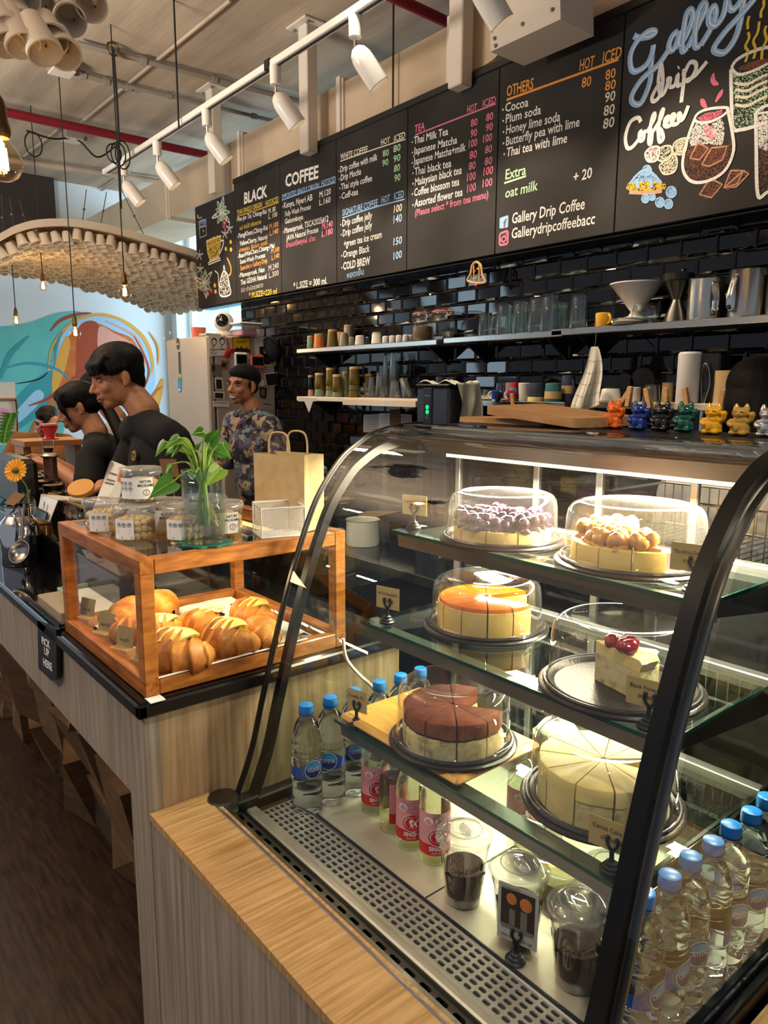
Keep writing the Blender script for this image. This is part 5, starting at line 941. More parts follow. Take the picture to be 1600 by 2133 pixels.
def sheet_on_fridge(nm, pts, m, lab, cat, th=.002):
    P = [at(px, py, 0, FS + th) for px, py in pts]; n_ = len(P)
    return tag(obj(nm, MB().add(P + [q + V((-th, 0, 0)) for q in P], [tuple(range(n_)), tuple(range(2 * n_ - 1, n_ - 1, -1))] + [(i, (i + 1) % n_, n_ + (i + 1) % n_, n_ + i) for i in range(n_)]), m, None, 0), lab, cat)
def on(o, nm, rects, m, lift=.003):
    mb = MB()
    for r in rects: mb.add([at(px, py, 0, FS + lift) for px, py in r], [tuple(range(len(r)))])
    return obj(nm, mb, m, o, 0)
R4 = lambda a, b, c, d: [(a, b), (c, b), (c, d), (a, d)]
o = sheet_on_fridge('drawing', [(434, 698), (470, 699), (474, 740), (437, 742)], 'paper', 'white paper with line drawing of two children at the fridge top left', 'drawing'); mb = MB()
for x, y in ((446, 712), (463, 711)):
    mb.ribbon([(x + 5 * math.cos(a), y + 7 * math.sin(a)) for a in [k * .42 for k in range(16)]], 1.2, lambda a, b: at(a, b, 0, FS + .004)); mb.ribbon([(x, y + 7), (x - 4, y + 16), (x + 5, y + 16)], 1.2, lambda a, b: at(a, b, 0, FS + .004))
    mb.ribbon([(x - 5, y - 3), (x, y - 8), (x + 5, y - 3)], 3, lambda a, b: at(a, b, 0, FS + .004))
mb.ribbon([(436, 729), (455, 728), (472, 728)], 1.0, lambda a, b: at(a, b, 0, FS + .004)); mb.ribbon([(440, 735), (445, 732), (452, 735), (445, 738), (440, 735)], 1, lambda a, b: at(a, b, 0, FS + .004)); obj('lines', mb, 'ink', o, 0)
o = sheet_on_fridge('town_sign', [(483, 703), (521, 703), (522, 734), (486, 733)], 'yellow_sign', 'yellow town name sign with black skyline on the fridge side', 'sign'); mb = MB()
a, b = at(492, 714, 0, FS + .004), at(512, 714, 0, FS + .004); txt(mb, 'Gießen', lambda x, y: a + (b - a).normalized() * x + V((0, 0, y)), .018, (b - a).length); mb.add([at(px, py, 0, FS + .004) for px, py in ((487, 732), (487, 727), (492, 726), (494, 721), (496, 726), (501, 724), (503, 719), (505, 725), (512, 726), (514, 722), (516, 727), (520, 727), (520, 733))], [tuple(range(13))]); obj('lettering', mb, 'ink', o, 0)
mb = MB(); mb.tube([at(px, py, 0, FS + .004) for px, py in ((483, 703), (521, 703), (522, 734), (486, 733))], .003, 4, closed=True); obj('border', mb, 'ink', o, 0)
for i, (pts, m, lab, sub) in enumerate((([(498, 725), (516, 724), (519, 748), (502, 747)], 'paper', 'tilted white photo print overlapping the yellow sign', [(503, 728), (513, 727), (515, 744), (505, 744)]), ([(440, 758), (462, 760), (462, 784), (441, 782)], 'photo_grey', 'grey photo on the fridge below the line drawing', [(441, 761), (448, 761), (448, 773), (442, 773)]), ([(462, 750), (478, 752), (474, 770), (460, 768)], 'photo_warm', 'warm brown photo on the fridge left of the beanie', [(463, 755), (472, 756), (470, 765), (462, 764)]),
                     ([(447, 786), (464, 787), (466, 812), (449, 812)], 'paper', 'white edged photo on the fridge, middle of the left column', [(450, 790), (462, 791), (463, 810), (451, 810)]), ([(446, 815), (468, 816), (468, 832), (447, 831)], 'paper', 'white edged dark photo at the bottom of the left column', [(448, 818), (465, 819), (465, 830), (448, 829)]), ([(530, 700), (560, 702), (575, 760), (548, 764), (532, 740)], 'paper', 'large white letter sheet behind the whale magnet', [(540, 722), (549, 722), (550, 738), (541, 738)]), ([(545, 735), (575, 740), (575, 762), (548, 758)], 'card_tan', 'tan patterned card under the whale magnet', [(552, 744), (570, 748), (570, 756), (553, 753)]),
                     ([(550, 778), (587, 774), (593, 800), (556, 806)], 'paper', 'tilted dark green postcard sticking out past the fridge edge', [(552, 780), (586, 776), (591, 799), (557, 804)]), ([(540, 806), (556, 808), (554, 830), (542, 828)], 'photo_dark', 'dark photo on the fridge right of the smiling man', [(543, 810), (552, 811), (551, 825), (544, 824)]), ([(546, 835), (568, 838), (568, 854), (550, 852)], 'paper_grey', 'small note with handwriting low on the fridge side', [(549, 840), (565, 842), (565, 844), (549, 842)]), ([(443, 835), (478, 836), (478, 848), (444, 847)], 'paper', 'white printed sheet below the photo column', [(446, 838), (475, 839), (475, 840), (446, 839)]))):
    o = sheet_on_fridge('photo_print' if 'photo' in lab else 'paper_note', pts, m, lab, 'photo' if 'photo' in lab else 'paper'); on(o, 'picture', [sub], 'dark_green' if 'green' in lab and 0 else ('photo_dark' if m != 'photo_dark' else 'photo_warm'))
for px, py, w, h, m, sc, lab in ((502, 752, .05, .06, 'white_plastic', 'screen', 'white round cornered timer magnet above the beanie'), (536, 756, .055, .055, 'coral', 'screen', 'coral pink kitchen timer magnet on the fridge side')):
    p = at(px, py, 0, FS + .012); t = thing('timer', lab, 'timer', None, p); obj('case', MB().box(p, (.024, w * 2.2, h * 2.1), .012), m, t); obj('screen', MB().box(p + V((.013, 0, .012)), (.002, w * 1.7, h * 1.1), .0008), sc, t)
    if m == 'coral':
        for k in (-1, 0, 1): obj('button', MB().box(p + V((.013, k * .03, -.04)), (.004, .018, .012), .002), 'blue_print', t)
p = at(557, 720, 0, FS + .015); tag(obj('whale_magnet', MB().tube(spl([at(555, 703, 0, FS + .02), at(562, 715, 0, FS + .02), at(568, 730, 0, FS + .02), at(573, 742, 0, FS + .02), at(578, 746, 0, FS + .02)], 5), [.012 + .05 * math.sin(math.pi * min(1, (k + 3) / 24)) ** 1.2 for k in range(21)], 10).ell(at(584, 742, 0, FS + .02), (.008, .03, .012)).ell(at(556, 722, 0, FS + .02), (.008, .03, .012)).ell(at(569, 720, 0, FS + .02), (.008, .04, .012)), 'whale'), 'dark grey felt whale hanging at the back edge of the fridge side', 'ornament')
tag(obj('red_string', MB().tube(spl([at(468, 700, 0, FS + .006), at(476, 715, 0, FS + .006), at(474, 735, 0, FS + .006)], 4), .003, 6).ell(at(474, 738, 0, FS + .008), (.006, .026, .03)), 'red_plastic'), 'red string pendant with round medal hanging on the fridge', 'ornament')
tag(disc('round_magnet', 485, 731, .018, 1, 'red_plastic', None, 0, FS + .012, .012), 'small red round magnet left of the white timer', 'magnet'); tag(disc('round_magnet', 547, 798, .02, 1, 'white_plastic', None, 0, FS + .012, .012), 'small white round magnet beside the green postcard', 'magnet')
p = at(467, 694, 2, FZ); p = V((-5.13, 2.50, FZ)); t = thing('security_camera', 'white round security camera with black eye on top of the fridge', 'camera', None, p); q = at(466, 671, 0, p.x)
p = V((p.x, q.y, FZ)); obj('foot', MB().lathe([(0, 0), (.065, 0), (.07, .02), (.06, .045), (.035, .055), (0, .056)], c=p), 'white_plastic', t); hd = p + V((0, 0, .115)); obj('head', MB().ell(hd, .073, 24, 16), 'white_plastic', t); fd = V((.75, -.62, .12)).normalized()
obj('face', MB().ell(hd + fd * .028, .055, 24, 16), 'screen', t); obj('lens', MB().ell(hd + fd * .076, .012, 12, 8), 'chrome', t)
t = thing('plastic_tub', 'clear lidded plastic tub with pink contents on top of the fridge', 'tub', None, at(507, 690, 1, 2.75)); q = at(507, 697, 1, 2.75); q.z = FZ + .001; obj('tub', MB().box(q + V((0, 0, .045)), (.24, .17, .088), .012), 'frosty', t); obj('lid', MB().box(q + V((0, 0, .095)), (.26, .19, .014), .005), 'white_plastic', t); obj('contents', MB().box(q + V((0, 0, .03)), (.2, .13, .05), .01), 'pink_paper', t)
tag(obj('orange_tub', MB().lathe([(0, 0), (.05, 0), (.058, .08), (0, .08)], c=V((-5.35, 2.55, FZ + .001))), 'coral'), 'small orange and white tub on the fridge behind the camera', 'tub')
# ================================================================ shelves on the tile wall
def wshelf(nm, x0, x1, z, lab, m='steel', yf=2.78, th=.028, perf=False):
    t = thing(nm, lab, 'shelf', 'steel wall shelves', ((x0 + x1) / 2, 2.88, z)); obj('board', MB().span((x0, yf, z - th), (x1, 2.988, z), .003), m, t)
    for x in (x0 + .12, x1 - .12): obj('bracket', MB().add([(x + e, y, zz) for e in (-.006, .006) for y, zz in ((2.988, z - th), (2.988, z - .13), (yf + .05, z - th - .005))], [(0, 1, 2), (5, 4, 3), (0, 3, 4, 1), (1, 4, 5, 2), (2, 5, 3, 0)]), 'black_metal', t, 0)
    if perf:
        mb = MB()
        for i in range(int((x1 - x0) / .024)):
            for j in range(8): mb.lathe([(.007, 0), (0, 0)], c=(x0 + .012 + i * .024, yf + .02 + j * .023, z - th - .0006), n=6)
        o = obj('hole_pattern', mb, 'slot', t, 0)
    return t
UZ = 1.757; LZ = 1.438
wshelf('wall_shelf', -4.34, -2.955, UZ, 'long steel shelf on the tile wall holding cups and two glass jars'); wshelf('wall_shelf', -2.90, -2.13, UZ + .004, 'steel shelf holding the clear tumblers, middle of the upper row'); wshelf('wall_shelf', -2.19, -.9, UZ + .008, 'perforated steel shelf holding the pitchers at the upper right', perf=True)
wshelf('wall_shelf', -4.35, -3.1, LZ, 'lower steel shelf holding stacks of olive cups', 'white_paint'); wshelf('wall_shelf', -2.85, -2.10, LZ, 'lower steel shelf holding printed espresso cups and mugs'); wshelf('wall_shelf', -1.95, -1.32, LZ + .006, 'lower white shelf edge with wooden pegs clipped on', 'white_paint')
tag(obj('price_strip', MB().span((-3.79, 2.765, LZ - .045), (-3.1, 2.778, LZ - .012)), 'white_paint'), 'white strip fixed under the front of the lower left shelf', 'strip')
tag(obj('paper_flag', MB().add([at(px, py, 1, 2.77) for px, py in ((621, 828), (659, 829), (659, 836), (652, 836), (644, 860), (634, 836), (621, 836))], [(0, 1, 2, 3, 5, 6), (3, 4, 5)]), 'paper_grey', None, 0), 'folded white paper triangle hanging from the lower shelf end', 'paper')
def cup(h, rb, rt, m, rim='clay', inv=True, band=None, n=24, handle=None):
    """handleless cup or mug; inv = standing on its mouth"""
    t = lthing('cup'); t['_l'] = 1; zr = h * .86
    pf = [(0, .0), (rb * .93, 0), (rb, .004), (rb * .99 + (rt - rb) * .5, h * .5), (rb + (rt - rb) * .86, zr)]
    obj('wall', MB().lathe(pf, n=n), m, t); obj('foot', MB().lathe([(rb + (rt - rb) * .86, zr), (rt, h - .004), (rt - .004, h), (rt * .5, h - .001), (0, h - .001)], n=n), rim, t)
    if band: z0, z1 = h * band[0], h * band[1]; g = lambda z: rb + (rt - rb) * z / h + .0012; obj('band', MB().lathe([(g(z0), z0), (g(z1), z1)], n=n), band[2], t)
    if handle: obj('handle', MB().tube([(rb + .002 + .024 * math.sin(a), 0, h * .5 + h * .3 * math.cos(a)) for a in [math.pi * k / 10 for k in range(11)]], .006, 8), handle, t)
    return t
PX = .0031
def shelf_cup(px, z, y, w, h, m, lab, rim='clay', taper=.8, cat='cup', grp=None, band=None, handle=None, rz=0, name='cup'):
    p = at(px, 727 if z > 1.6 else 832, 1, y); s = (p - CAMPOS).dot(CF) / FPX; o = cup(h * s, w * s / 2, w * s / 2 * taper, m, rim, band=band, handle=handle); o.name = name
    return put(o, (p.x, y, z + .0008), rz, lab, cat, grp)
G = 'cups on the upper left shelf'
for a in ((647, 2.86, 16, 27, 'green_glaze', 'green and blue glazed cup at the left end of the upper shelf'), (665, 2.84, 24, 29, 'orange_glaze', 'red and orange glazed cup on the upper left shelf'), (693, 2.84, 26, 36, 'olive_glaze', 'tapered olive cup with pale rim beside the orange cup'), (709, 2.94, 17, 33, 'sand_glaze', 'beige cup standing behind the grey glazed cup'), (717, 2.83, 21, 28, 'grey_glaze', 'grey glazed tapered cup on the upper left shelf'), (726, 2.94, 22, 46, 'grey_glaze', 'tall stacked beige cups behind the grey glazed cup'),
          (733, 2.83, 14, 18, 'celadon', 'small pale green cup left of the white mug'), (750, 2.83, 22, 20, 'white_ceramic', 'plain white upturned mug on the upper left shelf'), (768, 2.86, 16, 17, 'black_glaze', 'small black cup between the two white mugs'), (785, 2.83, 24, 24, 'white_ceramic', 'white upturned mug with grey base right of the black cup')):
    shelf_cup(a[0], UZ, a[1], a[2], a[3], a[4], a[5], rim='clay' if a[4] not in ('white_ceramic', 'black_glaze') else ('grey_glaze' if 'base' in a[5] else a[4]), taper=.72 if 'tapered' in a[5] else .82, grp=G)
for i, px in enumerate((803, 817, 831, 845, 854)): shelf_cup(px, UZ, 2.82 + .03 * (i == 4), 14, 15, 'white_ceramic', 'small white espresso cup, %s from the left beside the glass jars' % ('first', 'second', 'third', 'fourth', 'fifth')[i], 'white_ceramic', .9, grp='white espresso cups')
def make_jar(fill, m):
    t = lthing('storage_jar'); t['_l'] = 1; obj('glass', MB().lathe([(0, .003), (.055, 0), (.062, .006), (.063, .11), (.055, .128), (.052, .135), (.058, .14), (.058, .15)], n=30), 'jar_glass', t, 1); obj('lid', MB().lathe([(.060, .150), (.061, .158), (.055, .166), (.04, .172), (0, .173)], n=30), 'jar_glass', t, 1)
    obj('seal', MB().tube([(.059 * math.cos(a), .059 * math.sin(a), .150) for a in [k * .2094 for k in range(30)]], .004, 6, closed=True), 'coral', t); obj('clip', MB().tube(spl([(.06, .01, .165), (.075, .01, .15), (.07, .01, .11), (.062, 0, .125)], 4), .0025, 6).tube([(.06 * math.cos(a), .06 * math.sin(a), .141) for a in [k * .2094 for k in range(30)]], .002, 6, closed=True), 'chrome', t)
    if fill: obj('contents', MB().lathe([(0, .006), (.057, .006), (.058, fill), (.03, fill + .008), (0, fill + .004)], n=24), m, t)
    return t
put(make_jar(.08, 'block_c'), at(881, 714, 1, 2.87).to_2d().to_3d() + V((0, 0, UZ + .001)), -.6, 'clip top glass jar half full of brown beans on the upper shelf', 'jar', 'clip top jars'); put(make_jar(0, None), at(922, 712, 1, 2.87).to_2d().to_3d() + V((0, 0, UZ + .001)), -.6, 'empty clip top glass jar right of the bean jar', 'jar', 'clip top jars')
def make_tumbler():
    t = lthing('tumbler'); t['_l'] = 1; n = 32; vs = []; P = [(.0, .012), (.028, .012), (.030, .02), (.036, .13), (.038, .132), (.038, .128), (.032, .015), (.0305, .0), (0, .0)]
    for r, z in P:
        for i in range(n): a = 2 * math.pi * i / n; q = r * (1 - .03 * (i % 2) * (z > .01) * (z < .1)); vs.append((q * math.cos(a), q * math.sin(a), .132 - z))
    obj('glass', MB().add(vs, [(k * n + i, k * n + (i + 1) % n, (k + 1) * n + (i + 1) % n, (k + 1) * n + i) for k in range(len(P) - 1) for i in range(n)]), 'jar_glass', t, .5); return t
tm = make_tumbler(); first = True
for i, (px, y, sc, lab) in enumerate(((1009, 2.82, .85, 'leftmost of the row'), (1032, 2.93, .85, 'second from left, set back'), (1049, 2.82, 1.1, 'third from left'), (1068, 2.92, 1.1, 'fourth, set back'), (1083, 2.82, 1.12, 'fifth'), (1100, 2.93, 1.15, 'sixth, set back'), (1117, 2.82, 1.2, 'seventh'), (1143, 2.82, 1.25, 'tallest in front'), (1160, 2.94, 1.1, 'set back behind the tallest'), (1175, 2.92, 1.0, 'second from right'), (1203, 2.82, 1.1, 'rightmost of the row'))):
    p = at(px, 690, 1, y); place(tm, first, (p.x, y, UZ + (.0048 if i < 9 else .0088)), i, 'clear upturned glass tumbler on the upper middle shelf, ' + lab, 'glass', 'clear tumblers', sc); first = False
U3 = UZ + .0088
def mug(px, py, z, y, w, h, m, lab, handle, rz, band=None, rim=None, inv=False, name='mug', taper=1.0):
    p = at(px, py, 1, y); s = (p - CAMPOS).dot(CF) / FPX; r = w * s / 2; H = h * s; t = lthing(name); t['_l'] = 1
    obj('wall', MB().lathe([(0, .001), (r * taper * .96, 0), (r * taper, .004), (r, H - .003), (r - .003, H), (r - .005, H - .003), (r * taper - .005, .008), (0, .008)], n=28), m, t)
    if band: g = lambda q: r * taper + (r - r * taper) * q + .0012; obj('band', MB().lathe([(g(band[0]), H * band[0]), (g(band[1]), H * band[1])], n=28), band[2], t)
    if handle: obj('handle', MB().tube([(r - .002 + r * .55 * math.sin(a), 0, H * .52 + H * .32 * math.cos(a)) for a in [math.pi * k / 10 for k in range(11)]], r * .16, 8), handle, t)
    return put(t, (p.x, y, z), rz, lab, 'mug')
mg = mug(1256, 675, U3, 2.83, 32, 28, 'yellow_glaze', 'small yellow mug with black scribble on the perforated shelf', 'yellow_glaze', -.3)
mb = MB(); r_ = 16 * (at(1256, 675, 1, 2.83) - CAMPOS).dot(CF) / FPX + .001
for k in range(3): mb.ribbon([(-.022 + .006 * j, .034 - .012 * k + .004 * math.sin(j * 2.1 + k)) for j in range(7)], .0016, lambda x, y: (r_ * math.cos(x / r_ - 2.0), r_ * math.sin(x / r_ - 2.0), y))
obj('scribble', mb, 'ink', mg, 0)
p = at(1322, 640, 1, 2.86); t = lthing('coffee_dripper'); t['_l'] = 1; obj('cone', MB().lathe([(.020, .035), (.105, .145), (.112, .148), (.112, .153), (.106, .153), (.018, .04)], n=36), 'white_ceramic', t, .9); obj('base', MB().lathe([(0, 0), (.06, 0), (.062, .008), (.03, .02), (.02, .036)], n=30), 'white_ceramic', t); put(t, (p.x, 2.87, U3 + .02), 0, 'large white cone coffee dripper on the perforated shelf', 'dripper')
tag(obj('glass_server', MB().lathe([(0, .002), (.05, 0), (.055, .01), (.05, .06), (.045, .075), (.047, .08)], c=(at(1345, 672, 1, 2.83).x, 2.82, U3), n=28), 'jar_glass'), 'short clear glass server right of the white dripper', 'server')
tag(obj('dish_stack', MB().lathe([(0, 0), (.06, 0), (.066, .012), (.04, .022), (.04, .028), (.02, .03), (0, .018)], c=(at(1307, 676, 1, 2.8).x - .01, 2.815, U3 - .001), n=28), 'grey_glaze'), 'small grey saucer standing in front of the white dripper', 'saucer')
t = lthing('metal_dripper'); t['_l'] = 1; obj('top', MB().lathe([(.0, .16), (.055, .16), (.06, .165), (.06, .19), (.05, .195), (0, .192)], n=28), 'black_plastic', t); obj('cone', MB().lathe([(.05, 0), (.045, .02), (.02, .09), (.05, .16)], n=28), 'steel_dark', t); obj('lid_knob', MB().ell((.02, 0, .2), .012, 10, 8), 'black_plastic', t); p = at(1405, 665, 1, 2.86); put(t, (p.x, 2.87, U3), 0, 'dark metal coffee dripper beside the steel pitcher', 'dripper')
def pitcher(px, w, h, lab, hx):
    p = at(px, 650, 1, 2.86); s = (p - CAMPOS).dot(CF) / FPX; r = w * s / 2; H = h * s; t = lthing('steel_pitcher'); t['_l'] = 1; obj('body', MB().lathe([(0, .001), (r * .98, 0), (r, .006), (r * .99, H - .004), (r * 1.03, H), (r * .98, H), (r * .95, H - .01), (r * .95, .01), (0, .01)], n=40), 'steel', t); obj('handle', MB().tube(spl([(r * .98, 0, H * .85), (r * 1.12, 0, H * .8), (r * 1.35, 0, H * .45), (r * 1.3, 0, H * .2), (r * .98, 0, H * .12)], 5), .008, 8).tube(spl([(r * .98, .012, H * .85), (r * 1.12, .012, H * .8), (r * 1.35, .012, H * .45), (r * 1.3, .012, H * .2), (r * .98, .012, H * .12)], 5), .006, 8), 'chrome', t); put(t, (p.x, 2.87, U3), hx, lab, 'pitcher', 'steel pitchers')
pitcher(1466, 72, 84, 'brushed steel pitcher with handle, left one of the pair', -.75); pitcher(1552, 74, 96, 'brushed steel pitcher with handle, right one of the pair', -1.9); pitcher(1618, 50, 84, 'brushed steel pitcher cut off by the right edge', 1.5)
# lower left: stacks of olive cups
def stack(px, y, w, hs, m, lab, taper=.88):
    p = at(px, 832, 1, y); s = (p - CAMPOS).dot(CF) / FPX; z = LZ + .0008
    for i, h in enumerate(hs):
        top = i == len(hs) - 1; o = cup(h * s, w * s / 2 * (1 - .04 * i), w * s / 2 * taper * (1 - .04 * i), m[i % len(m)], 'sand_glaze' if top else m[i % len(m)]); put(o, (p.x, y, z), 0, lab[i], 'cup', 'stacked olive cups'); z += h * s * (1.0) + .0006
stack(648, 2.88, 13, (14, 29), ('clay', 'black_glaze'), ('clay coloured cup at the bottom of the leftmost stack', 'dark striped cup on top of the leftmost stack')); stack(666, 2.84, 22, (16, 32), ('celadon', 'olive_glaze'), ('pale green cup under the olive cup, second stack', 'olive cup on top of the second stack')); stack(689, 2.86, 22, (14, 9, 36), ('celadon', 'olive_glaze', 'olive_glaze'), ('bottom cup of the tall third stack', 'middle cup of the tall third stack', 'ribbed top cup of the tall third stack'))
stack(703, 2.82, 23, (11, 35), ('celadon', 'olive_glaze'), ('bottom cup of the front fourth stack', 'wide ribbed olive cup on top of the front fourth stack')); stack(720, 2.88, 16, (16, 37), ('celadon', 'celadon'), ('bottom cup of the narrow fifth stack', 'pale top cup of the narrow fifth stack')); stack(738, 2.83, 25, (14, 12, 36), ('olive_glaze',), ('bottom cup of the tallest olive stack', 'middle cup of the tallest olive stack', 'top cup of the tallest olive stack')); stack(768, 2.92, 20, (20, 28), ('olive_glaze',), ('bottom olive cup behind the plastic cups', 'top olive cup behind the plastic cups'))
tag(obj('round_flask', MB().ell(V((at(756, 810, 1, 2.8).x, 2.815, LZ + .037)), .036, 20, 14).lathe([(.012, .07), (.012, .09), (.015, .092)], c=(at(756, 810, 1, 2.8).x, 2.815, LZ)), 'jar_glass'), 'small round glass flask in front of the olive cups', 'flask')
def cupstack(px, y, w, h, k, lab, lean=0.0):
    p = at(px, 834, 1, y); s = (p - CAMPOS).dot(CF) / FPX; t = lthing('plastic_cup_stack'); t['_l'] = 1; r = w * s / 2; H = h * s
    for i in range(k):
        z = H * .35 * i / max(k - 1, 1) if k > 1 else 0; obj('cup', MB().lathe([(r, z), (r * 1.04, z + .003), (r * .74, z + H * .65), (0, z + H * .65)], n=20), 'clear', t, .8)
    put(t, (p.x, y, LZ + .0008 + (abs(lean) * r)), 0, lab, 'cup stack', 'stacks of clear plastic cups', ry=lean)
cupstack(774, 2.84, 14, 43, 4, 'short stack of clear plastic cups right of the olive cups'); cupstack(792, 2.84, 20, 52, 5, 'wide stack of clear plastic cups on the lower left shelf'); cupstack(804, 2.93, 14, 86, 6, 'tall thin stack of clear plastic cups, left of the tallest'); cupstack(820, 2.92, 19, 92, 7, 'tallest stack of clear plastic cups on the lower shelf'); cupstack(822, 2.83, 20, 36, 4, 'low stack of clear plastic cups in front of the tallest'); cupstack(850, 2.86, 20, 40, 5, 'leaning stack of clear plastic cups beside the grey machine', -.45)
# lower middle shelf
shelf_cup(918, LZ - .0, 2.92, 24, 46, 'navy_glaze', 'dark slate blue tall cup behind the grey machine', 'navy_glaze', .85); shelf_cup(934, LZ, 2.95, 18, 36, 'sand_glaze', 'tan cup with white rim behind the towel, left one', 'white_ceramic', .9); shelf_cup(953, LZ, 2.95, 18, 34, 'sand_glaze', 'tan cup with white rim behind the towel, right one', 'white_ceramic', .9)
for i, px in enumerate((997, 1012, 1030)): p = at(px, 830, 1, 2.86); dup(tm, (p.x, 2.87 + .03 * (i == 2), LZ + .0008), i, 'short shot glass on the lower middle shelf, %s from left' % ('first', 'second', 'third')[i], 'glass', 'shot glasses', (.7, .7, .42 + .25 * (i == 2)))
m1 = mug(1036, 828, LZ + .0008, 2.83, 26, 21, 'blue_print', 'espresso cup with dark blue print and white handle', 'white_ceramic', 3.5, (.0, .12, 'white_ceramic'), taper=.9); m2 = mug(1066, 828, LZ + .0008, 2.83, 22, 22, 'red_print', 'espresso cup with red print and white handle', 'white_ceramic', 3.4, (.4, .7, 'blue_print'), taper=.9)
mug(1071, 826, LZ + .0008, 2.90, 18, 37, 'red_print', 'tall red, blue and white striped cup behind the red print cup', None, 0, (.35, .72, 'label_sky')); mug(1062, 826, LZ + .0008, 2.94, 20, 36, 'white_ceramic', 'white cup peeking behind the striped cup', None, 0)
mug(1092, 829, LZ + .0008, 2.85, 26, 37, 'white_ceramic', 'white fluted mug right of the striped cup', None, 0, taper=.85); mug(1117, 829, LZ + .0008, 2.84, 33, 37, 'navy_glaze', 'dark blue glazed mug with cream foot', None, 0, (.0, .24, 'cream'), taper=1.05); mug(1152, 829, LZ + .0008, 2.83, 33, 38, 'teal_glaze', 'teal mug with speckled sand band and handle', 'teal_glaze', 2.9, (.15, .55, 'sand_glaze'), taper=1.08); mug(1183, 826, LZ + .0008, 2.91, 28, 54, 'navy_glaze', 'tall slate blue mug with sand band beside the hanging towel', 'navy_glaze', -.4, (.3, .6, 'sand_glaze'), taper=1.05)
# towel hanging from a hook under the perforated shelf
t = thing('hanging_towel', 'white checked tea towel hanging from a hook under the perforated shelf', 'towel', None, at(1240, 722, 1, 2.72)); top = at(1239, 722, 1, 2.74); 
def tw(u, v):
    w0, w1 = 7, 30; cx = 1239 - 17 * v; hw = (w0 + (w1 - w0) * v ** .7); px = cx + (u - .5) * 2 * hw + 4 * math.sin(v * 5); py = 722 + 138 * v - 18 * abs(u - .35) * v * v * 1.5
    return at(px, py, 1, 2.73 + .022 * v * math.sin(u * 9 + v * 2))
obj('cloth', MB().sheet(tw, 40, 26), 'towel', t, 2); mb = MB()
for u in (.12, .3, .48, .66, .84): mb.add([tw(u + e, v / 26) + V((0, -.003, 0)) for v in range(27) for e in (-.006, .006)], [(2 * i, 2 * i + 1, 2 * i + 3, 2 * i + 2) for i in range(26)])
for v in (.22, .4, .58, .76, .93): mb.add([tw(u / 40, v + e) + V((0, -.003, 0)) for u in range(41) for e in (-.003, .003)], [(2 * i, 2 * i + 1, 2 * i + 3, 2 * i + 2) for i in range(40)])
obj('check_lines', mb, 'towel_line', t, 0); obj('loop', MB().tube([top, at(1241, 712, 1, 2.76), at(1242, 690, 1, 2.80)], .003, 6), 'chrome', t)
# lower right shelf
z_ = LZ + .0068
mug(1271, 836, z_, 2.86, 36, 26, 'white_ceramic', 'white upturned bowl cup at the left end of the peg shelf', None, 0, taper=1.25); mug(1319, 836, z_, 2.86, 28, 30, 'white_ceramic', 'white cup with red mark on the peg shelf', None, 0, (.2, .45, 'white_ceramic')); p = at(1356, 836, 1, 2.86); dup(tm, (p.x, 2.86, z_), .4, 'short clear glass on the peg shelf', 'glass', None, (1.0, 1.0, .55)); mug(1389, 836, z_, 2.93, 22, 40, 'sand_glaze', 'ribbed beige cup behind the roll on the peg shelf', None, 0)
tag(obj('paper_roll', MB().lathe([(0, 0), (.045, 0), (.047, .004), (.047, .192), (.041, .20), (0, .201)], c=(at(1433, 830, 1, 2.84).x, 2.84, z_), n=36), 'white_plastic'), 'tall translucent white cylinder canister on the peg shelf', 'canister')
for i, (px, py, an) in enumerate(((1288, 838, 1.15), (1301, 830, .6), (1311, 826, .1), (1350, 830, -.3), (1388, 830, -.08), (1430, 830, -.25), (1504, 836, .05))):
    p = at(px, py, 1, 2.765); R = Matrix.Translation(p) @ Matrix.Rotation(an, 4, 'Y'); t = thing('clothes_peg', 'wooden clothes peg, %s from the left along the shelf above the cats' % ('first', 'second', 'third', 'fourth', 'fifth', 'sixth', 'seventh')[i], 'peg', 'wooden clothes pegs', p)
    for e in (-.006, .006): obj('peg_half', MB().box((0, e, 0), (.02, .009, .085), .002, Matrix.Translation(p) @ Matrix.Rotation(an, 4, 'Y') @ Matrix.Rotation(e * 10, 4, 'X')), 'pine', t)
for px, py, m, lab, an in ((1040, 826, 'black_metal', 'black clip on the edge of the lower middle shelf', .5), (1068, 832, 'beech', 'wooden peg hanging below the red print cup', -.2)): p = at(px, py, 1, 2.765); tag(obj('shelf_clip', MB().box((0, 0, 0), (.022, .016, .06), .003, Matrix.Translation(p) @ Matrix.Rotation(an, 4, 'Y')), m), lab, 'clip')
# utensils on a rail
t = thing('utensil_pot', 'dark utensil holder with a wire whisk right of the white canister', 'utensil holder', None, at(1480, 830, 1, 2.85)); q = at(1480, 835, 1, 2.88); q.z = 1.30; obj('holder', MB().box(q + V((0, 0, .17)), (.10, .09, .34), .006), 'black_plastic', t)
for k in range(5): obj('whisk_wire', MB().tube(spl([q + V((0, -.06, .12)), q + V((.022 * math.cos(k * .63), -.06 + .022 * math.sin(k * .63), .22)), q + V((.012 * math.cos(k * .63), -.06, .285)), q + V((0, -.06, .30))], 4), .0018, 6), 'steel', t)
obj('whisk_handle', MB().cyl(q + V((0, -.06, .02)), q + V((0, -.06, .12)), .008, n=10), 'steel', t)
tag(obj('beige_canister', MB().lathe([(0, 0), (.055, 0), (.058, .01), (.055, .13), (.056, .14), (.056, .17), (0, .172)], c=(at(1514, 840, 1, 2.86).x, 2.87, 1.40), n=28), 'sand_glaze'), 'beige and brown canister at the right behind the yellow cat', 'canister'); tag(obj('canister_stand', MB().span((-1.40, 2.78, 1.372), (-.95, 2.985, 1.398)), 'black_metal'), 'dark wall ledge under the beige canister', 'ledge')
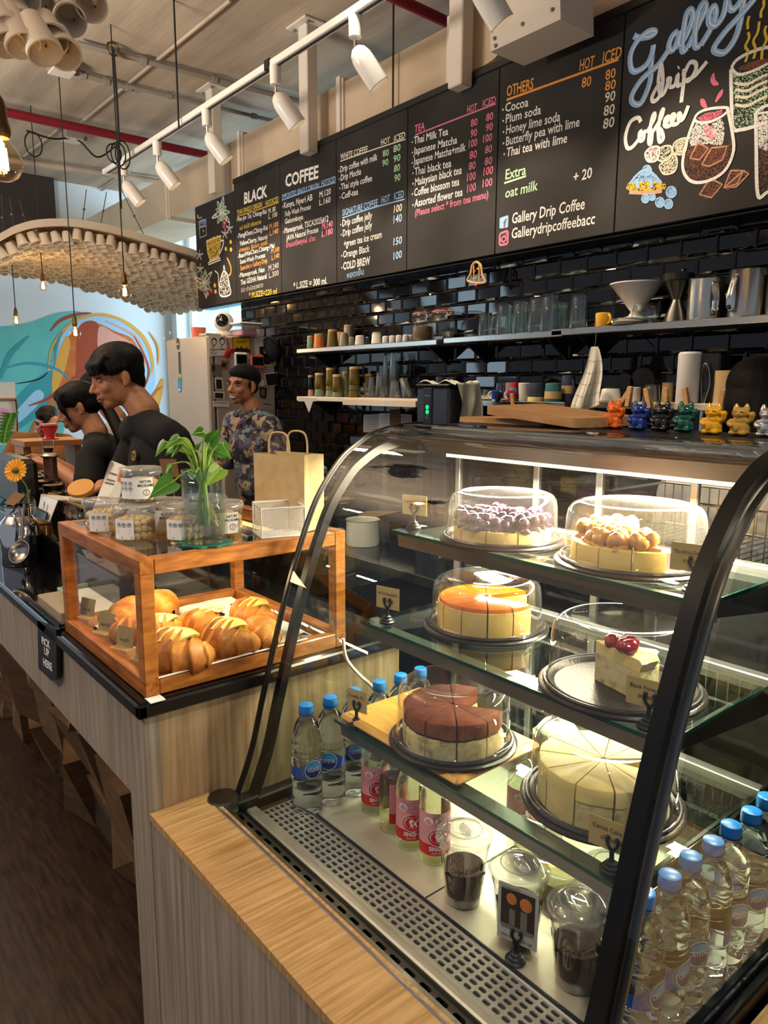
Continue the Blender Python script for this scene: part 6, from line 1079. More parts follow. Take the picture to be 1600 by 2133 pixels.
for px, py, r, lab in ((1300, 800, .06, 'black strainer hanging on the tiles above the white cup'), (1338, 795, .075, 'black frying pan hanging above the peg shelf')):
    p = at(px, py, 1, 2.96); t = thing('hanging_pan', lab, 'pan', None, p); R = Matrix.Translation(p) @ Matrix.Rotation(-math.pi / 2, 4, 'X'); obj('pan', MB().lathe([(0, 0), (r * .8, 0), (r, -.03), (r * .97, -.03), (r * .78, -.005), (0, -.004)], T=Matrix.Translation(p) @ Matrix.Rotation(math.pi / 2, 4, 'X'), n=30), 'black_plastic', t); obj('handle', MB().tube([p + V((-r * .7, 0, -r * .7)), p + V((-r * 1.6, -.01, -r * 1.3))], .007, 8), 'black_plastic', t)
# papers and the notes on the wall
for i, (pts, m, lab) in enumerate((([(757, 864), (790, 862), (790, 900), (757, 900)], 'paper_grey', 'white order sheet taped to the tiles, left one'), ([(790, 861), (812, 860), (812, 902), (790, 902)], 'paper', 'white printed sheet taped to the tiles, middle one'), ([(812, 853), (834, 852), (834, 905), (812, 905)], 'card_brown', 'brown envelope taped to the tiles between the sheets'), ([(835, 862), (858, 863), (857, 905), (835, 905)], 'paper_grey', 'white printed sheet taped to the tiles, right one'))):
    o = tag(obj('wall_note', MB().add([at(px, py, 1, 2.976 - .002 * i) for px, py in pts] + [at(px, py, 1, 2.979 - .002 * i) for px, py in pts], [(0, 1, 2, 3), (7, 6, 5, 4), (0, 4, 5, 1), (1, 5, 6, 2), (2, 6, 7, 3), (3, 7, 4, 0)]), m, None, 0), lab, 'paper')
    if m != 'card_brown': obj('printed_lines', MB().add([q for k in range(6) for q in [at(pts[0][0] + 3, pts[0][1] + 6 + 5 * k, 1, 2.9755 - .002 * i), at(pts[1][0] - 4, pts[1][1] + 6 + 5 * k, 1, 2.9755 - .002 * i), at(pts[1][0] - 4, pts[1][1] + 7 + 5 * k, 1, 2.9755 - .002 * i), at(pts[0][0] + 3, pts[0][1] + 7 + 5 * k, 1, 2.9755 - .002 * i)]], [(4 * k, 4 * k + 1, 4 * k + 2, 4 * k + 3) for k in range(6)]), 'paper_grey' if m == 'paper' else 'photo_grey', o, 0)
# bell ornament hanging below the menu
t = thing('bell_ornament', 'wooden cut out bell ornament hanging below the TEA menu board', 'ornament', None, at(993, 570, 1, 2.86)); f = lambda x, y: at(x, y, 1, 2.862)
B_ = [(993, 546), (999, 549), (1003, 556), (1005, 572), (1012, 586), (1008, 589), (994, 590), (980, 587), (974, 583), (981, 570), (983, 556), (987, 549)]
mb = MB().tube([f(*q) for q in spl(B_, 4, True)], .0065, 6, closed=True).tube([f(987, 552), f(988, 586)], .004, 6).tube([f(998, 552), f(999, 588)], .004, 6); obj('bell', mb, 'pine', t); obj('string', MB().tube([f(993, 546), f(993, 534)], .0015, 5), 'cord_black', t)
for k, (a, b) in enumerate(((990, 565), (996, 572), (992, 580), (1001, 576), (984, 576), (995, 560))): obj('bead', MB().ell(f(a, b), .006, 8, 6), ('red_plastic', 'leaf', 'pine')[k % 3], t)
obj('clapper', MB().ell(f(992, 594), (.012, .006, .009), 10, 6), 'red_plastic', t)
# ================================================================ back worktop and grey machine
t = thing('back_worktop', 'dark stainless worktop along the tile wall behind the display case', 'worktop', None, (-1.5, 2.7, 0)); obj('top', MB().span((-3.25, 2.38, .915), (.3, 2.985, .95), .003), 'steel_dark', t); obj('front', MB().span((-3.23, 2.42, .05), (.3, 2.46, .915)), 'black_box', t, 0); obj('side', MB().span((-3.23, 2.42, .05), (-3.2, 2.98, .915)), 'black_box', t, 0)
t = thing('coffee_grinder', 'slate grey machine with two green lit buttons behind the display case', 'machine', None, (-2.42, 2.5, .951)); p0 = at(866, 868, 1, 2.42); p1 = at(934, 868, 1, 2.42); xa, xb = p0.x, p1.x; zt = at(900, 806, 1, 2.42).z
obj('body', MB().span((xa, 2.42, .951), (xb, 2.62, zt), .012), 'grey_dark', t); w_ = xb - xa; obj('centre_panel', MB().span((xa + w_ * .26, 2.414, .96), (xa + w_ * .52, 2.421, zt - .004), .002), 'black_plastic', t); obj('top_cover', MB().span((xa - .004, 2.416, zt), (xb + .004, 2.624, zt + .014), .006), 'black_plastic', t)
for py, m in ((848, 'led_green'), (858, 'led_green'), (868, 'grey_plastic')): p = at(890, py, 1, 2.413); obj('button', MB().tube([p + V((.008 * math.cos(a), 0, .008 * math.sin(a))) for a in [k * .42 for k in range(15)]], .0022, 6, closed=True).box(p, (.006, .002, .003)), m, t)
obj('logo_bar', MB().box(at(890, 824, 1, 2.413), (.034, .001, .006)), 'grey_plastic', t, 0)
def cloth2(u, v):
    s = u * (w_ + .24); y = 2.44 + .15 * v + .006 * math.sin(u * 11); top = w_ + .035; k = max(0.0, s - top)
    return V((xa + min(s, top) + .012 * math.sin(v * 11 + k * 16) * min(1, k * 12) + .018 * min(1, k * 9), y, zt + .019 + (.010 * math.sin(s * 42 + v * 4) + .006 * math.sin(v * 13)) * (k == 0) - k * .95))
tag(obj('draped_towel', MB().sheet(cloth2, 48, 16), 'towel_green', None, 2), 'pale striped tea towel draped over the grey machine', 'towel')
tag(obj('grey_cloth', MB().sheet(lambda u, v: V((at(960, 800, 1, 2.8).x + .33 * u, 2.80 + .14 * v, LZ + .004 + .075 * (1 - u) ** 1.2 * (.7 + .3 * math.sin(u * 9 + v * 5)) * math.sin(math.pi * min(max(v, .05), .95)))), 20, 10), 'napkin', None, 2), 'crumpled grey cloth on the lower middle shelf', 'cloth')
# cutting boards and lucky cats on the case canopy
CZ = 1.4152
def oriented_board(A, B, C, th, lab):
    """board with front edge A-B, side B-C, thickness th upwards, rounded rim"""
    ux = (B - A); uy = (C - B); n = ux.cross(uy).normalized()
    if n.z < 0: n = -n
    mb = MB(); T = Matrix((( *ux.normalized(), ), (*uy.normalized(), ), (*n, ))).transposed().to_4x4(); T.translation = A; lx, ly = ux.length, uy.length
    poly = []
    for cx, cy, a0 in ((.012, .012, math.pi), (lx - .012, .012, 1.5 * math.pi), (lx - .012, ly - .012, 0), (.012, ly - .012, .5 * math.pi)):
        for k in range(5): a = a0 + k * math.pi / 8; poly.append((cx + .012 * math.cos(a), cy + .012 * math.sin(a)))
    mb.prism(poly, th, T); return tag(obj('cutting_board', mb, 'beech'), lab, 'cutting board', 'wooden cutting boards on the display case')
A = V((-1.345, 1.345, CZ + .0005)); B = V((-1.06, 1.325, CZ + .0005)); C = V((-1.04, 1.455, CZ + .0005)); oriented_board(A, B, C, .012, 'wooden cutting board lying flat under the larger one on the case top')
A = at(1010, 862, 1, 1.312); B = at(1196, 892, 1, 1.285); B.z = max(B.z, CZ + .001); C = B + V((.05, .15, .004)); oriented_board(A, B, C, .020, 'larger wooden cutting board resting tilted on the flat one')
CATM = None
def make_cat(m):
    t = lthing('lucky_cat'); t['_l'] = 1; b = MB()
    b.ell((0, .001, .016), (.0205, .017, .020)).ell((0, 0, .007), (.0215, .019, .008)).ell((0, 0, .032), (.0165, .014, .014)).ell((0, -.001, .0475), (.0185, .0145, .0125)).ell((0, -.006, .045), (.013, .011, .009)).ell((-.011, -.013, .006), (.008, .008, .006)).ell((.011, -.013, .006), (.008, .008, .006))
    for e in (-1, 1): b.lathe([(.0078, 0), (.006, .006), (.003, .012), (0, .0145)], c=(e * .0105, .001, .0545), n=12)
    b.tube(spl([(-.015, -.005, .032), (-.019, -.011, .026), (-.012, -.016, .022)], 4), [.006] * 9, 10).ell((-.011, -.0165, .022), .006, 10, 8); b.tube(spl([(.014, -.002, .030), (.0225, -.005, .034), (.0245, -.007, .044), (.0235, -.009, .051)], 5), [.006] * 8 + [.0062, .0066, .007, .007, .0066, .0058, .0045, .003], 12)
    o = remesh('body', b, .0013, 3, m, t); q = MB()
    for e in (-1, 1): q.tube([(e * .007 + .0035 * math.cos(a), -.0155, .049 + .0022 * math.sin(a)) for a in [k * .35 for k in range(10)]], .0007, 5)
    q.ell((0, -.0185, .0445), (.0016, .001, .001), 8, 6); obj('face', q, 'cat_' + ('black' if m != 'cat_black' else 'gold') if m not in ('cat_orange', 'cat_blue', 'cat_green') else m, t); obj('coin', MB().ell((-.002, -.0195, .018), (.006, .0022, .009), 14, 8), m, t); return t
# ================================================================ people
def hum(b, p, q, r0, r1, n=12):
    p, q = V(p), V(q); b.tube([p, p.lerp(q, .5), q], [r0, (r0 + r1) / 2, r1], n); b.ell(p, r0, n, 8); b.ell(q, r1, n, 8)
def head_prims(b, T, s):
    R = T.to_3x3().normalized()
    E = lambda c, r, M_=None: b.ell(T @ (V(c) * s), (r[0] * s, r[1] * s, r[2] * s), 18, 12, R=R @ (M_ if M_ else Matrix.Identity(3)))
    E((-.014, 0, .032), (.094, .075, .086)); E((.026, 0, -.030), (.060, .060, .080)); E((.050, 0, -.088), (.030, .034, .026)); E((.060, 0, -.100), (.018, .020, .014))
    for e in (-1, 1):
        E((.0, e * .046, -.052), (.046, .018, .044)); E((.055, e * .036, -.030), (.024, .022, .022)); E((.072, e * .028, .022), (.016, .026, .011)); E((-.012, e * .079, -.008), (.017, .008, .031), Matrix.Rotation(e * -.35, 3, 'Z')); E((-.004, e * .079, -.03), (.010, .008, .012)); E((.090, e * .012, -.041), (.010, .008, .008))
    E((.083, 0, .002), (.011, .011, .030), Matrix.Rotation(-.25, 3, 'Y')); E((.098, 0, -.026), (.012, .0115, .018), Matrix.Rotation(-.4, 3, 'Y')); E((.104, 0, -.035), (.012, .0125, .010)); E((.078, 0, -.062), (.014, .026, .012)); E((.084, 0, -.0655), (.009, .022, .006)); E((.082, 0, -.077), (.009, .019, .007))
def face_parts(t, T, s, smile=False, look=0.0):
    R = T.to_3x3().normalized(); E = lambda mb, c, r, M_=None: mb.ell(T @ (V(c) * s), (r[0] * s, r[1] * s, r[2] * s), 12, 8, R=R @ (M_ if M_ else Matrix.Identity(3)))
    for e in (-1, 1):
        E(mb := MB(), (.0745, e * .031, .002), (.008, .0145, .0062)); obj('eye_white', mb, 'eye_white', t); E(mb := MB(), (.0795, e * .031, .001), (.0042, .0062, .0052)); obj('iris', mb, 'eye', t); E(mb := MB(), (.0775, e * .031, .0072), (.008, .0165, .0024)); obj('eyelash', mb, 'eye', t)
        E(mb := MB(), (.0835, e * .034, .0235), (.006, .021, .0042), Matrix.Rotation(e * .1, 3, 'X')); obj('eyebrow', mb, 'hair', t)
    if smile:
        pts = [T @ (V((.086 - 8 * y * y, y, -.073 + 6 * y * y)) * s) for y in (-.026, -.016, 0, .016, .026)]; obj('teeth', MB().tube(pts, [.0015, .005, .0062, .005, .0015], 8), 'teeth', t); obj('lips', MB().tube([p + V((0, 0, .0055)) + R @ V((.001, 0, 0)) for p in pts], .0028, 6).tube([p - V((0, 0, .0065)) + R @ V((.001, 0, 0)) for p in pts], .0035, 6), 'lips', t)
    else: obj('lips', MB().tube([T @ (V((.0905 - 9 * y * y, y, -.067 + 3 * y * y)) * s) for y in (-.022, -.011, 0, .011, .022)], [.0012, .004, .0046, .004, .0012], 8).tube([T @ (V((.0885 - 9 * y * y, y, -.0765 + 3 * y * y)) * s) for y in (-.019, -.01, 0, .01, .019)], [.0012, .0045, .0055, .0045, .0012], 8), 'lips', t)
def hand_prims(b, w, d, nrm, s=1.0, curl=.5, thumb=1):
    """palm, four unequal bent fingers and a thumb leaving the side of the palm"""
    d = V(d).normalized(); nrm = (V(nrm) - d * V(nrm).dot(d)).normalized(); sd = d.cross(nrm); w = V(w)
    for k in range(4):
        e = (k - 1.5) * .019 * s; hum(b, w + sd * e * .6 + d * .008 * s, w + sd * e + d * .085 * s, .0135 * s, .0115 * s, 8); L = (.040, .046, .043, .034)[k] * s; p = w + sd * e + d * .088 * s; a = .12 + curl * .4; q = d
        for j, f in enumerate((1, .72, .55)):
            q = (d * math.cos(a) + nrm * math.sin(a)); n_ = p + q * L * f; hum(b, p, n_, (.0092 - .0008 * j) * s, (.0085 - .0008 * j) * s, 8); p = n_; a += curl * .75
    p = w + sd * thumb * .022 * s + d * .02 * s; a1 = p + (d * .6 + sd * thumb * .7 + nrm * .3).normalized() * .042 * s; a2 = a1 + (d * .9 + sd * thumb * .15 + nrm * .5).normalized() * .034 * s; hum(b, p, a1, .0125 * s, .0105 * s, 8); hum(b, a1, a2, .0102 * s, .008 * s, 8)
def headT(pos, face, roll=0.0):
    f = V(face).normalized(); l = V((0, 0, 1)).cross(f).normalized(); u = f.cross(l); M_ = Matrix((f, l, u)).transposed().to_4x4() @ Matrix.Rotation(roll, 4, 'X'); M_.translation = V(pos); return M_
def person(lab, T, s, nb, sl, sr, waist, arms, skin, shirt, sleeve=.62, girth=1.0, collar=.0, hands=()):
    """one continuous body surface; hair, clothes and face details are its children"""
    t = thing('person', lab, 'person', None, (waist[0], waist[1], 0)); nb, sl, sr, waist = V(nb), V(sl), V(sr), V(waist); b = MB(); g = girth
    head_prims(b, T, s); nk = T @ (V((-.028, 0, -.055)) * s); hum(b, nk, nb + V((0, 0, .01)), .053 * s, .060 * s); mid = (sl + sr) / 2; ax = (sl - sr).normalized(); fw = ax.cross(V((0, 0, 1))); hips = waist
    for p, q in ((nb, sl), (nb, sr)): hum(b, p + V((0, 0, -.03)), q, .058, .055)
    Rb = Matrix((ax, fw, V((0, 0, 1)))).transposed(); ch = mid.lerp(waist, .33)
    def torso(m, o): m.ell(ch, (.175 * g + o, .115 * g + o, .17 + o), 20, 14, R=Rb); m.ell(mid.lerp(waist, .72), (.155 * g + o, .108 * g + o, .19 + o), 20, 14, R=Rb); m.ell(waist, (.165 * g + o, .115 * g + o, .12 + o), 20, 12, R=Rb)
    torso(b, 0); hp = V((waist.x, waist.y, waist.z - .05)); fl = V((waist.x, waist.y, .05))
    for e in (-.085, .085): hum(b, hp + ax * e, hp.lerp(fl, .5) + ax * e - fw * .0, .085, .058); hum(b, hp.lerp(fl, .5) + ax * e, fl + ax * e, .055, .04); hum(b, fl + ax * e, fl + ax * e + fw * -.0 + V((0, 0, -.012)), .035, .035)
    sh = MB(); torso(sh, .014)
    for p, q in ((nb, sl), (nb, sr)): hum(sh, p + V((0, 0, -.035)), q, .066, .068)
    for (s0, el, wr_, hn) in arms:
        s0, el, wr_ = V(s0), V(el), V(wr_); hum(b, s0, el, .052, .042); hum(b, el, wr_, .042, .028)
        cut = s0.lerp(el, sleeve if sleeve <= 1 else 1); hum(sh, s0, cut, .070, .066); sh.cyl(s0.lerp(cut, .6), cut + (cut - s0).normalized() * .05, .066, .07, 14)
        if sleeve > 1: hum(sh, el, el.lerp(wr_, sleeve - 1), .058, .05)
        if hn: hand_prims(b, wr_, hn[0], hn[1], hn[2], hn[3], hn[4])
    remesh('body', b, .0048, 4, skin, t); remesh('shirt', sh, .0085, 5, shirt, t); return t, ax, fw
def blobhair(t, T, s, prims, m='hair', nm='hair', vox=.0055, it=2, extra=None):
    b = MB(); R = T.to_3x3().normalized()
    for c, r, *q in prims: b.ell(T @ (V(c) * s), tuple(k * s for k in r), 18, 12, R=R @ (q[0] if q else Matrix.Identity(3)))
    if extra: extra(b)
    return remesh(nm, b, vox, it, m, t)
RY_ = lambda a: Matrix.Rotation(a, 3, 'Y')
# --- young man in black behind the counter
T = headT((-3.05, 1.085, 1.54), (-.08, -.97, -.22)); s = 1.06
p1, ax, fw = person('young man in black T-shirt leaning over the counter, looking down to the left', T, s, (-2.99, 1.17, 1.392), (-2.785, 1.18, 1.31), (-3.19, 1.20, 1.31), (-2.98, 1.34, .93),
    [((-2.775, 1.20, 1.29), (-2.70, 1.22, 1.02), (-2.64, 1.06, .99 + .06), ((-.2, -.9, -.15), (0, 0, -1), 1.0, .5, 1)), ((-3.20, 1.23, 1.295), (-3.22, 1.12, 1.06), (-2.99, .98, 1.105), ((.25, -.85, -.25), (.1, -.2, -1), .95, .55, -1))], 'skin', 'black_tee', .72, 1.06)
face_parts(p1, T, s)
def fringe(b):
    for k in range(13):
        y = -.066 + .011 * k; x0 = .050 + .024 * math.cos(y * 20); b.tube([T @ (V((x0 - .02, y, .085)) * s), T @ (V((x0 + .018, y * 1.06, .055)) * s), T @ (V((x0 + .022 - .002 * (k % 3), y * 1.08, .022 - .004 * (k % 2) + .25 * y * y)) * s)], [.016 * s, .014 * s, .004 * s], 8)
    for e in (-1, 1):
        for k in range(4): b.tube([T @ (V((.04 - .02 * k, e * .070, .06)) * s), T @ (V((.038 - .02 * k, e * .079, .03)) * s), T @ (V((.036 - .02 * k, e * .077, .006 + .006 * k)) * s)], [.014 * s, .012 * s, .004 * s], 8)
blobhair(p1, T, s, [((-.016, 0, .052), (.104, .086, .080)), ((-.05, 0, .02), (.062, .074, .072)), ((-.070, 0, -.022), (.034, .056, .05))], extra=fringe)
bd_ = MB(); pb = at(305, 912, 0, -2.96); pb = V((-2.935, 1.098, 1.225)); d1 = V((.0, -1, .12)).normalized()
bt = MB().cyl(pb, pb + d1 * .004, .022, n=24); bo = obj('badge', bt, 'badge', p1); obj('badge_mark', MB().box(pb + d1 * .005 + V((0, 0, .004)), (.026, .002, .006)).box(pb + d1 * .005 + V((0, 0, -.007)), (.020, .002, .005)), 'ink', bo, 0)
# --- smiling man by the fridge
T = headT((-4.10, 2.23, 1.512), (.30, -.95, .02), -.05); s = 1.02
p2, ax, fw = person('smiling man in black beanie and floral shirt standing beside the fridge', T, s, (-4.08, 2.28, 1.355), (-3.875, 2.29, 1.27), (-4.29, 2.26, 1.28), (-4.08, 2.32, .90),
    [((-3.87, 2.29, 1.235), (-3.755, 2.33, 1.02), (-3.66, 2.30, .925), ((.5, -.2, -.75), (-.5, -.3, -.2), 1.0, .45, 1)), ((-4.30, 2.26, 1.245), (-4.38, 2.24, 1.0), (-4.30, 2.05, .98), ((.3, -.9, 0), (0, 0, -1), 1, .4, -1))], 'skin_b', 'floral', .85, 1.08)
face_parts(p2, T, s, True)
blobhair(p2, T, s, [((-.022, 0, .060), (.102, .085, .070)), ((-.05, 0, .045), (.075, .082, .062)), ((.02, 0, .072), (.068, .074, .036))], 'beanie', 'beanie'); blobhair(p2, T, s, [((-.055, 0, -.01), (.045, .070, .048)), ((-.03, .073, .012), (.02, .010, .02)), ((-.03, -.073, .012), (.02, .010, .02)), ((.012, .071, .008), (.010, .007, .026)), ((.012, -.071, .008), (.010, .007, .026))])
cl = MB()
for e in (-1, 1):
    n0 = V((-4.08, 2.28, 1.335)); P = [n0 + V((e * .055, .035, .035)), n0 + V((e * .068, -.03, .022)), n0 + V((e * .050, -.095, -.018)), n0 + V((e * .012, -.118, -.060)), n0 + V((e * .060, -.125, -.055)), n0 + V((e * .100, -.07, -.018)), n0 + V((e * .09, .03, .0))]; cl.add(P, [(0, 1, 6), (1, 5, 6), (1, 2, 5), (2, 4, 5), (2, 3, 4)])
    obj('collar', cl, 'floral', p2, 2) if e > 0 else None
v_ = V((-4.08, 2.162, 1.262)); obj('open_neck', MB().add([v_ + V((-.035, .018, .055)), v_ + V((.035, .018, .055)), v_ + V((0, -.013, -.035))], [(0, 1, 2)]), 'skin_b', p2, 0)
for z in (1.19, 1.12, 1.05): obj('button', MB().ell((-4.078, 2.147 - .004 * (1.2 - z), z), (.006, .003, .006), 8, 6), 'white_plastic', p2)
obj('wristband', MB().cyl((-3.675, 2.305, .945), (-3.665, 2.302, .93), .034, n=16), 'black_plastic', p2); obj('earring', MB().ell(T @ (V((-.002, .082, -.036)) * s), .004, 8, 6), 'chrome', p2)
# --- woman with ponytail
T = headT((-3.80, 1.150, 1.400), (-.26, -.94, -.32)); s = .99
p3, ax, fw = person('woman with long black ponytail and black T-shirt pouring coffee, seen in profile', T, s, (-3.745, 1.215, 1.265), (-3.59, 1.16, 1.19), (-3.90, 1.32, 1.19), (-3.68, 1.35, .82),
    [((-3.59, 1.13, 1.155), (-3.50, 1.08, 1.02), (-3.715, .985, 1.135), ((-.75, -.5, .25), (-.2, .2, -1), .9, .7, -1)), ((-3.87, 1.32, 1.155), (-3.90, 1.24, .99), (-4.02, 1.06, 1.13), ((-.5, -.8, .1), (.4, -.1, -.6), .9, .7, 1))], 'skin', 'black_tee', .60, .94)
face_parts(p3, T, s)
def pony(b):
    P = [T @ (V((-.095, 0, .015)) * s), T @ (V((-.125, 0, -.02)) * s), (-3.648, 1.30, 1.27), (-3.60, 1.325, 1.13), (-3.575, 1.335, 1.0), (-3.57, 1.335, .90)]
    b.tube(spl(P, 6), [.018 + .014 * math.sin(math.pi * min(1, k / 26)) for k in range(31)], 12)
    for e in (-1, 1): b.tube(spl([T @ (V((.060, e * .05, .075)) * s), T @ (V((.072, e * .062, .03)) * s), T @ (V((.060, e * .068, -.03)) * s), T @ (V((.055, e * .060, -.075)) * s)], 5), [.014] * 8 + [.011, .009, .007, .006, .005, .004, .003, .002], 8)
blobhair(p3, T, s, [((-.018, 0, .046), (.103, .084, .082)), ((-.05, 0, .005), (.062, .078, .07)), ((.03, 0, .075), (.06, .07, .04))], extra=pony)
mb = MB(); q0 = V((-3.73, 1.045, 1.135))
for st, dz in (('SAIT', .0), ('IT', -.04)): txt(mb, st, lambda x, y: V((-3.645 - .10 + x * .8, 1.062 - .010 - x * .35, 1.11 + dz + y)), .022, .085, bold=.001)
obj('shirt_print', mb, 'tee_print', p3, 0)
# --- man in pale shirt behind the woman
T = headT((-4.6, 1.50, 1.470), (-.78, -.52, -.2)); s = 1.0
p4, ax, fw = person('man in pale grey shirt standing behind the woman, mostly hidden', T, s, (-4.53, 1.60, 1.30), (-4.38, 1.52, 1.23), (-4.68, 1.70, 1.23), (-4.50, 1.66, .85), [((-4.37, 1.51, 1.22), (-4.32, 1.50, .97), (-4.52, 1.30, .92), ((-.8, -.4, 0), (0, 0, -1), 1, .4, -1)), ((-4.69, 1.71, 1.22), (-4.76, 1.62, .95), (-4.85, 1.42, .92), ((-.6, -.7, 0), (0, 0, -1), 1, .4, 1))], 'skin_c', 'white_shirt', 1.2, 1.02)
face_parts(p4, T, s); blobhair(p4, T, s, [((-.016, 0, .050), (.100, .082, .076)), ((-.05, 0, .005), (.058, .072, .066)), ((-.07, 0, -.03), (.03, .05, .04))])
# --- man on the phone
T = headT((-6.02, 1.585, 1.228), (.70, -.70, -.30), -.22); s = 1.0
p5, ax, fw = person('man in brown shirt leaning forward and holding a phone to his ear', T, s, (-6.09, 1.60, 1.12), (-5.95, 1.70, 1.075), (-6.23, 1.43, 1.08), (-6.16, 1.72, .68), [((-5.94, 1.70, 1.065), (-5.80, 1.52, .93), (-5.90, 1.565, 1.155), ((-.1, .3, .9), (-.6, .3, 0), .9, .6, -1)), ((-6.24, 1.43, 1.07), (-6.20, 1.30, .88), (-6.02, 1.28, .85), ((.9, -.1, .1), (0, 0, -1), .9, .4, 1))], 'skin_c', 'tan_shirt', 1.3, 1.05)
face_parts(p5, T, s); blobhair(p5, T, s, [((-.018, 0, .055), (.098, .080, .074)), ((-.05, 0, .01), (.056, .072, .07)), ((.035, 0, .08), (.05, .066, .03))])
ph = MB().box((0, 0, 0), (.009, .072, .15), .004, Matrix.Translation((-5.915, 1.555, 1.225)) @ Matrix.Rotation(.5, 4, 'Y') @ Matrix.Rotation(.6, 4, 'Z')); tag(obj('phone', ph, 'screen'), 'dark phone held to the ear of the man in brown', 'phone')
# --- person partly seen at the right edge behind the case
T = headT(at(1580, 838, 1, 2.08), (-.2, .95, -.2)); s = .95; c0 = T.translation
t6 = thing('person', 'person with black hair in white shirt seen from behind at the right edge', 'person', None, (c0.x, c0.y, 0)); b = MB(); head_prims(b, T, s); hum(b, c0 + V((0, .0, -.06)), c0 + V((0, -.02, -.2)), .05, .06); b.ell(c0 + V((0, -.03, -.42)), (.19, .12, .24), 18, 12); b.ell(c0 + V((0, -.03, -.75)), (.17, .12, .25), 18, 12)
for e in (-1, 1): hum(b, c0 + V((e * .09, -.03, -1.0)), c0 + V((e * .09, -.03, -c0.z + .04)), .08, .04); hum(b, c0 + V((e * .19, -.03, -.27)), c0 + V((e * .24, .0, -.52)), .05, .04); hum(b, c0 + V((e * .24, 0, -.52)), c0 + V((e * .16, .22, -.56)), .04, .03); hand_prims(b, c0 + V((e * .16, .22, -.56)), (-e * .3, .9, 0), (0, 0, -1), .95, .5, -e)
remesh('body', b, .0055, 4, 'skin_c', t6); b = MB(); b.ell(c0 + V((0, -.03, -.42)), (.205, .135, .25), 18, 12); b.ell(c0 + V((0, -.03, -.72)), (.185, .135, .25), 18, 12)
for e in (-1, 1): hum(b, c0 + V((e * .07, -.025, -.23)), c0 + V((e * .19, -.03, -.27)), .06, .066); hum(b, c0 + V((e * .19, -.03, -.27)), c0 + V((e * .23, -.01, -.46)), .068, .06)
remesh('shirt', b, .009, 4, 'white_plastic', t6); blobhair(t6, T, s, [((-.018, 0, .046), (.108, .088, .084)), ((-.05, 0, -.01), (.07, .08, .085))])
cz = {}
for i, (n_, px, py) in enumerate((('orange', 1278, 893), ('blue', 1329, 896), ('black', 1377, 898), ('green', 1425, 900), ('yellow', 1483, 905), ('gold', 1540, 908), ('silver', 1597, 911))):
    c_ = make_cat('cat_' + n_); p = at(px, py, 2, CZ); k = (p - CAMPOS).dot(CF) / FPX * (57 + i * 1.5) / .066
    put(c_, (p.x, min(p.y, 1.44), CZ + .0006), -.78 + .9, 'small glossy %s beckoning cat figurine on top of the display case' % n_, 'figurine', 'beckoning cats on the case top', k)
# ================================================================ pendant bulbs
def pendant(px, py, fwd, r, lab, hot=True):
    d = CR * ((px - 800) / FPX) + CD * ((py - 1066.5) / FPX) + CF; p = CAMPOS + d * fwd; t = thing('pendant_bulb', lab, 'lamp', 'hanging filament bulbs', (p.x, p.y, 3.75)); k = r / .04
    obj('cord', MB().tube([(p.x, p.y, 3.748), (p.x, p.y, p.z + .11 * k)], .004, 8), 'cord_black', t); obj('socket', MB().lathe([(.006, .125), (.012, .115), (.016, .10), (.018, .07), (.021, .062), (.021, .05), (.017, .04), (0, .04)], c=p, n=20, T=Matrix.Translation(p) @ Matrix.Scale(k, 4) @ Matrix.Translation(-p)), 'brass', t)
    obj('globe', MB().lathe([(.014, .045), (.018, .034), (.030, .020), (.0385, .005), (.040, -.008), (.0375, -.022), (.030, -.035), (.018, -.043), (0, -.046)], c=p, n=28, T=Matrix.Translation(p) @ Matrix.Scale(k, 4) @ Matrix.Translation(-p)), 'bulb_glass', t, 2); mb = MB()
    for j in range(8): a = j * .785; q = V((math.cos(a), math.sin(a), 0)) * .009 * k; mb.tube([p + q + V((0, 0, .02 * k)), p + q * 1.25 + V((0, 0, -.022 * k))], .0016 * k, 6)
    obj('filament', mb, 'bulb_hot', t, 0); obj('stem', MB().cyl(p + V((0, 0, .04 * k)), p + V((0, 0, .0)), .004 * k, n=8), 'bulb_soft', t)
    l = light('bulb_light', 'POINT', p + V((0, 0, -.0)), 9, (1, .68, .36), .012)
pendant(4, 330, 1.62, .042, 'large glowing filament bulb at the left edge, nearest the camera'); pendant(260, 608, 4.9, .042, 'glowing filament bulb rightmost, in front of the pot arch'); pendant(157, 692, 5.6, .040, 'glowing filament bulb in front of the jellyfish mural'); pendant(90, 596, 6.2, .036, 'glowing filament bulb below the left part of the arch'); pendant(34, 668, 6.8, .038, 'glowing filament bulb farthest left, low beside the mural')
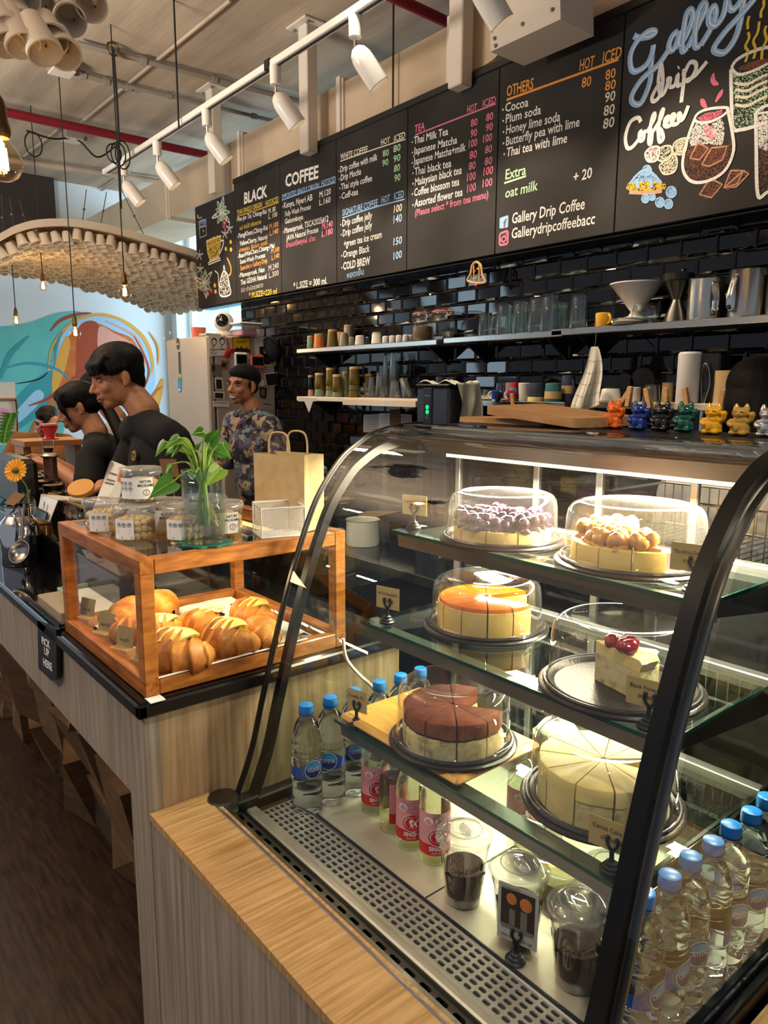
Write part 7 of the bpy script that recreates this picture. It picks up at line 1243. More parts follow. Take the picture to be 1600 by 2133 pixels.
# ================================================================ arch of white pots
RX = -6.2; rim = spl([(-170, 640), (-60, 535), (0, 503), (33, 486), (79, 474), (147, 472), (210, 481), (262, 493), (341, 516), (408, 536), (470, 560), (560, 600)], 5)
RC = [at(p.x, p.y, 0, RX) for p in rim]; L_ = [0]
for a, b in zip(RC, RC[1:]): L_.append(L_[-1] + (b - a).length)
def arc(s):
    for i in range(len(L_) - 1):
        if L_[i + 1] >= s or i == len(L_) - 2: f = (s - L_[i]) / max(L_[i + 1] - L_[i], 1e-6); return RC[i].lerp(RC[i + 1], f), (RC[i + 1] - RC[i]).normalized()
t = thing('pot_arch', 'curved ceiling arch covered in rows of small white upturned pots', 'installation', None, (-7.3, 2.2, 2.6)); mb = MB()
for off, w in ((0, .03), (-1.2, .025), (-2.35, .025)):
    P = [p + V((off, 0, 0)) for p in RC]; N = len(P); vs = []
    for p in P: vs += [p + V((.02, 0, .0)), p + V((.02, 0, .055)), p + V((-.02, 0, .055)), p + V((-.02, 0, 0))]
    mb2 = MB().add(vs, [(4 * i + k, 4 * i + (k + 1) % 4, 4 * i + 4 + (k + 1) % 4, 4 * i + 4 + k) for i in range(N - 1) for k in range(4)]); obj('rim_band', mb2, 'white_paint', t, .5)
obj('mesh_sheet', MB().sheet(lambda u, v: RC[int(round(u * (len(RC) - 1)))] + V((-2.35 * v, 0, .02)), len(RC) - 1, 6), 'pot_tan', t, 1)
def pot_at(mb, p, dn, r=.043, L=.088, n=12):
    q = dn.to_track_quat('Z', 'Y').to_matrix().to_4x4(); q.translation = p; mb.lathe([(0, 0), (r * .66, 0), (r * .95, L * .86), (r * 1.06, L * .87), (r * 1.06, L), (r * .94, L), (r * .6, .008), (0, .008)], n=n, T=q)
random.seed(21); S = L_[-1]; pots = []; row = 0; x = -.05
while x > -2.35:
    s = .04 + (.045 if row % 2 else 0)
    while s < S:
        p, tg = arc(s); dn = V((0, tg.z, -tg.y)); dn = dn if dn.z < 0 else -dn; dn = (dn + V((random.uniform(-.1, .15) + .15 - .48 * x, random.uniform(-.15, .15) - .05 + .2 * x, 0))).normalized(); pots.append((p + V((RX * 0 + x + random.uniform(-.01, .01), 0, .0)) + dn * .0 + V((0, 0, random.uniform(-.03, .01) - .02)), dn)); s += .089
    x -= .082; row += 1
near = sorted(range(len(pots)), key=lambda i: (pots[i][0] - CAMPOS).dot(CF)); vis = [i for i in near if -60 < 800 + FPX * (pots[i][0] - CAMPOS).dot(CR) / (pots[i][0] - CAMPOS).dot(CF) < 430]; ind = set(vis[:100]); bulk = MB()
for i, (p, dn) in enumerate(pots):
    if i in ind: m_ = MB(); pot_at(m_, p, dn); obj('pot', m_, 'pot_white', t, .8)
    else: pot_at(bulk, p, dn, n=10)
o = obj('pot_rows', bulk, 'pot_white', t, .8); o['kind'] = 'stuff'
for i, (a, b) in enumerate((((3, 405), (8, 500)), ((40, 415), (58, 480)), ((255, 400), (305, 500)), ((180, 395), (170, 478)), ((222, 400), (208, 480)), ((20, 412), (30, 480)))): obj('hanger_wire', MB().tube([at(*a, 0, -7.0), at(*b, 0, RX)], .004, 5).ell(at((a[0] + b[0]) / 2, (a[1] + b[1]) / 2, 0, -6.6), .012, 6, 5), 'steel_dark', t)
# near cluster of pots at the top left corner
t = thing('pot_cluster', 'cluster of white upturned pots screwed together at the top left corner', 'installation', None, (-1.5, .3, 2.6)); rr = [(43, 48, 1), (12, 55, 0), (106, 80, 1), (146, 40, 2), (190, 10, 2), (85, 8, 2), (46, 90, 0), (92, 105, 0), (134, 110, 1), (14, 88, 0), (48, -5, 1), (-12, 30, 1), (130, -40, 2), (70, -48, 2), (0, -20, 1)]
for i, (px, py, k) in enumerate(rr):
    fwd = 2.05 + .10 * k; d = CR * ((px - 800) / FPX) + CD * ((py - 1066.5) / FPX) + CF; p = CAMPOS + d * fwd; dn = (V((.50, .22, -1)).lerp(V((.85, -.30, -.55)), k / 2 * .8 + .08 * (i % 3))).normalized(); m_ = MB(); pot_at(m_, p - dn * .11, dn, .046, .12, 28); o = obj('pot', m_, 'pot_white', t, .8)
    obj('screw', MB().ell(p - dn * .03 + V((-.02, .02, 0)), .004, 8, 6), 'brass', o)
obj('frame_strip', MB().tube(spl([CAMPOS + (CR * ((a - 800) / FPX) + CD * ((b - 1066.5) / FPX) + CF) * 2.35 for a, b in ((-40, 60), (40, -20), (120, -90))], 5), .02, 8), 'white_paint', t)
# ================================================================ left counter: can, flower, tablet, jars
p = V((-2.70, .60, .901)); t = thing('milk_can', 'polished steel milk can with a strainer ladle hanging from it, at the left edge', 'can', None, p); obj('can', MB().lathe([(0, 0), (.062, 0), (.064, .004), (.064, .13), (.058, .145), (.040, .165), (.040, .195), (.044, .20), (.036, .2), (.036, .16)], c=p, n=40), 'chrome', t); obj('handle', MB().tube(spl([p + V((.04, -.03, .17)), p + V((.08, -.03, .175)), p + V((.09, -.03, .12)), p + V((.066, -.03, .09))], 5), .004, 8), 'steel', t)
L = at(42, 1150, 1, .555); t = thing('ladle', 'round steel strainer ladle hooked on the milk can', 'ladle', None, L); R = Matrix.Translation(L) @ Matrix.Rotation(1.0, 4, 'X') @ Matrix.Rotation(.5, 4, 'Y'); obj('bowl', MB().lathe([(0, -.022), (.02, -.018), (.033, -.006), (.036, .006), (.039, .006), (.035, -.008), (.021, -.021), (0, -.025)], T=R, n=28), 'steel', t); obj('handle', MB().tube(spl([L + V((-.01, .01, .035)), L + V((-.02, .02, .10)), L + V((-.03, .03, .15))], 5), .004, 8), 'steel', t)
TZ = 1.0012
p = at(60, 1088, 2, TZ); t = thing('flower_vase', 'small clear glass bottle of water holding one orange daisy', 'vase', None, p); obj('bottle', MB().lathe([(0, .003), (.026, 0), (.029, .006), (.029, .075), (.024, .090), (.014, .102), (.013, .118), (.016, .122)], c=p, n=28), 'jar_glass', t, 1); obj('water', MB().lathe([(0, .005), (.026, .005), (.027, .06), (0, .06)], c=p, n=24), 'clear', t, 1)
fl_ = at(33, 980, 0, p.x); obj('flower_stem', MB().tube(spl([p + V((.0, .005, .01)), p + V((.004, .004, .12)), p.lerp(fl_, .72) + V((.02, .0, .03)), fl_ + V((.008, .012, .0))], 6), .0032, 8), 'stem', t); fd = V((.55, -.55, .25)).normalized(); a_ = fd.orthogonal().normalized(); b_ = fd.cross(a_); 
for k in range(18):
    an = k * 2 * math.pi / 18; r_ = a_ * math.cos(an) + b_ * math.sin(an); sd = fd.cross(r_); P = [fl_ + r_ * .008, fl_ + r_ * .024 + sd * .006 - fd * .004, fl_ + r_ * .040 + sd * .0055 + fd * .002 * (k % 3), fl_ + r_ * .044, fl_ + r_ * .040 - sd * .0055 + fd * .002, fl_ + r_ * .024 - sd * .006 - fd * .004]; obj('petal', MB().add(P + [q + fd * .0012 for q in P], [(0, 1, 2, 3, 4, 5), (11, 10, 9, 8, 7, 6)]), 'petal', t, 0)
obj('flower_heart', MB().ell(fl_ + fd * .003, (.013, .013, .010), 16, 10), 'petal_core', t)
def rp(px, py, z): return at(px, py, 2, z)
p = V((-2.52, .735, TZ)); t = thing('tablet_stand', 'white bent metal tablet stand with black oval logo and gold tablet', 'tablet stand', None, p)
A, B, C_, D_ = at(76, 1080, 1, .70), at(101, 1087, 1, .70), at(119, 1042, 1, .74), at(85, 1031, 1, .74)
nn = V((.3, .95, .1)) * .004
def slab(P, o): n_ = len(P); return MB().add(list(P) + [q + o for q in P], [tuple(range(n_)), tuple(range(2 * n_ - 1, n_ - 1, -1))] + [(i, (i + 1) % n_, n_ + (i + 1) % n_, n_ + i) for i in range(n_)])
obj('front_plate', slab([A, B, C_, D_], nn), 'white_plastic', t, 0); E_ = at(130, 1046, 1, .84); obj('top_plate', slab([D_, C_, C_ + V((.02, .12, -.02)), D_ + V((.02, .12, -.02))], V((0, 0, .004))), 'white_plastic', t, 0)
obj('black_grip', slab([at(77, 1075, 1, .6965), at(97, 1081, 1, .6965), at(101, 1068, 1, .706), at(80, 1058, 1, .706)], V((0, -.006, -.002))), 'black_plastic', t, 0); ce = at(94, 1052, 1, .716); ud = (D_ - A).normalized(); rd_ = (B - A).normalized(); obj('logo', MB().add([ce + ud * .020 * math.sin(a) + rd_ * .0085 * math.cos(a) + V((0, -.0035, 0)) for a in [k * .35 for k in range(18)]], [tuple(range(18))]), 'black_plastic', t, 0); obj('logo_bar', MB().add([ce - ud * .004 + rd_ * .008 + V((0, -.005, 0)), ce - ud * .004 - rd_ * .008 + V((0, -.005, 0)), ce - ud * .0095 - rd_ * .008 + V((0, -.005, 0)), ce - ud * .0095 + rd_ * .008 + V((0, -.005, 0))], [(0, 1, 2, 3)]), 'white_plastic', t, 0)
obj('tablet', slab([at(100, 1030, 1, .80), at(178, 1062, 1, .74), at(181, 1058, 1, .86), at(108, 1028, 1, .92)], V((0, 0, .008))), 'badge', t, 0)
tag(obj('printed_sheets', MB().sheet(lambda u, v: V((-2.42 + .22 * u, .70 + .18 * v, TZ + .003 + .004 * math.sin(u * 8 + v * 3))), 10, 8), 'photo_grey', None, 2), 'crumpled printed sheets lying on the raised black shelf', 'paper')
# small jars with dark lids
def make_sjar():
    t = lthing('spice_jar'); t['_l'] = 1; obj('glass', MB().lathe([(0, .002), (.036, 0), (.04, .005), (.04, .055), (.036, .062)], n=26), 'jar_glass', t, 1); obj('contents', MB().lathe([(0, .004), (.037, .004), (.037, .04), (0, .043)], n=20), 'espresso_brown', t); obj('lid', MB().lathe([(.041, .060), (.042, .062), (.042, .076), (.039, .078)], n=28), 'black_plastic', t); obj('lid_top', MB().lathe([(.039, .078), (.030, .0782), (0, .0785)], n=28), 'clay', t); return t
sj = make_sjar()
for i, (px, py, x) in enumerate(((113, 1046, -2.98), (95, 1036, -3.12), (80, 1026, -3.26), (72, 1018, -3.40), (118, 1024, -3.42), (62, 1010, -3.55), (100, 1012, -3.6))): p = at(px, py, 2, TZ); place(sj, i == 0, (p.x, max(p.y, .71), TZ), i, 'small round glass jar with dark lid on the raised shelf, %s from the camera' % ('nearest', 'second', 'third', 'fourth', 'fifth', 'sixth', 'seventh')[i], 'jar', 'dark lidded jars on the raised shelf')
p = at(172, 1040, 2, TZ); p = V((-2.72, .90, TZ)); t = thing('cookie_jar', 'rounded clear glass jar with tilted bamboo lid', 'jar', None, p); q = at(172, 1030, 0, p.x); p.y = q.y; obj('glass', MB().lathe([(0, .003), (.05, 0), (.06, .01), (.062, .05), (.055, .075), (.045, .085), (.045, .10), (.048, .104)], c=p, n=32), 'jar_glass', t, 1); obj('lid', MB().lathe([(0, -.006), (.046, -.006), (.048, 0), (.046, .008), (0, .009)], T=Matrix.Translation(p + V((-.012, .0, .135))) @ Matrix.Rotation(.45, 4, 'Y') @ Matrix.Rotation(.35, 4, 'X'), n=32), 'bamboo_lid', t)
P = [at(205, 1030, 0, -2.40), at(248, 1036, 0, -2.36), at(263, 972, 0, -2.36), at(232, 960, 0, -2.40)]; xt = lambda a, b: a + (a - b) * ((a.z - TZ) / max(b.z - a.z, 1e-3)); P[0], P[1] = xt(P[0], P[3]), xt(P[1], P[2])
t = thing('menu_tent', 'tilted acrylic tent card with pale blue menu behind the nut jars', 'menu card', None, P[0]); obj('card', slab(P, V((-.002, .004, 0))), 'paper', t, 0); obj('acrylic_back', slab([P[3], P[2], at(277, 990, 0, -2.34), at(277, 1036, 0, -2.34)], V((.002, .002, 0))), 'clear', t, 0)
cv = lambda u, v: P[3].lerp(P[2], u).lerp(P[0].lerp(P[1], u), v) + V((.004, -.004, 0)); mb = MB()
for v in (.12, .2, .24, .42, .58, .62, .75, .9): mb.add([cv(.15, v), cv(.62, v), cv(.62, v + .018), cv(.15, v + .018)], [(0, 1, 2, 3)])
mb.add([cv(0, 0), cv(.2, 0), cv(0, .3)], [(0, 1, 2)]); obj('printing', mb, 'photo_grey', t, 0); obj('orange_tag', MB().add([cv(.72, .05), cv(.95, .05), cv(.95, .2), cv(.72, .2)], [(0, 1, 2, 3)]), 'orange_jam', t, 0)
t = thing('brew_server', 'tall brown coffee cylinder standing at the brew bar', 'server', None, (-3.55, 1.0, 1.0)); p = at(107, 1000, 0, -3.4); p.z = max(p.z, TZ); q = p; obj('cylinder', MB().lathe([(0, 0), (.030, 0), (.032, .004), (.028, .01), (.028, .10), (.036, .104), (.036, .11), (0, .111)], c=q, n=28), 'espresso_brown', t); obj('rim', MB().lathe([(.037, .103), (.038, .108), (.030, .116), (0, .116)], c=q, n=28), 'steel', t)
for px, py, x, r, h, lab in ((65, 985, -3.7, .05, .085, 'wide clear glass server half full of coffee, left on the brew bar'), (92, 990, -3.65, .036, .08, 'narrow clear glass beaker beside the brown cylinder'), (40, 1030, -3.15, .030, .07, 'small clear glass jar behind the flower bottle')):
    q = at(px, py, 0, x); q.z = TZ; t = thing('glass_beaker', lab, 'glass', None, q); obj('glass', MB().lathe([(0, .002), (r, 0), (r * 1.05, .006), (r, h), (r * 1.05, h + .004)], c=q, n=26), 'jar_glass', t, 1); obj('coffee', MB().lathe([(0, .004), (r * .95, .004), (r * .96, h * .35), (0, h * .35)], c=q, n=22), 'coffee' if 'half' in lab else 'clear', t)
q = at(42, 1082, 2, TZ); t = thing('syrup_jar', 'small amber jar behind the flower bottle', 'jar', None, q); q = V((-2.86, .72, TZ)); obj('glass', MB().lathe([(0, 0), (.022, 0), (.024, .005), (.024, .05), (.018, .058)], c=q, n=22), 'bulb_glass', t, 1); obj('honey', MB().lathe([(0, .002), (.022, .002), (.0225, .045), (0, .045)], c=q, n=20), 'nut', t)
P = [at(8, 1048, 0, -2.72), at(28, 1054, 0, -2.66), at(52, 1032, 0, -2.64), at(30, 1024, 0, -2.70)]; t = thing('price_tag', 'tilted brown paper tag clipped above the milk can', 'tag', None, P[0]); obj('paper', slab(P, V((.0, .003, 0))), 'card_brown', t, 0); obj('clip_wire', MB().tube([P[2], at(52, 1035, 0, -2.66), at(20, 1072, 0, -2.66)], .0018, 6), 'black_metal', t)
tag(obj('espresso_machine', MB().span((-3.60, .72, TZ), (-3.2, .80, 1.21), .02), 'black_plastic'), 'dark machine housing cut off by the left edge', 'machine')
# brew stand with red dripper and what stands farther back
t = thing('brew_stand', 'wooden pour over stand with open front on the far counter', 'stand', None, (-4.7, 1.1, 1.0)); Q = lambda px, py: at(px, py, 0, -4.6)
a, b = Q(36, 917), Q(160, 917); obj('top_board', MB().span((-4.75, a.y, a.z - .03), (-4.45, b.y, a.z + .0)), 'frame_wood', t); c_ = Q(50, 940); obj('left_leg', MB().span((-4.7, a.y + .005, TZ), (-4.5, a.y + .045, a.z - .03)), 'frame_wood', t); obj('right_leg', MB().span((-4.7, b.y - .045, TZ), (-4.5, b.y - .005, a.z - .03)), 'frame_wood', t)
p = Q(103, 914); p.z = a.z + .001; p.x = -4.58; t = thing('red_dripper', 'red plastic coffee dripper on the wooden stand', 'dripper', None, p); obj('cone', MB().lathe([(0, .0), (.045, 0), (.046, .006), (.028, .010), (.026, .02), (.050, .078), (.055, .08), (.046, .078), (.024, .024)], c=p, n=30), 'red_plastic', t); obj('handle', MB().tube([p + V((.0, -.045 - .018 * math.sin(q), .05 + .02 * math.cos(q))) for q in [k * .42 for k in range(15)]], .005, 8, closed=True), 'red_plastic', t); obj('filter_paper', MB().lathe([(.02, .03), (.046, .09)], c=p, n=14), 'paper', t)
t = thing('pour_glass', 'clear glass held by the woman', 'glass', None, (-3.8, .93, 1.12)); q = at(100, 930, 0, -3.80); obj('glass', MB().lathe([(0, -.028), (.022, -.03), (.028, .03), (.029, .032)], c=q, n=22), 'jar_glass', t, 1); obj('coffee', MB().lathe([(0, -.026), (.021, -.026), (.024, -.006), (0, -.006)], c=q, n=20), 'coffee', t)
PW = -8.6; t = thing('wall_panel', 'white display panel with framed pink art below the mural', 'panel', None, at(0, 900, 0, PW)); P = [at(px, py, 0, PW) for px, py in ((-60, 796), (31, 796), (36, 925), (-60, 930))]; obj('panel', slab(P, V((-.03, 0, 0))), 'white_paint', t, 0); obj('frame', MB().tube([at(px, py, 0, PW + .01) for px, py in ((-50, 832), (34, 831), (37, 900), (-50, 905))], .02, 6, closed=True), 'frame_wood', t)
for px, py, r, m in ((2, 872, .12, 'pink_paper'), (-6, 895, .11, 'teal_paint')): obj('art_disc', MB().ell(at(px, py, 0, PW + .01), (.006, r, r), 20, 10), m, t)
def leafmesh(mb, base, d, up, L, w, cup_=.2, droop=.3, n=8, mi=0):
    d = V(d).normalized(); sd = d.cross(V(up)).normalized(); u = sd.cross(d)
    def f(a, b): y = (b - .5) * 2; wd = w * (math.sin(math.pi * min(a * .92 + .08, 1) ** .62)) * (1 - .35 * a); return V(base) + d * (L * a) + sd * (y * wd) + u * (cup_ * wd * y * y - droop * L * a * a + .0) - d * (.10 * L * (abs(y) ** 1.5) * (1 - a) * .9)
    mb.sheet(f, n, 6, mi)
t = thing('far_plant', 'green fern like plant in front of the framed art', 'plant', None, at(20, 930, 0, -8.2)); st = [at(8, 925, 0, -8.2), at(14, 890, 0, -8.2), at(24, 862, 0, -8.2)]; obj('stem', MB().tube(spl(st, 5), .008, 6), 'stem', t)
for k in range(9):
    q = spl(st, 5)[min(k + 1, 10)]
    for e in (-1, 1): m_ = MB(); leafmesh(m_, q, (.1, e * .9, .35), (1, 0, 0), .10, .022); obj('leaf', m_, 'leaf', t, 2)
t = thing('bean_sprig', 'small green potted sprig behind the orange daisy', 'plant', None, at(30, 960, 0, -4.2)); b0 = at(31, 955, 0, -4.2); obj('stem', MB().tube(spl([b0 + V((0, 0, -.15)), b0 + V((0, .01, -.05)), b0], 4), .004, 6), 'stem', t)
for k in range(7): m_ = MB(); an = k * .9; leafmesh(m_, b0 + V((0, .02 * math.cos(an), -.03 * (k % 3))), (.3, math.cos(an), .6 * math.sin(an) + .3), (1, 0, .2), .055, .02); obj('leaf', m_, 'leaf', t, 2)
# behind and beside the pastry box
p = V((-2.02, .625, .9012)); t = thing('serving_tray', 'pale green rimmed plastic serving tray left of the pastry box', 'tray', None, p); obj('tray', MB().span((-2.20, .575, .9012), (-1.885, .70, .912), .004), 'green_tray', t); obj('inner', MB().span((-2.185, .588, .9122), (-1.90, .688, .9128)), 'paper', t, 0); rm = MB()
for a, b in (((-2.2, .575, .912), (-1.885, .583, .925)), ((-2.2, .692, .912), (-1.885, .70, .925)), ((-2.2, .583, .912), (-2.192, .692, .925)), ((-1.893, .583, .912), (-1.885, .692, .925))): rm.span(a, b, .002)
obj('rim', rm, 'green_tray', t)
t = thing('napkin_tray', 'black tray holding a stack of grey paper napkins on the counter edge', 'napkin holder', None, (-2.0, .53, .9012)); obj('tray', MB().span((-2.16, .488, .9012), (-1.87, .560, .906), .002).span((-2.16, .488, .906), (-1.87, .492, .918)), 'black_plastic', t); obj('napkins', MB().span((-2.10, .497, .9065), (-1.885, .557, .940), .003), 'napkin', t)
p = at(233, 1266, 2, .9012); p = V((-1.915, .735, .9012)); t = thing('oil_bottle', 'small curved clear glass bottle with handle and red berry stopper', 'bottle', None, p); obj('glass', MB().lathe([(0, .002), (.030, 0), (.034, .008), (.034, .035), (.024, .055), (.012, .07), (.011, .085), (.014, .088)], c=p, n=28), 'jar_glass', t, 1); obj('handle', MB().tube([p + V((-.03 - .014 * math.sin(a), -.0, .048 + .02 * math.cos(a))) for a in [k * .35 for k in range(10)]], .004, 8), 'jar_glass', t, 1); obj('stopper', MB().ell(p + V((0, 0, .096)), .009, 12, 8), 'cherry', t); obj('green_leaf', MB().ell(p + V((.004, 0, .08)), (.006, .006, .012), 10, 8), 'leaf', t)
# ================================================================ on top of the pastry box
BZ = 1.1775
def make_nutjar():
    t = lthing('nut_jar'); t['_l'] = 1; obj('tub', MB().lathe([(0, .002), (.039, 0), (.041, .004), (.0425, .052), (.042, .060), (.044, .062)], n=36), 'clear', t, 1); random.seed(2); k = 0
    for z in (.010, .024, .037):
        for i in range(13): a = i * .483 + z * 40; obj('nut', MB().ell((.0315 * math.cos(a), .0315 * math.sin(a), z + random.uniform(-.002, .002)), random.uniform(.0075, .0095), 8, 6), 'macadamia', t)
    for i in range(9): a = i * .7; obj('nut', MB().ell((.018 * math.cos(a), .018 * math.sin(a), .042), .009, 8, 6), 'macadamia', t)
    obj('lid', MB().lathe([(.0455, .058), (.0462, .060), (.0462, .071), (.043, .0735), (.040, .0715), (.036, .0715), (.034, .0725), (0, .0725)], n=36), 'frosty', t, 1)
    wr = lambda x, y, o=0: ((.0432 + o) * math.cos(x / .0432), (.0432 + o) * math.sin(x / .0432), y); lb = obj('label', MB().sheet(lambda u, v: wr(-.043 + .080 * u, .008 + v * .046), 30, 3), 'label_white', t, 1); m = MB()
    for i in range(6): cx, cy = -.036 + .012 * (i % 3), .041 - .011 * (i // 3); m.ribbon([(cx + .0042 * math.cos(a), cy + .0042 * math.sin(a)) for a in [k * .45 for k in range(15)]], .0009, lambda x, y: wr(x, y, .0004)); m.ribbon([(cx - .0018, cy), (cx + .0018, cy + .001)], .0022, lambda x, y: wr(x, y, .0004))
    txt(m, 'NATURE', lambda x, y: wr(.008 + x, .043 + y, .0004), .0058, .026, bold=.0002); txt(m, 'MACADAMIA', lambda x, y: wr(.004 + x, .0345 + y, .0004), .0058, .036, bold=.0002)
    for k in range(4): m.ribbon([(-.040, .024 - .0028 * k), (-.012, .024 - .0028 * k)], .0008, lambda x, y: wr(x, y, .0004))
    m.ribbon([(-.045, .0535), (-.008, .0535)], .003, lambda x, y: wr(x, y, .0004)); obj('print', m, 'ink', lb, 0); m = MB(); m.ribbon([(.022 + .0065 * math.cos(a), .022 + .0065 * math.sin(a)) for a in [k * .45 for k in range(15)]], .0012, lambda x, y: wr(x, y, .0005)); m.ribbon([(.022, .0285), (.022, .0155)], .001, lambda x, y: wr(x, y, .0005)); obj('nut_logo', m, 'chalk_brown', lb, 0)
    wb = lambda x, y, o=0: (-(.0432 + o) * math.cos(x / .0432), -(.0432 + o) * math.sin(x / .0432), y); l2 = obj('back_label', MB().sheet(lambda u, v: wb(-.022 + .044 * u, .006 + v * (.042 if u < .99 else .042)), 16, 2), 'label_white', t, 1); m = MB()
    for i in range(3): cx = -.010 + .0115 * i; m.ribbon([(cx + .0042 * math.cos(a), .037 + .0042 * math.sin(a)) for a in [k * .45 for k in range(15)]], .001, lambda x, y: wb(x, y, .0004)); m.ribbon([(cx - .002, .037), (cx + .002, .038)], .0024, lambda x, y: wb(x, y, .0004))
    for k in range(4): m.ribbon([(-.012, .028 - .0028 * k), (.014, .028 - .0028 * k)], .0008, lambda x, y: wb(x, y, .0004))
    m.ribbon([(-.004, .010), (.018, .010)], .0032, lambda x, y: wb(x, y, .0004)); obj('print', m, 'ink', l2, 0); return t
nj = make_nutjar()
for i, (x, y, dz, rz, lab) in enumerate(((-1.540, .568, 0, 2.25, 'front one at the glass edge, showing nuts'), (-1.470, .652, 0, 2.2, 'right one beside the glass vase'), (-1.668, .548, 0, 2.5, 'leftmost one'), (-1.630, .635, 0, -.9, 'second from left, behind the front one'), (-1.575, .658, 0, -.9, 'behind the front one, in the middle'), (-1.565, .752, 0, -.5, 'rear one in the back row'), (-1.470, .742, 0, -.5, 'rear one behind the vase'), (-1.592, .607, .0742, -.62, 'one stacked on top of the others'))): place(nj, i == 0, (x, y, BZ + dz), rz, 'clear lidded tub of macadamia nuts, ' + lab, 'jar', 'macadamia tubs on the pastry box')
p = V((-1.400, .665, BZ)); t = thing('vase_mat', 'dark teal crocheted mat under the glass vase', 'mat', None, p); P = [(p.x + (.053 + .004 * math.cos(9 * a)) * math.cos(a), p.y + (.053 + .004 * math.cos(9 * a)) * math.sin(a)) for a in [k * math.pi / 36 for k in range(72)]]; obj('mat', MB().prism(P, .004, Matrix.Translation((0, 0, BZ))), 'teal_mat', t, 0)
p = p + V((0, 0, .0045)); t = thing('plant_vase', 'clear glass vase of water with leafy green heart leaf cuttings', 'vase', None, p); obj('vase', MB().lathe([(0, .004), (.040, .0), (.045, .005), (.0455, .02), (.044, .11), (.0435, .125), (.0455, .130), (.0445, .150), (.0425, .150), (.0415, .13), (.041, .02), (0, .012)], c=p, n=44), 'jar_glass', t, 1); obj('water', MB().lathe([(0, .013), (.040, .016), (.0405, .098), (0, .098)], c=p, n=32), 'film', t, 1)
random.seed(8)
for k in range(16): a = random.uniform(0, 6.28); q = p + V((.008 * math.cos(a), .008 * math.sin(a), .09)); obj('root', MB().tube(spl([q, q + V((.012 * math.cos(a), .012 * math.sin(a), -.03)), q + V((.024 * math.cos(a + .5), .024 * math.sin(a + .5), -.05 - random.uniform(0, .02)))], 4), .0009, 5), 'root', t)
for k in range(3): a = k * 2.1; obj('bulb_stem', MB().tube(spl([p + V((.008 * math.cos(a), .008 * math.sin(a), .035)), p + V((.010 * math.cos(a), .010 * math.sin(a), .07)), p + V((.004 * math.cos(a), .004 * math.sin(a), .13))], 4), [.004, .006, .007, .007, .006, .005, .004, .004, .0035], 8), 'stem', t)
LV = [(1000, 662, 1062, 650, 50, 0), (1142, 630, 1090, 712, 66, 0), (1206, 782, 1072, 728, 74, 0), (1202, 786, 1155, 708, 42, 0), (1028, 776, 932, 704, 70, 1), (858, 732, 938, 680, 52, 0), (806, 778, 862, 700, 36, 0), (858, 772, 918, 714, 44, 0), (888, 784, 942, 708, 32, 0), (1134, 828, 1058, 788, 52, 1), (1074, 928, 1152, 838, 78, 1), (768, 992, 908, 904, 92, 0), (858, 892, 892, 820, 26, 0), (972, 848, 1012, 882, 32, 0), (1048, 698, 1020, 744, 26, 0)]
crown = p + V((0, 0, .145)); fd0 = (crown - CAMPOS).dot(CF); sc = fd0 / FPX
def dpt(X, Y, f_): return CAMPOS + (CR * ((X * .4 - 800) / FPX) + CD * ((640 + Y * .4 - 1066.5) / FPX) + CF) * f_
for i, (tx, ty_, bx_, by_, wd, yl) in enumerate(LV):
    k = fd0 + .018 * ((i * 7) % 5 - 2); tip = dpt(tx, ty_, k - .012); st = dpt(bx_, by_, k + .006); d = tip - st; m_ = MB(); leafmesh(m_, st, d, V((.75, -.5, .35)) + V((.15 * math.sin(i * 2.2), .2 * math.cos(i * 1.7), .15)), d.length, wd * .4 * sc * .72, .16, .10, 12); o = obj('leaf', m_, 'leaf_y' if yl else 'leaf', t, 2)
    obj('leaf_stalk', MB().tube(spl([p + V((0, 0, .10)), (p + V((0, 0, .15))).lerp(st, .4) + V((0, 0, .008)), st, st + d * .12], 5), [.0030] * 6 + [.0020] * 10, 6), 'stem', t); obj('midrib', MB().tube([st, st + d * .5 + V((.002, -.002, .001)), st + d * .9], .0007, 5), 'stem', o)
p = V((-1.455, .905, BZ)); rzb = math.radians(-4); t = thing('paper_bag', 'plain kraft paper carrier bag with twisted handles on the pastry box', 'bag', None, p); T_ = Matrix.Translation(p) @ Matrix.Rotation(.30, 4, 'Z'); w, dp, h = .152, .07, .172
vs = [(-w / 2, -dp / 2, 0), (w / 2, -dp / 2, 0), (w / 2, dp / 2, 0), (-w / 2, dp / 2, 0), (-w / 2, -dp / 2, h), (w / 2, -dp / 2, h), (w / 2, dp / 2, h), (-w / 2, dp / 2, h), (-w / 2 + .006, 0, 0), (-w / 2 + .02, 0, h), (w / 2 - .006, 0, 0), (w / 2 - .02, 0, h)]
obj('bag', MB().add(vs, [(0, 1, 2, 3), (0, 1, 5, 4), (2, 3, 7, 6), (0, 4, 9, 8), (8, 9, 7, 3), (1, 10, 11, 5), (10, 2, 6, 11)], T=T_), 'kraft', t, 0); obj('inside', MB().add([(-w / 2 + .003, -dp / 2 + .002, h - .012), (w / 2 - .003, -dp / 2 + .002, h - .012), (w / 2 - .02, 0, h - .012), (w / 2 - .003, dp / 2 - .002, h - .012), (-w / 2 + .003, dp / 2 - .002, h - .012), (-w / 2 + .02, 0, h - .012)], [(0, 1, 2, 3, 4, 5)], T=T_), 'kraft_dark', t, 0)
for y in (-dp / 2 + .003, dp / 2 - .003): obj('handle', MB().tube([T_ @ q for q in spl([(-.030, y, h - .01), (-.030, y, h + .025), (-.022, y, h + .045), (0, y, h + .050), (.022, y, h + .045), (.030, y, h + .025), (.030, y, h - .01)], 5)], .0024, 8), 'kraft', t)
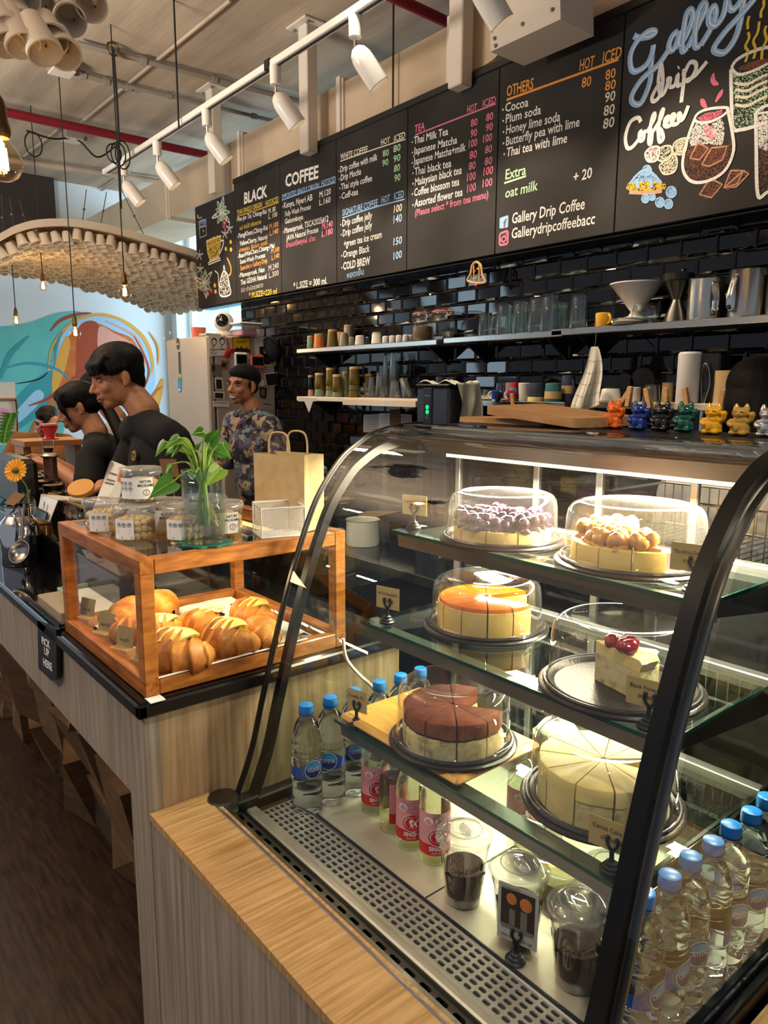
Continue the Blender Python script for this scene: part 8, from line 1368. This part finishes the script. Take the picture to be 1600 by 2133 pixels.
p = V((-1.392, .838, BZ)); T_ = Matrix.Translation(p) @ Matrix.Rotation(1.30, 4, 'Z'); t = thing('mesh_basket', 'white metal mesh basket standing in front of the paper bag', 'basket', None, p); w, dp, h = .098, .075, .068
def meshwall(a, b, hh0, hh1, nx, nz):
    mb = MB(); a, b = V(a), V(b)
    for i in range(nx):
        for j in range(nz):
            u0, u1 = i / nx, (i + 1) / nx; v0, v1 = j / nz, (j + 1) / nz; um, vm = (u0 + u1) / 2, (v0 + v1) / 2
            g = lambda u, v: a.lerp(b, u) + V((0, 0, v * (hh0 + (hh1 - hh0) * u)))
            k = .48; O = [g(u0, vm), g(um, v1), g(u1, vm), g(um, v0)]; c0 = g(um, vm); I = [c0.lerp(q, k) for q in O]; mb.add(O + I, [(q, (q + 1) % 4, 4 + (q + 1) % 4, 4 + q) for q in range(4)], T=T_)
            
    return mb
C4 = [(-w / 2, -dp / 2, 0), (w / 2, -dp / 2, 0), (w / 2, dp / 2, 0), (-w / 2, dp / 2, 0)]; HH = [h * .93, h * .93, h, h]
for i in range(4): obj('mesh_side', meshwall(C4[i], C4[(i + 1) % 4], HH[i], HH[(i + 1) % 4], 26 if i % 2 == 0 else 20, 17), 'mesh_white', t, 0)
obj('base', MB().box((0, 0, .001), (w, dp, .002), 0, T_), 'mesh_white', t, 0)
for z in (0, 1): obj('wire_rim', MB().tube([T_ @ (V(c) + V((0, 0, HH[i] * z + .001))) for i, c in enumerate(C4)], .002, 8, closed=True), 'mesh_white', t)
for c, hh in zip(C4, HH): obj('corner_wire', MB().tube([T_ @ V(c), T_ @ (V(c) + V((0, 0, hh)))], .0016, 6), 'mesh_white', t)
t = thing('paper_square', 'brown paper square on a thin wire stand in front of the man in black', 'tag', None, at(355, 1030, 0, -2.2)); P = [at(331, 956, 0, -2.25), at(366, 957, 0, -2.22), at(374, 994, 0, -2.22), at(340, 993, 0, -2.25)]; obj('paper', slab(P, V((-.002, .003, 0))), 'card_brown', t, 0); obj('wire', MB().tube([at(356, 990, 0, -2.23), at(365, 1045, 0, -2.23)], .0018, 6), 'steel', t); obj('foot', MB().lathe([(0, 0), (.025, 0), (.02, .006), (.003, .01), (0, at(365, 1045, 0, -2.23).z - TZ)], c=V((at(365, 1045, 0, -2.23).x, at(365, 1045, 0, -2.23).y, TZ)), n=16), 'steel', t)
# ================================================================ seen through the case: bin, rack, kitchen things
p = V((-4.05, 2.72, 0)); t = thing('waste_bin', 'white swing lid bin behind the man in the floral shirt', 'bin', None, p); q = at(620, 985, 1, 2.72); p = V((q.x, 2.72, 0)); zt = at(620, 985, 1, 2.72).z; obj('bin', MB().span((p.x - .14, 2.58, .0), (p.x + .14, 2.86, zt), .02), 'bin_white', t); obj('lid', MB().add([(p.x + sx * a, 2.72 + sy * a, z) for z, a in ((zt + .001, .146), (zt + .035, .146), (zt + .09, .10)) for sx, sy in ((-1, -1), (1, -1), (1, 1), (-1, 1))], [(0, 1, 5, 4), (1, 2, 6, 5), (2, 3, 7, 6), (3, 0, 4, 7), (4, 5, 9, 8), (5, 6, 10, 9), (6, 7, 11, 10), (7, 4, 8, 11), (8, 9, 10, 11), (3, 2, 1, 0)]), 'bin_white', t, 0)
t = thing('prep_counter', 'black low prep counter with steel edge behind the display case', 'counter', None, (-1.9, 1.7, 0)); obj('top', MB().span((-3.3, 1.48, .90), (.3, 1.95, .93), .003).span((-3.3, 1.95, .90), (-2.3, 2.30, .93), .003), 'black_stone', t); obj('steel_edge', MB().span((-3.305, 1.474, .902), (.3, 1.482, .928)), 'steel', t); obj('body', MB().span((-3.28, 1.5, .03), (.3, 1.93, .90)), 'black_box', t, 0)
t = thing('dish_rack', 'wire dish drying rack seen through the case rear doors', 'rack', None, (-1.2, 1.7, .931)); mb = MB(); x0, x1, y0, y1, z0, z1 = -1.05, -.55, 1.55, 1.85, 1.14, 1.25
for z in (z0, z1): mb.tube([(x0, y0, z), (x1, y0, z), (x1, y1, z), (x0, y1, z)], .004, 6, closed=True)
for k in range(21): x = x0 + (x1 - x0) * k / 20; mb.tube([(x, y0, z1), (x, y0, z0), (x, y1, z0), (x, y1, z1)], .0018, 5)
obj('wire_basket', mb, 'steel', t)
for x in (x0, x1):
    for y in (y0, y1): obj('leg', MB().tube([(x, y, .931), (x, y, z0)], .005, 6), 'steel', t)
for i, (x, y, r, h, m, lab) in enumerate(((-1.5, 1.62, .07, .14, 'steel', 'steel container on the prep counter behind the case'), (-1.75, 1.7, .05, .2, 'jar_glass', 'tall glass jug on the prep counter behind the case'), (-2.1, 1.62, .06, .09, 'white_ceramic', 'white bowl on the prep counter end'))): tag(obj('container', MB().lathe([(0, 0), (r, 0), (r * 1.05, .006), (r, h), (r * 1.06, h + .004), (r * .95, h), (r * .95, .01), (0, .01)], c=(x, y, .931), n=28), m), lab, 'container')
for pts, lab in ((((660, 1037), (690, 1030), (740, 1037), (700, 1042)), 'flat brown paper bag on the prep counter left of the case'), (((745, 1072), (765, 1062), (835, 1062), (770, 1078)), 'crumpled brown paper scrap seen through the case glass')): tag(obj('brown_paper', slab([V((q.x, q.y, .9315)) for q in [at(*c, 2, .94) for c in pts]], V((0, 0, .004))), 'coral' if 0 else 'clay', None, 0), lab, 'paper')
tag(obj('wall_hook_light', MB().box((at(1480, 835, 1, 2.9).x, 2.96, 1.2), (.02, .02, .02), .004), 'black_metal'), 'small dark hook on the tiles behind the cats', 'hook')
